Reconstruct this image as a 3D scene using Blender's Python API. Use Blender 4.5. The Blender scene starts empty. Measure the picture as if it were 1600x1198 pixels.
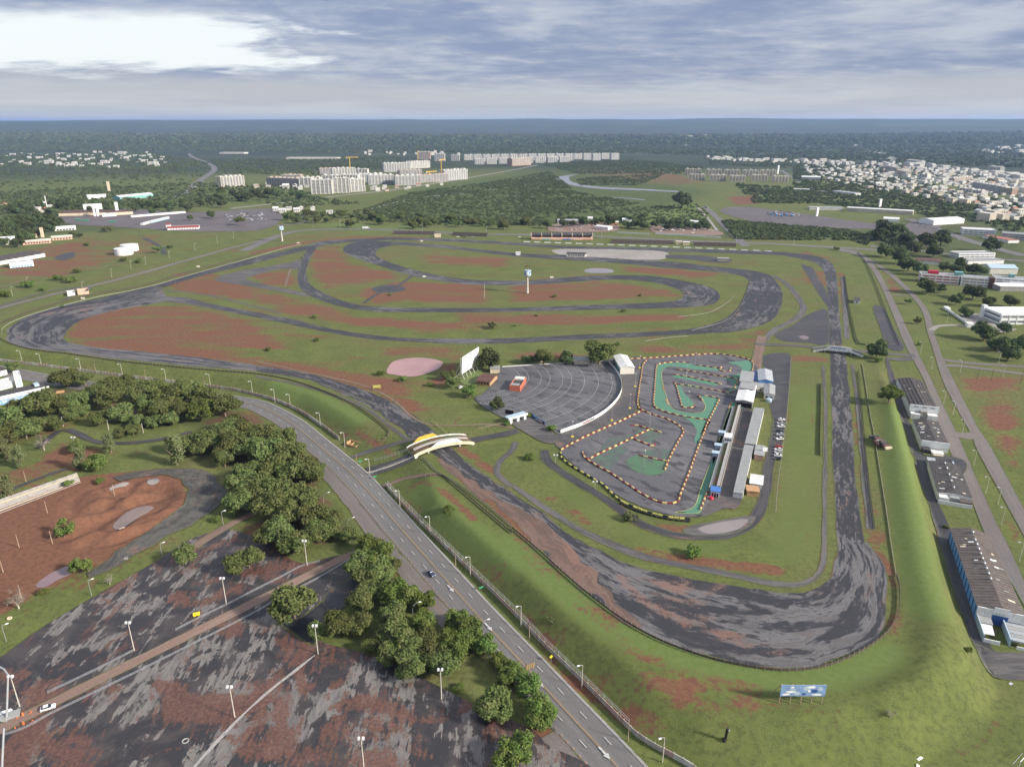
import bpy, bmesh, math, random
import numpy as np
from mathutils import Vector, Matrix
from mathutils.geometry import tessellate_polygon
R = math.radians
random.seed(7); RNG = np.random.default_rng(7)
scene = bpy.context.scene
COL = scene.collection

# ------------------------------------------------------------------ camera
CAMH, FPX, HZ = 170.0, 1110.0, 190.0
PITCH = math.atan((599 - HZ) / FPX)
CP, SP = math.cos(PITCH), math.sin(PITCH)
cam_d = bpy.data.cameras.new('camera'); cam = bpy.data.objects.new('camera', cam_d); COL.objects.link(cam)
cam.location = (0, 0, CAMH); cam.rotation_euler = (math.pi / 2 - PITCH, 0, 0)
cam_d.sensor_fit = 'HORIZONTAL'; cam_d.sensor_width = 36; cam_d.lens = 36 * FPX / 1600
cam_d.clip_start = 1; cam_d.clip_end = 120000
scene.camera = cam

# ------------------------------------------------------------------ light
SUN_EL, SUN_AZ = 27.0, 112.0          # azimuth clockwise from +Y (camera looks +Y): from the right, a little behind
SUN_STRENGTH, SUN_ANGLE = 4.8, 7.0
SKY_STRENGTH, EXPOSURE = 0.1, 0.70
sd = bpy.data.lights.new('sun', 'SUN'); sun = bpy.data.objects.new('sun', sd); COL.objects.link(sun)
sd.energy = SUN_STRENGTH; sd.angle = R(SUN_ANGLE); sd.color = (1.0, 0.93, 0.83)
_d = Vector((math.sin(R(SUN_AZ)) * math.cos(R(SUN_EL)), math.cos(R(SUN_AZ)) * math.cos(R(SUN_EL)), math.sin(R(SUN_EL))))
sun.rotation_euler = _d.to_track_quat('Z', 'Y').to_euler(); sun.location = (300, -100, 400)

def nodes_of(nt):
    N, L = nt.nodes, nt.links
    def n(t, **kw):
        o = N.new(t)
        for k, v in kw.items():
            if k.startswith('i_'):
                key = k[2:]
                key = int(key) if key.isdigit() else key.replace('_', ' ')
                if hasattr(v, 'is_output') or isinstance(v, bpy.types.NodeSocket): L.new(v, o.inputs[key])
                else: o.inputs[key].default_value = v
            else: setattr(o, k, v)
        return o
    def math_(op, a, b=0.0, clamp=False):
        m = n('ShaderNodeMath', operation=op, use_clamp=clamp)
        for i, s in enumerate((a, b)):
            if isinstance(s, bpy.types.NodeSocket): L.new(s, m.inputs[i])
            else: m.inputs[i].default_value = s
        return m.outputs[0]
    def sstep(v, lo, hi):
        m = n('ShaderNodeMapRange', interpolation_type='SMOOTHSTEP')
        L.new(v, m.inputs[0]); m.inputs[1].default_value = lo; m.inputs[2].default_value = hi
        return m.outputs[0]
    def mix(f, a, b):
        m = n('ShaderNodeMix', data_type='RGBA')
        for i, s in ((0, f), (6, a), (7, b)):
            if isinstance(s, bpy.types.NodeSocket): L.new(s, m.inputs[i])
            elif i == 0: m.inputs[0].default_value = s
            else: m.inputs[i].default_value = (*s, 1) if len(s) == 3 else s
        return m.outputs[2]
    def noise(vec, scale, detail=4, rough=0.55, dist=0.0):
        m = n('ShaderNodeTexNoise'); m.inputs['Scale'].default_value = scale; m.inputs['Detail'].default_value = detail
        m.inputs['Roughness'].default_value = rough; m.inputs['Distortion'].default_value = dist
        if vec is not None: L.new(vec, m.inputs['Vector'])
        return m.outputs['Fac']
    def scalev(vec, s, loc=(0, 0, 0), rot=(0, 0, 0)):
        m = n('ShaderNodeMapping'); L.new(vec, m.inputs[0]); m.inputs['Scale'].default_value = s
        m.inputs['Location'].default_value = loc; m.inputs['Rotation'].default_value = rot
        return m.outputs[0]
    return N, L, n, math_, sstep, mix, noise, scalev

world = bpy.data.worlds.new('World'); scene.world = world; world.use_nodes = True
def build_world():
    nt = world.node_tree; nt.nodes.clear()
    N, L, n, math_, sstep, mix, noise, scalev = nodes_of(nt)
    tc = n('ShaderNodeTexCoord'); sep = n('ShaderNodeSeparateXYZ'); L.new(tc.outputs['Generated'], sep.inputs[0])
    sky = n('ShaderNodeTexSky', sky_type='NISHITA'); sky.sun_disc = False
    sky.sun_elevation = R(SUN_EL); sky.sun_rotation = R(SUN_AZ); sky.air_density = 1.2; sky.dust_density = 2.5; sky.altitude = 1100
    X, Y, Z = sep.outputs
    az = math_('ARCTAN2', X, Y)                       # 0 straight ahead, + to the right
    zc = math_('MAXIMUM', Z, 0.0)
    # cloud deck seen in perspective: coordinates on a plane above
    den = math_('ADD', zc, 0.085)
    cmb = n('ShaderNodeCombineXYZ'); L.new(math_('DIVIDE', X, den), cmb.inputs[0]); L.new(math_('DIVIDE', Y, den), cmb.inputs[1])
    cv = cmb.outputs[0]
    n1 = noise(scalev(cv, (0.42, 0.36, 1), (3.1, 7.7, 0)), 1.0, 9, 0.60, 0.5)
    n2 = noise(scalev(cv, (1.2, 1.2, 1), (9.4, 1.2, 0)), 1.0, 8, 0.62, 0.3)
    ndet = noise(scalev(cv, (2.6, 3.4, 1)), 1.0, 6, 0.6)
    # open bright gap towards the left, above the low haze bank
    wob = math_('MULTIPLY', math_('SUBTRACT', n2, 0.5), 0.50)
    gx = math_('ADD', az, wob)
    gz = math_('ADD', zc, math_('MULTIPLY', math_('SUBTRACT', n1, 0.5), 0.085))
    gz = math_('ADD', gz, math_('MULTIPLY', math_('SUBTRACT', ndet, 0.5), 0.016))
    g1 = math_('MULTIPLY', sstep(gx, -0.24, -0.34), sstep(gx, -1.5, -1.1))
    g2 = math_('MULTIPLY', sstep(gz, 0.044, 0.058), sstep(gz, 0.120, 0.100))
    gap = math_('MULTIPLY', g1, g2)
    # blue-grey cloud tones
    t = sstep(math_('ADD', math_('ADD', math_('MULTIPLY', n1, 0.45), math_('MULTIPLY', n2, 0.33)), math_('MULTIPLY', ndet, 0.22)), 0.41, 0.60)
    dark = (1.50, 1.85, 2.95); light = (3.25, 3.48, 4.05)
    c = mix(t, dark, light)
    wisps = math_('MULTIPLY', sstep(ndet, 0.56, 0.74), 0.35)
    c = mix(wisps, c, (3.9, 4.0, 4.25))
    # low pale stratus bank near the horizon
    sv = n('ShaderNodeCombineXYZ'); L.new(az, sv.inputs[0]); L.new(math_('MULTIPLY', zc, 22.0), sv.inputs[1])
    ns = noise(scalev(sv.outputs[0], (2.2, 1.5, 1), (1.7, 0.3, 0)), 1.0, 7, 0.6, 0.4)
    bank = sstep(math_('ADD', zc, math_('MULTIPLY', math_('SUBTRACT', ns, 0.5), 0.09)), 0.066, 0.022)
    c = mix(bank, c, mix(sstep(ns, 0.36, 0.62), (3.10, 3.16, 3.50), (3.95, 3.98, 4.12)))
    c = mix(gap, c, (5.9, 6.1, 6.2))
    # overcast dome brighter overhead, broken by the clear sky behind the deck
    c = mix(sstep(Z, 0.16, 0.7), c, mix(t, (3.0, 3.5, 4.8), (5.2, 5.4, 5.9)))
    c = mix(0.10, c, sky.outputs[0])
    bg = n('ShaderNodeBackground', i_Strength=SKY_STRENGTH); L.new(c, bg.inputs[0])
    out = n('ShaderNodeOutputWorld'); L.new(bg.outputs[0], out.inputs[0])
build_world()
vs = scene.view_settings
vs.view_transform = 'Standard'; vs.look = 'None'; vs.gamma = 1; vs.use_curve_mapping = False; vs.exposure = EXPOSURE
cy = scene.cycles
cy.use_denoising = True
try: cy.denoiser = 'OPENIMAGEDENOISE'; cy.denoising_input_passes = 'RGB_ALBEDO_NORMAL'
except Exception: pass
cy.max_bounces = 5; cy.diffuse_bounces = 2; cy.glossy_bounces = 2; cy.transmission_bounces = 2; cy.volume_bounces = 0
cy.transparent_max_bounces = 6; cy.caustics_reflective = False; cy.caustics_refractive = False
cy.use_adaptive_sampling = True; cy.adaptive_threshold = 0.02

# ------------------------------------------------------------------ relief of the ground
def ray(px, py):
    x = (px - 800) / FPX; y = -(py - 599) / FPX
    return x, CP + y * SP, -SP + y * CP
def G(px, py, z=0.0):
    dx, dy, dz = ray(px, py); t = (z - CAMH) / dz
    return (dx * t, dy * t)
DROP = 7.0
FOOT_PX = [(-160,548,9),(0,564,9),(87,575,10),(195,589,11),(320,604,12),(399,619,13),(455,637,13),(500,665,13),(530,687,14),(560,715,26),(585,745,30),
  (612,768,20),(650,812,12),(712,872,12),(800,958,12),(850,1010,12),(912,1070,13),(980,1138,14),(1012,1163,15),(1075,1198,17),(1200,1255,24),(1380,1235,22),
  (1450,1185,20),(1500,1160,18),(1537,1130,14),(1555,1090,12),(1550,1053,10),(1525,1010,9),(1500,955,8),(1482,900,8),(1462,825,8),(1445,770,8),(1425,707,8),(1407,650,8),(1392,600,8),(1384,560,8)]
FOOT = np.array([(*G(a, b, -DROP), w) for a, b, w in FOOT_PX])
LOWPOLY = [tuple(p[:2]) for p in FOOT] + [(330, 620), (1500, 620), (1500, -400), (-1500, -400), (-1500, float(FOOT[0][1]))]
def in_poly(x, y, poly):
    x = np.asarray(x, float); y = np.asarray(y, float); r = np.zeros(x.shape, bool); n = len(poly)
    for i in range(n):
        x0, y0 = poly[i]; x1, y1 = poly[(i + 1) % n]
        if y0 == y1: continue
        c = ((y0 > y) != (y1 > y)) & (x < (x1 - x0) * (y - y0) / (y1 - y0) + x0)
        r ^= c
    return r
def dist_line(x, y, pts, vals=None):
    best = np.full(x.shape, 1e9); bv = np.zeros(x.shape)
    for i in range(len(pts) - 1):
        ax, ay = pts[i][:2]; bx, by = pts[i + 1][:2]; dx, dy = bx - ax, by - ay
        t = np.clip(((x - ax) * dx + (y - ay) * dy) / (dx * dx + dy * dy + 1e-9), 0, 1)
        d = np.hypot(x - ax - t * dx, y - ay - t * dy); m = d < best
        best = np.where(m, d, best)
        if vals is not None: bv = np.where(m, vals[i] * (1 - t) + vals[i + 1] * t, bv)
    return best, bv
def vnoise(x, y, s, seed=0):
    x = np.asarray(x, float) / s + seed * 17.13; y = np.asarray(y, float) / s + seed * 7.77
    xi = np.floor(x); yi = np.floor(y); fx = x - xi; fy = y - yi; fx = fx * fx * (3 - 2 * fx); fy = fy * fy * (3 - 2 * fy)
    def h(a, b):
        v = np.sin(a * 127.1 + b * 311.7 + seed * 74.7) * 43758.5453
        return v - np.floor(v)
    return (h(xi, yi) * (1 - fx) + h(xi + 1, yi) * fx) * (1 - fy) + (h(xi, yi + 1) * (1 - fx) + h(xi + 1, yi + 1) * fx) * fy
def sst(v, a, b):
    t = np.clip((v - a) / (b - a), 0, 1); return t * t * (3 - 2 * t)
RIDGE = [G(*p) for p in [(1396,600),(1404,700),(1418,790),(1440,900),(1466,985),(1462,1035),(1437,1075),(1387,1100)]]
PUD = [G(a, b, -DROP) for a, b in [(182,822),(200,808),(222,796),(238,793)]]
PIT = [G(a, b, -DROP) for a, b in [(90,790),(130,765),(190,745),(270,750),(292,775),(285,800),(240,830),(190,850),(110,870),(85,850)]]
def height_np(x, y):
    x = np.asarray(x, float); y = np.asarray(y, float)
    drop = DROP * np.where(x > 60, 1 - sst(y, 330, 560), 1.0)
    low = in_poly(x, y, LOWPOLY)
    z = np.zeros(x.shape)
    near = (y < 760) & (y > -500) & (np.abs(x) < 1600)
    d = np.full(x.shape, 1e9); w = np.ones(x.shape)
    if near.any():
        dd, ww = dist_line(x[near], y[near], FOOT, FOOT[:, 2]); d[near] = dd; w[near] = ww
    q = np.clip(d / w, 0, 1); slope = -drop * (1 - (0.75 * q + 0.25 * q * q * (3 - 2 * q)))
    z = np.where(low & near, -drop, np.where(near, slope, 0))
    if near.any():
        dr, _ = dist_line(x[near], y[near], RIDGE)
        b = 2.2 * np.exp(-(dr / 6.5) ** 2) * np.where(low[near], 0, 1) * sst(d[near], 0, 6)
        z[near] += b
        # heaps and ruts of the dirt bowl
        m = in_poly(x, y, PIT) & near
        if m.any():
            e, _ = dist_line(x[m], y[m], PIT + PIT[:1])
            dp, _ = dist_line(x[m], y[m], PUD); kp = sst(dp, 3.5, 9)
            z[m] += -0.25 * (1 - kp) + kp * np.clip(e / 7, 0, 1) * ((vnoise(x[m] * 0.75 + y[m] * 0.66, (y[m] * 0.75 - x[m] * 0.66) * 2.2, 14, 3) - 0.55) * 6.0 + (vnoise(x[m], y[m], 5, 5) - 0.5) * 1.0)
    # far land: shallow valley, then the plateau that makes the skyline
    far = np.hypot(x, y)
    a = np.arctan2(x, np.maximum(y, 1))
    z = z + sst(far, 1500, 5200) * -25 * (1 - sst(far, 6000, 9000))
    ridge_h = 200 + 26 * np.sin(a * 2.2 + 0.9) + 18 * (vnoise(a * 900, a * 0 + 3.3, 40, 2) - 0.5)
    und = 20 * (vnoise(x, y, 2600, 8) - 0.5) + 8 * (vnoise(x, y, 900, 9) - 0.5)
    z = z + sst(far, 8500, 17500) * ridge_h + sst(far, 3500, 6500) * und
    return z
_hx = np.arange(-760, 860, 2.0); _hy = np.arange(60, 1260, 2.0)
_HM = height_np(*np.meshgrid(_hx, _hy))
def H(x, y):
    if _hx[0] <= x < _hx[-1] and _hy[0] <= y < _hy[-1]:
        fx = (x - _hx[0]) / 2; fy = (y - _hy[0]) / 2; i = int(fx); j = int(fy); fx -= i; fy -= j
        return float((_HM[j, i] * (1 - fx) + _HM[j, i + 1] * fx) * (1 - fy) + (_HM[j + 1, i] * (1 - fx) + _HM[j + 1, i + 1] * fx) * fy)
    return float(height_np(np.array([x]), np.array([y]))[0])
def P(px, py, up=0.0):
    """the spot of ground seen at a pixel of the photograph"""
    z = 0.0
    for _ in range(7):
        x, y = G(px, py, z + up); z = 0.5 * z + 0.5 * H(x, y)
    x, y = G(px, py, z + up)
    return Vector((x, y, H(x, y)))
def spline(pts, step=None, n=None, closed=False):
    """Catmull-Rom through points (any dimension), resampled evenly"""
    p = [np.array(q, float) for q in pts]
    if len(p) < 2: return p
    if closed: ext = [p[-1]] + p + [p[0], p[1]]
    else: ext = [2 * p[0] - p[1]] + p + [2 * p[-1] - p[-2]]
    out = []
    for i in range(1, len(ext) - 2):
        a, b, c, d = ext[i - 1:i + 3]
        for k in range(10):
            t = k / 10
            out.append(0.5 * ((2 * b) + (-a + c) * t + (2 * a - 5 * b + 4 * c - d) * t * t + (-a + 3 * b - 3 * c + d) * t ** 3))
    out.append(ext[-2])
    out = np.array(out); seg = np.r_[0, np.cumsum(np.hypot(*(np.diff(out[:, :2], axis=0).T)))]
    if n is None: n = max(2, int(round(seg[-1] / step)) + 1)
    s = np.linspace(0, seg[-1], n)
    return np.stack([np.interp(s, seg, out[:, k]) for k in range(out.shape[1])], 1)
# ------------------------------------------------------------------ materials
MATS = {}
def new_mat(name):
    m = bpy.data.materials.new(name); m.use_nodes = True; m.node_tree.nodes.clear()
    MATS[name] = m
    return m, nodes_of(m.node_tree)
def finish(T, col, rough=0.9, bump=None, bstr=0.3, bdist=0.1, metallic=0.0, spec=0.35):
    N, L, n, math_, sstep, mix, noise, scalev = T
    b = n('ShaderNodeBsdfPrincipled')
    for key, v in (('Base Color', col), ('Roughness', rough), ('Metallic', metallic), ('Specular IOR Level', spec)):
        if isinstance(v, bpy.types.NodeSocket): L.new(v, b.inputs[key])
        else: b.inputs[key].default_value = (*v, 1) if isinstance(v, tuple) and len(v) == 3 else v
    if bump is not None:
        bp = n('ShaderNodeBump', i_Strength=bstr, i_Distance=bdist); L.new(bump, bp.inputs['Height']); L.new(bp.outputs[0], b.inputs['Normal'])
    o = n('ShaderNodeOutputMaterial'); L.new(b.outputs[0], o.inputs[0])
    return b
def simple(name, col, rough=0.8, var=0.18, scale=0.6, metallic=0.0, stain=None, streak=False, spec=0.35):
    """painted / mineral surface with weathering"""
    m, T = new_mat(name); N, L, n, math_, sstep, mix, noise, scalev = T
    g = n('ShaderNodeNewGeometry').outputs['Position']
    a = noise(g, scale, 6, 0.65); f = noise(g, scale * 9, 3, 0.6)
    hi = tuple(min(1, c * (1 + var)) for c in col); lo = tuple(c * (1 - var) for c in col)
    c = mix(sstep(a, 0.3, 0.7), lo, hi); c = mix(math_('MULTIPLY', f, 0.25), c, tuple(x * 0.6 for x in col))
    if stain:
        v = scalev(g, (1, 1, 0.18)) if streak else g
        s = noise(v, scale * 2.3, 7, 0.7); c = mix(math_('MULTIPLY', sstep(s, 0.5, 0.68), 0.75), c, stain)
    finish(T, c, rough, f, 0.15, 0.03, metallic, spec)
    return m
def pos(n): return n('ShaderNodeNewGeometry').outputs['Position']

GRASS_A, GRASS_B, GRASS_C = (0.086, 0.107, 0.030), (0.124, 0.144, 0.040), (0.138, 0.120, 0.054)
SOIL_A, SOIL_B = (0.180, 0.078, 0.049), (0.122, 0.056, 0.038)
def mk_ground():
    m, T = new_mat('ground'); N, L, n, math_, sstep, mix, noise, scalev = T
    g = pos(n)
    def at(nm): return n('ShaderNodeAttribute', attribute_name=nm).outputs['Fac']
    soil, lush, wood, scrub = at('soil'), at('lush'), at('wood'), at('scrub')
    big = noise(g, 0.010, 6, 0.6, 0.3); mid = noise(g, 0.05, 7, 0.62, 0.5); fine = noise(g, 0.45, 6, 0.65); tiny = noise(g, 2.6, 4, 0.6)
    streak = noise(scalev(g, (0.016, 0.05, 0.05), (4, 2, 0), (0, 0, 0.12)), 1.0, 8, 0.63, 0.6)
    gr = mix(sstep(mid, 0.32, 0.68), GRASS_A, GRASS_B)
    gr = mix(math_('MULTIPLY', sstep(big, 0.46, 0.66), 0.6), gr, GRASS_C)
    gr = mix(math_('MULTIPLY', sstep(fine, 0.42, 0.66), 0.75), gr, (0.058, 0.072, 0.024))
    gr = mix(math_('MULTIPLY', sstep(tiny, 0.48, 0.66), 0.6), gr, (0.150, 0.162, 0.058))
    gr = mix(lush, gr, mix(sstep(fine, 0.35, 0.7), (0.100, 0.140, 0.038), (0.128, 0.164, 0.052)))
    so = mix(sstep(fine, 0.35, 0.7), SOIL_A, SOIL_B)
    so = mix(math_('MULTIPLY', sstep(tiny, 0.52, 0.75), 0.5), so, (0.225, 0.118, 0.080))
    so = mix(math_('MULTIPLY', sstep(mid, 0.55, 0.75), 0.4), so, (0.095, 0.050, 0.040))
    nn = math_('ADD', math_('MULTIPLY', streak, 0.62), math_('MULTIPLY', fine, 0.38))
    sm = math_('ADD', soil, math_('MULTIPLY', math_('SUBTRACT', nn, 0.5), 2.7))
    sm = math_('MULTIPLY', sstep(sm, 0.40, 0.72), sstep(soil, 0.01, 0.10))
    c = mix(math_('MULTIPLY', sm, 0.93), gr, so)
    # scrub and woodland floor
    sc = mix(sstep(mid, 0.35, 0.65), (0.058, 0.082, 0.026), (0.098, 0.128, 0.040))
    c = mix(scrub, c, mix(math_('MULTIPLY', sstep(fine, 0.4, 0.6), 0.6), sc, (0.04, 0.058, 0.02)))
    wb = noise(g, 0.0011, 7, 0.62, 0.4); wm = noise(g, 0.012, 8, 0.7)
    wf = mix(sstep(wm, 0.36, 0.64), (0.017, 0.027, 0.016), (0.045, 0.058, 0.030))
    wl = noise(scalev(g, (0.00035, 0.0016, 0.001)), 1.0, 8, 0.65, 0.3); wf = mix(math_('MULTIPLY', sstep(wl, 0.46, 0.62), 0.5), wf, (0.060, 0.072, 0.038))
    wf = mix(math_('MULTIPLY', sstep(wb, 0.50, 0.66), 0.45), wf, (0.080, 0.092, 0.045))
    c = mix(wood, c, wf)
    hgt = math_('ADD', math_('MULTIPLY', fine, 0.6), math_('MULTIPLY', tiny, 0.4))
    finish(T, c, 0.95, hgt, 0.55, 0.35, spec=0.15)
mk_ground()

def mk_asphalt(name, dark, light, stain, amt=0.5, soilamt=0.0, su=0.02, sv=0.28, rough=0.75, wet=0.0, thr=(0.46, 0.56), edge=0.9, patch=0.35, rot=0.0):
    """UV in metres: u along the way, v across it"""
    m, T = new_mat(name); N, L, n, math_, sstep, mix, noise, scalev = T
    uv = scalev(n('ShaderNodeUVMap').outputs[0], (1, 1, 1), (0, 0, 0), (0, 0, rot)); g = pos(n)
    p1 = noise(scalev(uv, (su, sv, 1)), 1.0, 9, 0.66, 0.7)
    p2 = noise(scalev(uv, (su * 3.2, sv * 2.2, 1), (31, 7, 0)), 1.0, 7, 0.65, 0.5)
    big = noise(g, 0.012, 5, 0.6); fine = noise(g, 0.9, 6, 0.7); tiny = noise(g, 5.0, 3, 0.6)
    p3 = noise(scalev(uv, (su * 9, sv * 5, 1), (3, 77, 0)), 1.0, 5, 0.6, 0.4)
    f = math_('ADD', math_('ADD', math_('MULTIPLY', p1, 0.45), math_('MULTIPLY', p2, 0.35)), math_('MULTIPLY', p3, 0.20))
    f = math_('ADD', f, math_('MULTIPLY', math_('SUBTRACT', big, 0.5), 0.35))
    k = sstep(f, thr[0], thr[1])
    c = mix(math_('MULTIPLY', k, amt), dark, light)
    c = mix(math_('MULTIPLY', sstep(p2, 0.525, 0.57), patch), c, stain)
    if soilamt:
        s = math_('ADD', math_('MULTIPLY', noise(scalev(uv, (su * 1.3, sv * 0.55, 1), (5, 55, 0)), 1.0, 7, 0.62, 0.6), 0.75), math_('MULTIPLY', fine, 0.25))
        c = mix(math_('MULTIPLY', sstep(s, 0.60 - soilamt * 0.16, 0.66 - soilamt * 0.12), 0.8), c, mix(sstep(fine, 0.4, 0.65), (0.19, 0.09, 0.062), (0.25, 0.16, 0.125)))
    c = mix(math_('MULTIPLY', sstep(fine, 0.4, 0.72), 0.35), c, tuple(x * 0.55 for x in dark))
    c = mix(math_('MULTIPLY', tiny, 0.10), c, light)
    if edge:                                             # turf and washed-in earth creeping over the margins
        ed = n('ShaderNodeAttribute', attribute_name='edge').outputs['Fac']; e1 = noise(g, 0.16, 5, 0.6); e2 = noise(g, 1.1, 5, 0.7)
        lim = math_('MULTIPLY', math_('ADD', math_('MULTIPLY', e1, 1.5), math_('SUBTRACT', math_('MULTIPLY', e2, 1.1), 0.85)), edge)
        turf = mix(sstep(e2, 0.38, 0.66), (0.064, 0.078, 0.027), (0.108, 0.118, 0.042)); turf = mix(math_('MULTIPLY', sstep(noise(g, 0.05, 4, 0.6), 0.48, 0.62), 0.7), turf, SOIL_B)
        c = mix(sstep(math_('SUBTRACT', lim, ed), -0.05, 0.12), c, turf)
    r = rough
    if wet:
        wv = n('ShaderNodeMix', data_type='FLOAT'); L.new(math_('MULTIPLY', math_('SUBTRACT', 1.0, k), wet), wv.inputs[0])
        wv.inputs[2].default_value = rough; wv.inputs[3].default_value = 0.28; r = wv.outputs[0]
    finish(T, c, r, fine, 0.2, 0.05, spec=0.35)
mk_asphalt('track_asphalt', (0.026, 0.026, 0.030), (0.150, 0.142, 0.142), (0.058, 0.050, 0.049), 0.9, 0.12, su=0.045, sv=0.26, wet=0.2, thr=(0.515, 0.545))
mk_asphalt('track_old', (0.075, 0.070, 0.070), (0.23, 0.215, 0.20), (0.15, 0.115, 0.10), 0.9, 0.45, wet=0.3)
mk_asphalt('bend_asphalt', (0.026, 0.026, 0.031), (0.150, 0.143, 0.143), (0.058, 0.048, 0.047), 0.9, 0.30, su=0.020, sv=0.14, wet=0.2, thr=(0.485, 0.530))
mk_asphalt('road_asphalt', (0.128, 0.120, 0.117), (0.172, 0.164, 0.160), (0.150, 0.138, 0.133), 0.6, 0.0, su=0.008, sv=0.4, rough=0.85, edge=0)
mk_asphalt('road_brown', (0.135, 0.118, 0.110), (0.185, 0.166, 0.154), (0.155, 0.122, 0.104), 0.6, 0.1, su=0.015, sv=0.35, rough=0.9)
mk_asphalt('service_asphalt', (0.066, 0.062, 0.063), (0.150, 0.140, 0.135), (0.11, 0.095, 0.088), 0.7, 0.2, rough=0.85)
mk_asphalt('dark_asphalt', (0.036, 0.035, 0.039), (0.095, 0.09, 0.09), (0.08, 0.072, 0.07), 0.5, 0.12, wet=0.4)
mk_asphalt('kart_asphalt', (0.098, 0.094, 0.100), (0.160, 0.152, 0.156), (0.036, 0.034, 0.038), 0.8, 0.0, su=0.016, sv=0.075, wet=0.2, edge=0, patch=0.85, rot=0.75)
mk_asphalt('kart_dark', (0.062, 0.058, 0.060), (0.135, 0.122, 0.118), (0.085, 0.070, 0.064), 0.7, 0.25, su=0.05, sv=0.12, wet=0.3, edge=0.6, patch=0.6)
mk_asphalt('lot_asphalt', (0.092, 0.091, 0.096), (0.145, 0.143, 0.146), (0.038, 0.037, 0.041), 0.8, 0.0, su=0.018, sv=0.07, wet=0.2, edge=0, patch=0.75, rot=0.75)
mk_asphalt('far_lot', (0.10, 0.085, 0.088), (0.15, 0.13, 0.13), (0.12, 0.09, 0.085), 0.6, 0.1, su=0.03, sv=0.03)
mk_asphalt('concrete', (0.24, 0.22, 0.20), (0.36, 0.34, 0.31), (0.20, 0.17, 0.15), 0.7, 0.1, su=0.08, sv=0.3, rough=0.9)
mk_asphalt('dirt_path', (0.150, 0.100, 0.078), (0.23, 0.165, 0.13), (0.19, 0.095, 0.065), 0.7, 0.5, rough=0.95)
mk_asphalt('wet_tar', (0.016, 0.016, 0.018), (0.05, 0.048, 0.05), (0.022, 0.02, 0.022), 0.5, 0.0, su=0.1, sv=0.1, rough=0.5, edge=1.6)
mk_asphalt('dirt_margin', (0.105, 0.070, 0.056), (0.190, 0.130, 0.105), (0.150, 0.075, 0.052), 0.7, 0.45, su=0.02, sv=0.16, rough=0.95, edge=0.0)
mk_asphalt('red_lane', (0.20, 0.135, 0.108), (0.27, 0.20, 0.165), (0.21, 0.115, 0.085), 0.7, 0.4, su=0.03, sv=0.5, rough=0.9)
mk_asphalt('gravel_grey', (0.050, 0.048, 0.045), (0.115, 0.112, 0.098), (0.090, 0.060, 0.048), 0.8, 0.35, su=0.12, sv=0.3, rough=0.95)

def mk_worn_lot():
    """abandoned car park: black seal coat peeling off grey asphalt, red earth washed over it, scraped one way"""
    m, T = new_mat('worn_lot'); N, L, n, math_, sstep, mix, noise, scalev = T
    g = pos(n)
    s1 = noise(scalev(g, (0.13, 0.040, 0.1), (2, 5, 0), (0, 0, 0.16)), 1.0, 9, 0.68, 0.6)
    s2 = noise(scalev(g, (0.75, 0.12, 0.1), (9, 1, 0), (0, 0, 0.12)), 1.0, 6, 0.66, 0.3)
    b1 = noise(g, 0.020, 6, 0.6, 0.8); b2 = noise(g, 0.085, 8, 0.68, 0.6); fine = noise(g, 0.9, 6, 0.7); grit = noise(g, 3.2, 4, 0.65)
    base = mix(sstep(b2, 0.42, 0.58), (0.030, 0.028, 0.030), (0.060, 0.050, 0.048))
    grey = mix(sstep(s2, 0.35, 0.65), (0.120, 0.112, 0.108), (0.205, 0.188, 0.175))
    pf = math_('ADD', math_('ADD', math_('MULTIPLY', s1, 0.45), math_('MULTIPLY', b2, 0.35)), math_('MULTIPLY', s2, 0.20))
    gm = math_('ADD', pf, math_('MULTIPLY', math_('SUBTRACT', b1, 0.5), 0.22))
    c = mix(math_('MULTIPLY', sstep(gm, 0.512, 0.522), 0.92), base, grey)
    r0 = noise(scalev(g, (0.03, 0.03, 0.1), (21, 8, 0)), 1.0, 8, 0.66, 1.0)
    rd = math_('ADD', math_('MULTIPLY', r0, 0.72), math_('MULTIPLY', s2, 0.28))
    red = mix(sstep(fine, 0.38, 0.65), (0.088, 0.042, 0.033), (0.165, 0.078, 0.052))
    c = mix(math_('MULTIPLY', sstep(rd, 0.50, 0.545), 0.86), c, red)
    c = mix(math_('MULTIPLY', sstep(grit, 0.5, 0.72), 0.35), c, (0.030, 0.027, 0.027))
    c = mix(math_('MULTIPLY', sstep(grit, 0.42, 0.25), 0.25), c, (0.20, 0.17, 0.15))
    rr = n('ShaderNodeMix', data_type='FLOAT'); L.new(sstep(gm, 0.50, 0.52), rr.inputs[0]); rr.inputs[2].default_value = 0.5; rr.inputs[3].default_value = 0.9
    finish(T, c, rr.outputs[0], fine, 0.25, 0.06)
mk_worn_lot()

def mk_water(name, col, rough=0.08):
    m, T = new_mat(name); N, L, n, math_, sstep, mix, noise, scalev = T
    g = pos(n); a = noise(g, 0.04, 5, 0.6, 0.5); w = noise(g, 0.7, 4, 0.6)
    c = mix(sstep(a, 0.3, 0.7), tuple(x * 0.9 for x in col), tuple(min(1, x * 1.1) for x in col))
    finish(T, c, rough, w, 0.02, 0.02, spec=0.5)
mk_water('pond_water', (0.36, 0.205, 0.19), 0.25)
mk_water('puddle', (0.20, 0.145, 0.125), 0.12)
mk_water('canal_water', (0.22, 0.19, 0.18), 0.2)
mk_water('puddle_violet', (0.20, 0.135, 0.14), 0.1)

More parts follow.
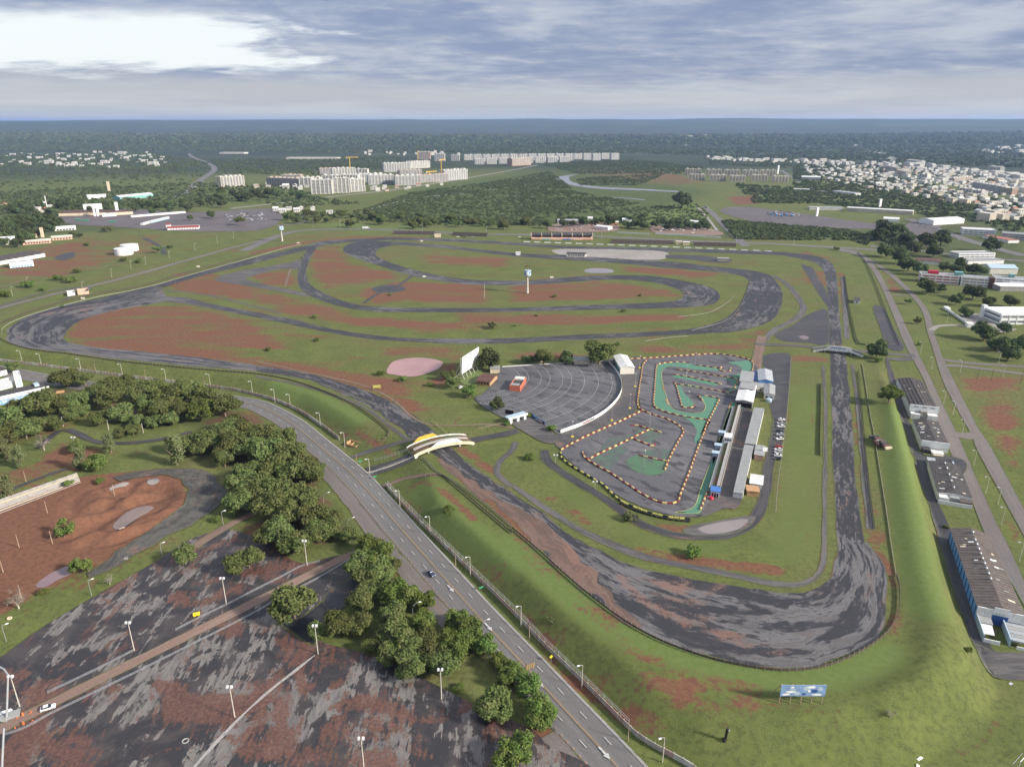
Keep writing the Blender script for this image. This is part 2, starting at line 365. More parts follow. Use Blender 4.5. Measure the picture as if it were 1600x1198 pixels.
def mk_paint(name, col, wear=0.5, scale=1.2, under=(0.09, 0.088, 0.09)):
    m, T = new_mat(name); N, L, n, math_, sstep, mix, noise, scalev = T
    g = pos(n); a = noise(g, scale, 7, 0.7, 0.4); b = noise(g, scale * 0.12, 5, 0.6); f = noise(g, 4.0, 4, 0.6)
    c = mix(math_('MULTIPLY', f, 0.3), col, tuple(x * 0.7 for x in col))
    c = mix(sstep(math_('ADD', math_('MULTIPLY', a, 0.6), math_('MULTIPLY', b, 0.4)), 0.72 - wear * 0.3, 0.80 - wear * 0.3), c, under)
    finish(T, c, 0.8)
mk_paint('green_paint', (0.085, 0.205, 0.138), 0.32)
mk_paint('green_worn', (0.075, 0.150, 0.098), 0.95)
mk_paint('green_island', (0.075, 0.160, 0.085), 0.75)
mk_paint('white_mark', (0.46, 0.45, 0.44), 0.55, under=(0.15, 0.14, 0.138))
mk_paint('bay_mark', (0.36, 0.36, 0.355), 0.5)
mk_paint('yellow_mark', (0.36, 0.24, 0.11), 0.5, under=(0.15, 0.14, 0.135))
mk_paint('lime_mark', (0.42, 0.42, 0.16), 0.3)
mk_paint('ochre_mark', (0.40, 0.22, 0.12), 0.5)

simple('white_wall', (0.78, 0.77, 0.74), 0.7, 0.08, 0.5, stain=(0.42, 0.38, 0.34), streak=True)
simple('clean_white', (0.82, 0.82, 0.80), 0.55, 0.05, 0.3)
simple('screen_white', (0.86, 0.86, 0.85), 0.6, 0.03, 0.2)
simple('cream_wall', (0.66, 0.56, 0.40), 0.75, 0.1, 0.4, stain=(0.36, 0.29, 0.22), streak=True)
simple('pale_cream', (0.74, 0.70, 0.60), 0.75, 0.1, 0.4)
simple('pink_wall', (0.62, 0.40, 0.30), 0.75, 0.1, 0.4)
simple('orange_wall', (0.55, 0.15, 0.09), 0.7, 0.12, 0.4)
simple('tan_wood', (0.46, 0.27, 0.14), 0.8, 0.15, 1.0)
simple('blue_wall', (0.17, 0.38, 0.72), 0.6, 0.18, 0.35, stain=(0.12, 0.27, 0.55), streak=True)
simple('sky_blue', (0.40, 0.50, 0.58), 0.6, 0.1, 0.4)
simple('blue_deep', (0.035, 0.09, 0.27), 0.5, 0.15, 0.8)
simple('blue_sign', (0.06, 0.17, 0.46), 0.5, 0.1, 0.6)
simple('poster_blue', (0.20, 0.31, 0.52), 0.5, 0.2, 0.5, stain=(0.42, 0.50, 0.62))
simple('grey_roof', (0.30, 0.305, 0.30), 0.75, 0.1, 0.3, stain=(0.20, 0.20, 0.19))
simple('zinc_roof', (0.46, 0.48, 0.49), 0.5, 0.1, 0.3, metallic=0.3, stain=(0.33, 0.33, 0.33))
simple('white_roof', (0.70, 0.70, 0.68), 0.6, 0.08, 0.3, stain=(0.45, 0.44, 0.42))
simple('dark_roof', (0.105, 0.088, 0.080), 0.85, 0.25, 0.5, stain=(0.20, 0.165, 0.14), streak=False)
simple('black_roof', (0.055, 0.050, 0.050), 0.85, 0.3, 0.5, stain=(0.16, 0.145, 0.13))
simple('brown_roof', (0.11, 0.055, 0.045), 0.85, 0.2, 0.6)
simple('red_roof', (0.34, 0.055, 0.05), 0.75, 0.15, 0.3)
simple('tile_roof', (0.34, 0.15, 0.10), 0.85, 0.2, 0.3)
simple('warehouse_roof', (0.135, 0.112, 0.100), 0.9, 0.2, 0.35, stain=(0.075, 0.064, 0.058))
simple('bridge_concrete', (0.40, 0.38, 0.36), 0.85, 0.12, 0.5, stain=(0.25, 0.22, 0.20))
simple('grey_concrete', (0.34, 0.32, 0.30), 0.85, 0.15, 0.4, stain=(0.16, 0.12, 0.10), streak=True)
simple('wall_panel', (0.46, 0.40, 0.36), 0.85, 0.2, 0.35, stain=(0.26, 0.15, 0.115), streak=True)
simple('wall_panel_white', (0.62, 0.58, 0.54), 0.85, 0.18, 0.35, stain=(0.32, 0.22, 0.18), streak=True)
simple('wall_panel_pink', (0.48, 0.33, 0.29), 0.85, 0.2, 0.35, stain=(0.28, 0.17, 0.14), streak=True)
simple('kerb', (0.42, 0.37, 0.29), 0.9, 0.15, 0.5)
simple('rail_dark', (0.085, 0.060, 0.050), 0.7, 0.25, 0.6)
simple('rail_metal', (0.30, 0.28, 0.26), 0.5, 0.2, 0.6, metallic=0.5)
simple('post_wood', (0.36, 0.27, 0.19), 0.85, 0.15, 0.8)
simple('post_concrete', (0.52, 0.48, 0.41), 0.85, 0.12, 0.6)
simple('galvanised', (0.52, 0.53, 0.54), 0.45, 0.08, 0.6, metallic=0.6)
simple('lamp_head', (0.70, 0.70, 0.70), 0.4, 0.05, 0.8)
simple('dark_metal', (0.05, 0.05, 0.05), 0.6, 0.2, 0.8)
simple('black_tar_and_shade', (0.014, 0.013, 0.013), 0.75, 0.2, 1.0)
simple('tyre', (0.022, 0.022, 0.022), 0.85, 0.2, 2.0)
simple('red_block', (0.20, 0.028, 0.028), 0.65, 0.25, 1.1, stain=(0.17, 0.03, 0.03))
simple('yellow_block', (0.58, 0.46, 0.20), 0.65, 0.18, 1.1, stain=(0.40, 0.24, 0.13))
simple('lime_block', (0.50, 0.46, 0.12), 0.7, 0.15, 1.0)
simple('bright_yellow', (0.70, 0.42, 0.06), 0.6, 0.12, 0.6, stain=(0.5, 0.28, 0.05))
simple('hydrant_yellow', (0.65, 0.52, 0.05), 0.6, 0.1, 1.0)
simple('orange_cone', (0.75, 0.18, 0.06), 0.6, 0.1, 1.0)
simple('rust', (0.15, 0.075, 0.06), 0.9, 0.3, 0.7, stain=(0.05, 0.045, 0.045))
simple('glass_dark', (0.025, 0.03, 0.036), 0.15, 0.1, 0.5, spec=0.6)
simple('window_far', (0.16, 0.165, 0.175), 0.4, 0.35, 0.07, spec=0.5)
simple('green_sign', (0.05, 0.30, 0.15), 0.5, 0.1, 0.8)
simple('sign_yellow', (0.75, 0.60, 0.03), 0.5, 0.08, 0.8)
simple('red_plastic', (0.55, 0.02, 0.05), 0.5, 0.1, 0.8)
simple('teal_box', (0.20, 0.40, 0.38), 0.6, 0.1, 0.4)
simple('scaffold', (0.38, 0.30, 0.25), 0.85, 0.2, 0.1, stain=(0.22, 0.17, 0.15))
simple('brick_far', (0.40, 0.26, 0.20), 0.85, 0.15, 0.08)
simple('grey_far', (0.42, 0.42, 0.42), 0.8, 0.15, 0.08)
simple('white_far', (0.58, 0.56, 0.51), 0.75, 0.14, 0.05, stain=(0.42, 0.39, 0.35))
simple('cream_far', (0.56, 0.50, 0.39), 0.75, 0.18, 0.05, stain=(0.40, 0.33, 0.26))
simple('crane_yellow', (0.60, 0.38, 0.06), 0.6, 0.1, 0.3)
simple('trunk_bark', (0.16, 0.12, 0.09), 0.95, 0.25, 1.2)
simple('palm_bark', (0.34, 0.30, 0.25), 0.95, 0.2, 1.2)
for nm, c in (('car_white', (0.80, 0.80, 0.80)), ('car_silver', (0.42, 0.43, 0.45)), ('car_blue', (0.03, 0.055, 0.12)), ('car_black', (0.02, 0.02, 0.022)), ('car_red', (0.40, 0.03, 0.03)), ('bus_blue', (0.08, 0.24, 0.55)), ('bus_green', (0.10, 0.38, 0.22))):
    simple(nm, c, 0.25, 0.03, 0.5, spec=0.6)

def mk_leaf(name, a, b, c3, sub=0.25):
    m, T = new_mat(name); N, L, n, math_, sstep, mix, noise, scalev = T
    oi = n('ShaderNodeObjectInfo'); g = pos(n); rnd = n('ShaderNodeNewGeometry').outputs['Random Per Island']
    c = mix(rnd, a, b); c = mix(math_('MULTIPLY', sstep(noise(g, 0.30, 4, 0.6), 0.45, 0.68), 0.6), c, c3)
    hs = n('ShaderNodeHueSaturation', i_Saturation=0.95); L.new(c, hs.inputs['Color'])
    L.new(math_('ADD', math_('MULTIPLY', oi.outputs['Random'], 0.05), 0.476), hs.inputs['Hue'])
    L.new(math_('ADD', math_('MULTIPLY', oi.outputs['Random'], 0.60), 0.80), hs.inputs['Value'])
    d = n('ShaderNodeBsdfDiffuse'); L.new(hs.outputs[0], d.inputs[0])
    t = n('ShaderNodeBsdfTranslucent'); L.new(hs.outputs[0], t.inputs[0])
    ms = n('ShaderNodeMixShader', i_0=sub); L.new(d.outputs[0], ms.inputs[1]); L.new(t.outputs[0], ms.inputs[2])
    o = n('ShaderNodeOutputMaterial'); L.new(ms.outputs[0], o.inputs[0])
mk_leaf('leaf_mango', (0.073, 0.097, 0.029), (0.137, 0.164, 0.050), (0.190, 0.183, 0.072))
mk_leaf('leaf_bright', (0.077, 0.124, 0.024), (0.143, 0.190, 0.045), (0.185, 0.195, 0.062))
mk_leaf('leaf_olive', (0.102, 0.120, 0.048), (0.162, 0.180, 0.074), (0.198, 0.198, 0.096))
mk_leaf('leaf_dark', (0.051, 0.073, 0.028), (0.103, 0.128, 0.048), (0.128, 0.144, 0.060))
mk_leaf('leaf_dry', (0.17, 0.145, 0.115), (0.25, 0.215, 0.175), (0.19, 0.17, 0.12))
mk_leaf('leaf_far', (0.051, 0.070, 0.031), (0.108, 0.131, 0.054), (0.136, 0.151, 0.063), 0.1)
simple('grass_blade', (0.12, 0.16, 0.05), 0.9, 0.3, 0.5)
# ------------------------------------------------------------------ builders
def link(name, me, parent=None, loc=None, rz=0.0):
    o = bpy.data.objects.new(name, me); COL.objects.link(o)
    if parent is not None: o.parent = parent
    if loc is not None: o.location = loc
    if rz: o.rotation_euler = (0, 0, rz)
    return o
def tag(o, label, cat, group=None):
    o['label'] = label; o['category'] = cat
    if group: o['group'] = group
    return o
def struct(o): o['kind'] = 'structure'; return o
def stuff(o): o['kind'] = 'stuff'; return o
def thing(name, label, cat, loc, rz=0.0, group=None):
    o = bpy.data.objects.new(name, None); COL.objects.link(o); o.location = loc; o.rotation_euler = (0, 0, rz)
    o.empty_display_size = 0.5
    return tag(o, label, cat, group)
class MB:
    def __init__(s): s.v = []; s.f = []; s.m = []; s.cur = 0
    def quad(s, *p):
        k = len(s.v); s.v += [tuple(q) for q in p]; s.f.append(tuple(range(k, k + len(p)))); s.m.append(s.cur); return s
    def hexa(s, p):
        """8 points: bottom 4 counter-clockwise, top 4 above them"""
        k = len(s.v); s.v += [tuple(q) for q in p]
        for f in ((3, 2, 1, 0), (4, 5, 6, 7), (0, 1, 5, 4), (1, 2, 6, 5), (2, 3, 7, 6), (3, 0, 4, 7)):
            s.f.append(tuple(k + i for i in f)); s.m.append(s.cur)
        return s
    def box(s, x0, x1, y0, y1, z0, z1, t=0.0):
        return s.hexa([(x0, y0, z0), (x1, y0, z0), (x1, y1, z0), (x0, y1, z0), (x0 + t, y0 + t, z1), (x1 - t, y0 + t, z1), (x1 - t, y1 - t, z1), (x0 + t, y1 - t, z1)])
    def cyl(s, x, y, z0, z1, r0, r1=None, n=10, cap=True):
        r1 = r0 if r1 is None else r1; k = len(s.v)
        for z, r in ((z0, r0), (z1, r1)):
            for i in range(n): a = 2 * math.pi * i / n; s.v.append((x + r * math.cos(a), y + r * math.sin(a), z))
        for i in range(n): j = (i + 1) % n; s.f.append((k + i, k + j, k + n + j, k + n + i)); s.m.append(s.cur)
        if cap:
            s.f.append(tuple(k + n + i for i in range(n))); s.m.append(s.cur); s.f.append(tuple(k + n - 1 - i for i in range(n))); s.m.append(s.cur)
        return s
    def tube(s, pts, r, n=6, r1=None):
        pts = [Vector(p) for p in pts]; k0 = len(s.v); m = len(pts)
        for i, p in enumerate(pts):
            d = (pts[min(i + 1, m - 1)] - pts[max(i - 1, 0)]).normalized()
            a = d.orthogonal().normalized() if abs(d.z) > 0.9 else d.cross(Vector((0, 0, 1))).normalized(); b = d.cross(a)
            rr = r if r1 is None else r + (r1 - r) * i / (m - 1)
            for j in range(n): t = 2 * math.pi * j / n; s.v.append(tuple(p + a * math.cos(t) * rr + b * math.sin(t) * rr))
        for i in range(m - 1):
            for j in range(n):
                q = (j + 1) % n; s.f.append((k0 + i * n + j, k0 + i * n + q, k0 + (i + 1) * n + q, k0 + (i + 1) * n + j)); s.m.append(s.cur)
        s.f.append(tuple(k0 + j for j in range(n))); s.m.append(s.cur); s.f.append(tuple(k0 + (m - 1) * n + j for j in range(n))); s.m.append(s.cur)
        return s
    def gable(s, x0, x1, y0, y1, z0, z1, over=0.4, th=0.15, axis='y'):
        """two roof slopes with thickness, ridge along axis"""
        if axis == 'y':
            xm = (x0 + x1) / 2; a, b = x0 - over, x1 + over; c, d = y0 - over, y1 + over; k = (z1 - z0) / (xm - x0) * over
            s.hexa([(a, c, z0 - k), (xm, c, z1), (xm, d, z1), (a, d, z0 - k), (a, c, z0 - k + th), (xm, c, z1 + th), (xm, d, z1 + th), (a, d, z0 - k + th)])
            s.hexa([(xm, c, z1), (b, c, z0 - k), (b, d, z0 - k), (xm, d, z1), (xm, c, z1 + th), (b, c, z0 - k + th), (b, d, z0 - k + th), (xm, d, z1 + th)])
        else:
            ym = (y0 + y1) / 2; a, b = y0 - over, y1 + over; c, d = x0 - over, x1 + over; k = (z1 - z0) / (ym - y0) * over
            s.hexa([(c, a, z0 - k), (d, a, z0 - k), (d, ym, z1), (c, ym, z1), (c, a, z0 - k + th), (d, a, z0 - k + th), (d, ym, z1 + th), (c, ym, z1 + th)])
            s.hexa([(c, ym, z1), (d, ym, z1), (d, b, z0 - k), (c, b, z0 - k), (c, ym, z1 + th), (d, ym, z1 + th), (d, b, z0 - k + th), (c, b, z0 - k + th)])
        return s
    def mesh(s, name, mats, smooth=False):
        me = bpy.data.meshes.new(name); me.from_pydata(s.v, [], s.f)
        for m in (mats if isinstance(mats, (list, tuple)) else [mats]): me.materials.append(MATS[m])
        if len(set(s.m)) > 1: me.polygons.foreach_set('material_index', s.m)
        if smooth: me.polygons.foreach_set('use_smooth', [True] * len(s.f))
        me.update(); return me
    def build(s, name, mats, parent=None, loc=None, rz=0.0, smooth=False):
        return link(name, s.mesh(name, mats, smooth), parent, loc, rz)

# ------------------------------------------------------------------ the ground, one sheet to the horizon
def grow(a, b, s0, k):
    out = [a]; s = s0
    while out[-1] < b: out.append(out[-1] + s); s *= k
    return out
gx = list(np.arange(-420, 450.1, 1.7)); gx = [-v for v in grow(420, 60000, 2.2, 1.045)[1:]][::-1] + gx + grow(gx[-1], 60000, 2.2, 1.045)[1:]
gy = list(np.arange(96, 420, 1.7)); gy = [96 - (v - 96) for v in grow(96, 900, 3, 1.3)[1:]][::-1] + gy + grow(gy[-1], 60000, 2.0, 1.0125)[1:]
gx = np.array(gx); gy = np.array(gy)
XX, YY = np.meshgrid(gx, gy); XX = XX.ravel(); YY = YY.ravel()
ZZ = height_np(XX, YY)
NG = len(gx), len(gy)
def pxpoly(pts): return [tuple(P(a, b)[:2]) for a, b in pts]
soil = np.full(XX.shape, 0.06); lush = np.zeros(XX.shape); wood = np.zeros(XX.shape); scrub = np.zeros(XX.shape)
def paint(arr, pts, val, feather=6.0, world=False):
    poly = pts if world else pxpoly(pts)
    xs = [p[0] for p in poly]; ys = [p[1] for p in poly]
    sel = np.where((XX > min(xs) - feather) & (XX < max(xs) + feather) & (YY > min(ys) - feather) & (YY < max(ys) + feather))[0]
    if not len(sel): return
    x, y = XX[sel], YY[sel]; ins = in_poly(x, y, poly); d, _ = dist_line(x, y, list(poly) + [poly[0]])
    w = np.clip(0.5 + np.where(ins, d, -d) / feather, 0, 1); arr[sel] = arr[sel] * (1 - w) + val * w
def stripe(arr, pts, width, val, feather=3.0):
    line = pxpoly(pts); xs = [p[0] for p in line]; ys = [p[1] for p in line]; w0 = width + feather
    sel = np.where((XX > min(xs) - w0) & (XX < max(xs) + w0) & (YY > min(ys) - w0) & (YY < max(ys) + w0))[0]
    d, _ = dist_line(XX[sel], YY[sel], line); w = np.clip((width / 2 + feather - d) / feather, 0, 1)
    arr[sel] = np.maximum(arr[sel], val * w) if val > 0.3 else arr[sel] * (1 - w) + val * w
# infield of the circuit: bare red earth showing through the grass
INF = [(30,500),(120,470),(240,447),(400,400),(520,372),(700,378),(1000,384),(1240,395),(1300,410),(1310,560),(1180,560),(960,560),(760,560),(700,640),(640,675),(560,622),(470,592),(300,562),(120,545),(50,540)]
paint(soil, INF, 0.33, 12)
for pl, v in (
  ([(120,490),(220,478),(330,482),(400,505),(440,545),(330,560),(180,545),(108,528)], 0.60), ([(110,505),(160,498),(190,520),(120,530)], 0.75), ([(140,535),(300,550),(400,562),(395,568),(250,556),(150,545)], 0.8),
  ([(270,425),(330,428),(400,452),(395,468),(320,462),(262,448)], 0.70), ([(402,428),(450,420),(462,446),(420,445),(395,436)], 0.66), ([(400,452),(480,470),(560,496),(720,505),(720,512),(560,512),(440,485),(400,470)], 0.62),
  ([(488,390),(530,385),(545,412),(610,425),(620,438),(560,445),(510,450),(490,430)], 0.62), ([(620,440),(760,445),(760,475),(640,470),(585,472),(560,455)], 0.66), ([(660,400),(760,400),(800,405),(780,418),(680,415),(640,408)], 0.55),
  ([(800,445),(930,440),(1040,452),(1060,462),(960,468),(800,472)], 0.62), ([(720,490),(900,492),(1060,492),(1080,500),(900,508),(720,505)], 0.62), ([(970,415),(1060,422),(1130,428),(1080,432),(980,425)], 0.78),
  ([(400,560),(470,572),(560,585),(600,600),(590,610),(500,592),(420,576)], 0.72), ([(520,580),(610,590),(640,620),(660,640),(640,645),(590,620)], 0.66), ([(680,600),(705,560),(716,556),(700,590),(690,600)], 0.85), ([(600,545),(700,545),(720,552),(690,560),(610,556)], 0.5),
  ([(1000,540),(1150,535),(1190,520),(1200,535),(1130,550),(1000,552)], 0.55), ([(800,550),(900,545),(880,562),(800,562)], 0.5), ([(1258,420),(1292,425),(1292,458),(1276,450),(1255,435)], 0.55), ([(1307,412),(1318,428),(1322,500),(1316,500),(1310,440)], 0.8), ([(1225,395),(1270,398),(1304,408),(1300,403),(1260,393)], 0.75)):
    paint(soil, pl, min(1, v + 0.10), 14)
stripe(soil, [(400,395),(480,378),(560,370),(640,372),(740,378)], 14, 0.9, 8)
stripe(soil, [(160,462),(260,438),(330,420),(400,402)], 5, 0.0, 3)
stripe(soil, [(60,450),(200,420),(340,385),(400,372)], 12, 0.72, 10)
stripe(soil, [(240,430),(330,400),(390,385)], 10, 0.6, 8)
# brown scars on the outer berms
for pts, w, v in (([(800,835),(850,880),(900,925),(960,975)], 2, 0.45), ([(975,1012),(1040,1040),(1100,1062),(1180,1075)], 4, 0.62), ([(640,762),(660,752),(690,765),(740,810)], 2, 0.7), ([(640,762),(632,775),(640,790)], 2, 0.6),
  ([(1075,1072),(1065,1100)], 4, 0.8), ([(1168,1098),(1166,1118)], 6, 0.85), ([(985,1120),(1030,1140)], 6, 0.72), ([(860,1030),(910,1075),(960,1115),(1000,1140)], 2.5, 0.6), ([(790,940),(830,975),(860,1010)], 2.5, 0.55), ([(1215,1108),(1300,1122)], 8, 0.55), ([(1020,1060),(1050,1075)], 6, 0.5),
  ([(690,720),(720,745),(780,795),(830,840)], 3, 0.75), ([(560,675),(600,700),(620,720)], 2, 0.6), ([(720,700),(740,715),(775,740)], 4, 0.72), ([(860,780),(900,800),(915,815)], 4, 0.6), ([(1000,860),(1080,875),(1150,885),(1210,890)], 5, 0.75), ([(1180,650),(1250,655),(1280,560)], 2, 0.0),
  ([(1240,560),(1280,562)], 12, 0.5), ([(1040,825),(1070,828)], 6, 0.7), ([(1320,700),(1330,780)], 1, 0.0), ([(1362,845),(1393,900),(1400,960),(1392,985)], 2, 0.55), ([(1365,800),(1372,845)], 5, 0.5), ([(1338,640),(1350,760),(1362,830)], 4, 0.5)):
    stripe(soil, pts, w, v, 4)
paint(soil, [(1430,1020),(1470,985),(1505,1010),(1490,1090),(1400,1120),(1340,1130),(1360,1090)], 0.26, 20)
paint(soil, [(1100,1080),(1300,1115),(1330,1150),(1180,1150),(1060,1110)], 0.20, 20)
stripe(soil, [(640,792),(712,852),(800,935),(870,1000),(930,1045),(1000,1085),(1080,1110),(1160,1130)], 7, 0.34, 5)
stripe(soil, [(0,556),(100,569),(200,581),(320,595),(400,609),(455,626),(500,650),(545,682)], 4, 0.34, 4)
# right-hand common and the strip between the roads
paint(soil, [(1490,585),(1600,590),(1600,790),(1570,730),(1530,650)], 0.66, 15)
paint(soil, [(1450,560),(1470,580),(1500,660),(1510,675),(1495,665),(1470,620)], 0.42, 6)
paint(soil, [(1530,700),(1560,760),(1600,850),(1600,880),(1560,800),(1520,715)], 0.42, 6)
paint(soil, [(1375,420),(1400,440),(1412,458),(1390,455)], 0.6, 6); paint(soil, [(1445,780),(1475,790),(1500,850),(1480,850),(1465,820)], 0.55, 8)
# the lower left: motocross dirt, park under the mango trees
paint(soil, [(-40,790),(60,760),(130,745),(240,735),(290,755),(292,795),(250,835),(180,868),(90,905),(-40,975)], 1.0, 8)
paint(soil, [(-20,640),(120,640),(260,690),(400,690),(480,700),(520,800),(520,860),(420,850),(250,720),(130,730),(-20,770)], 0.32, 14)
paint(soil, [(95,690),(160,700),(140,730),(60,760),(-20,775),(-20,750),(60,720)], 0.7, 8)
paint(soil, [(0,820),(360,800),(420,830),(300,900),(180,960),(0,1040)], 0.42, 10)
paint(soil, [(-40,790),(60,760),(130,745),(240,735),(290,755),(292,795),(250,835),(180,868),(90,905),(-40,975)], 1.0, 8)
stripe(soil, [(0,1005),(90,955),(180,905),(300,840),(370,800)], 3, 0.0, 4)
stripe(soil, [(640,1010),(700,1065),(770,1110),(830,1140)], 6, 0.62, 5)
paint(soil, [(780,1080),(880,1150),(840,1198),(780,1198)], 0.75, 6)
# fields, scrub and woodland beyond the circuit
for pl, v in (([(0,470),(240,432),(400,380),(430,345),(330,345),(200,350),(0,400)], 0.30), ([(60,385),(170,372),(215,385),(170,410),(90,435),(0,440),(0,410)], 0.66), ([(130,372),(250,366),(240,400),(140,410)], 0.5), ([(400,380),(480,365),(560,360),(540,372),(470,376)], 0.5)):
    paint(soil, pl, v, 25)
paint(soil, [(860,270),(940,262),(1040,268),(1110,285),(1060,290),(900,300),(860,285)], 0.62, 50); paint(soil, [(1135,308),(1180,306),(1190,318),(1150,320)], 1.0, 30)
paint(lush, [(860,340),(960,320),(1100,318),(1110,340),(1000,350)], 0.8, 40); paint(lush, [(470,345),(600,352),(720,360),(560,365)], 0.6, 30)
paint(scrub, [(0,345),(160,330),(420,318),(470,330),(600,345),(780,352),(860,350),(900,330),(1100,310),(1110,290),(850,250),(620,300),(520,320),(300,250),(0,250)], 0.28, 60)
paint(scrub, [(640,300),(860,262),(1110,300),(1000,340),(760,352),(600,345)], 0.9, 60)
far_r = np.hypot(XX, YY); aa = np.arctan2(XX, np.maximum(YY, 1))
wood = np.maximum(wood, sst(far_r, 2500, 3300)); wood = np.where((YY < 300), 0, wood)
paint(wood, [(1120,345),(1330,355),(1330,372),(1130,372)], 0.7, 20)
paint(wood, [(0,330),(300,330),(330,350),(150,362),(0,372)], 0.5, 20)
paint(wood, [(1340,360),(1600,300),(1600,440),(1500,420),(1400,400)], 0.45, 25)
paint(wood, [(60,600),(260,615),(400,650),(520,790),(560,830),(540,860),(440,840),(360,780),(380,690),(240,650),(40,640)], 0.35, 8)
paint(soil, [(330,640),(400,640),(520,780),(545,840),(470,860),(400,850),(350,790),(380,740),(330,710),(290,690)], 0.62, 8)
paint(soil, [(-20,620),(130,600),(330,610),(340,650),(250,665),(120,660),(60,690),(-20,690)], 0.5, 8)
paint(soil, [(530,860),(620,870),(700,960),(840,1060),(870,1130),(780,1130),(640,1050),(560,1010),(540,960)], 0.30, 8)
for pts in ([(1550,1060),(1562,1100),(1545,1140),(1500,1170),(1450,1195)], [(1558,1060),(1570,1102),(1552,1146),(1508,1178),(1460,1205)], [(1212,800),(1225,700),(1240,600),(1246,570)], [(1262,860),(1266,720),(1272,600)], [(820,870),(880,930),(950,985),(1050,1030)], [(690,690),(720,650),(700,610)], [(560,640),(520,620),(450,604)], [(1100,1070),(1090,1100),(1076,1120)], [(1176,1098),(1172,1122)], [(1062,1070),(1050,1095)]): stripe(soil, pts, 0.5, 0.46, 1.6)
for pts in ([(800,845),(860,905),(930,960),(1010,1008),(1100,1035),(1200,1056),(1300,1052),(1380,1020)], [(430,600),(500,622),(560,655)], [(1400,640),(1412,760),(1432,860),(1450,950)], [(660,765),(740,832),(800,880)]): stripe(lush, pts, 9, 0.95, 5)
paint(lush, [(1230,600),(1278,600),(1278,860),(1240,880),(1190,870),(1215,800),(1225,700)], 0.45, 8); paint(lush, [(860,740),(960,800),(1040,845),(1140,850),(1120,872),(1000,850),(900,800)], 0.4, 8)
nx, ny = NG
me = bpy.data.meshes.new('ground')
idx = np.arange(nx * ny).reshape(ny, nx)
quads = np.stack([idx[:-1, :-1], idx[:-1, 1:], idx[1:, 1:], idx[1:, :-1]], -1).reshape(-1, 4)
me.vertices.add(nx * ny); me.vertices.foreach_set('co', np.stack([XX, YY, ZZ], 1).ravel())
me.loops.add(quads.size); me.loops.foreach_set('vertex_index', quads.ravel().astype(np.int32))
me.polygons.add(len(quads)); me.polygons.foreach_set('loop_start', np.arange(0, quads.size, 4, dtype=np.int32)); me.polygons.foreach_set('loop_total', np.full(len(quads), 4, np.int32))
me.polygons.foreach_set('use_smooth', np.ones(len(quads), bool))
me.update(calc_edges=True); me.validate()
for nm, arr in (('soil', soil), ('lush', lush), ('wood', wood), ('scrub', scrub)):
    a = me.attributes.new(nm, 'FLOAT', 'POINT'); a.data.foreach_set('value', arr.astype(np.float32))
me.materials.append(MATS['ground'])
ground = struct(link('ground', me))

# ------------------------------------------------------------------ paved strips and sheets laid on it
_layer = [0]
def lay():
    _layer[0] += 1; return 0.04 + 0.003 * _layer[0]
def sheet_mesh(name, rows, mat_, dz, uvs, edges=None):
    """rows: list of equal-length lists of (x, y)"""
    m, k = len(rows), len(rows[0]); v = []
    for r in rows:
        for q in r: v.append((q[0], q[1], H(q[0], q[1]) + dz))
    f = [(i * k + j, (i + 1) * k + j, (i + 1) * k + j + 1, i * k + j + 1) for i in range(m - 1) for j in range(k - 1)]
    me = bpy.data.meshes.new(name); me.from_pydata(v, [], f)
    uv = me.uv_layers.new(name='UVMap'); fl = [0.0] * (len(me.loops) * 2)
    for li, lp in enumerate(me.loops): fl[2 * li], fl[2 * li + 1] = uvs[lp.vertex_index]
    uv.data.foreach_set('uv', fl)
    at = me.attributes.new('edge', 'FLOAT', 'POINT'); at.data.foreach_set('value', edges if edges is not None else [9.0] * len(v))
    me.materials.append(MATS[mat_]); me.update()
    # face up
    me2 = bmesh.new(); me2.from_mesh(me)
    me2.normal_update()
    if sum(fc.normal.z for fc in me2.faces) < 0: bmesh.ops.reverse_faces(me2, faces=me2.faces)
    me2.to_mesh(me); me2.free()
    return me
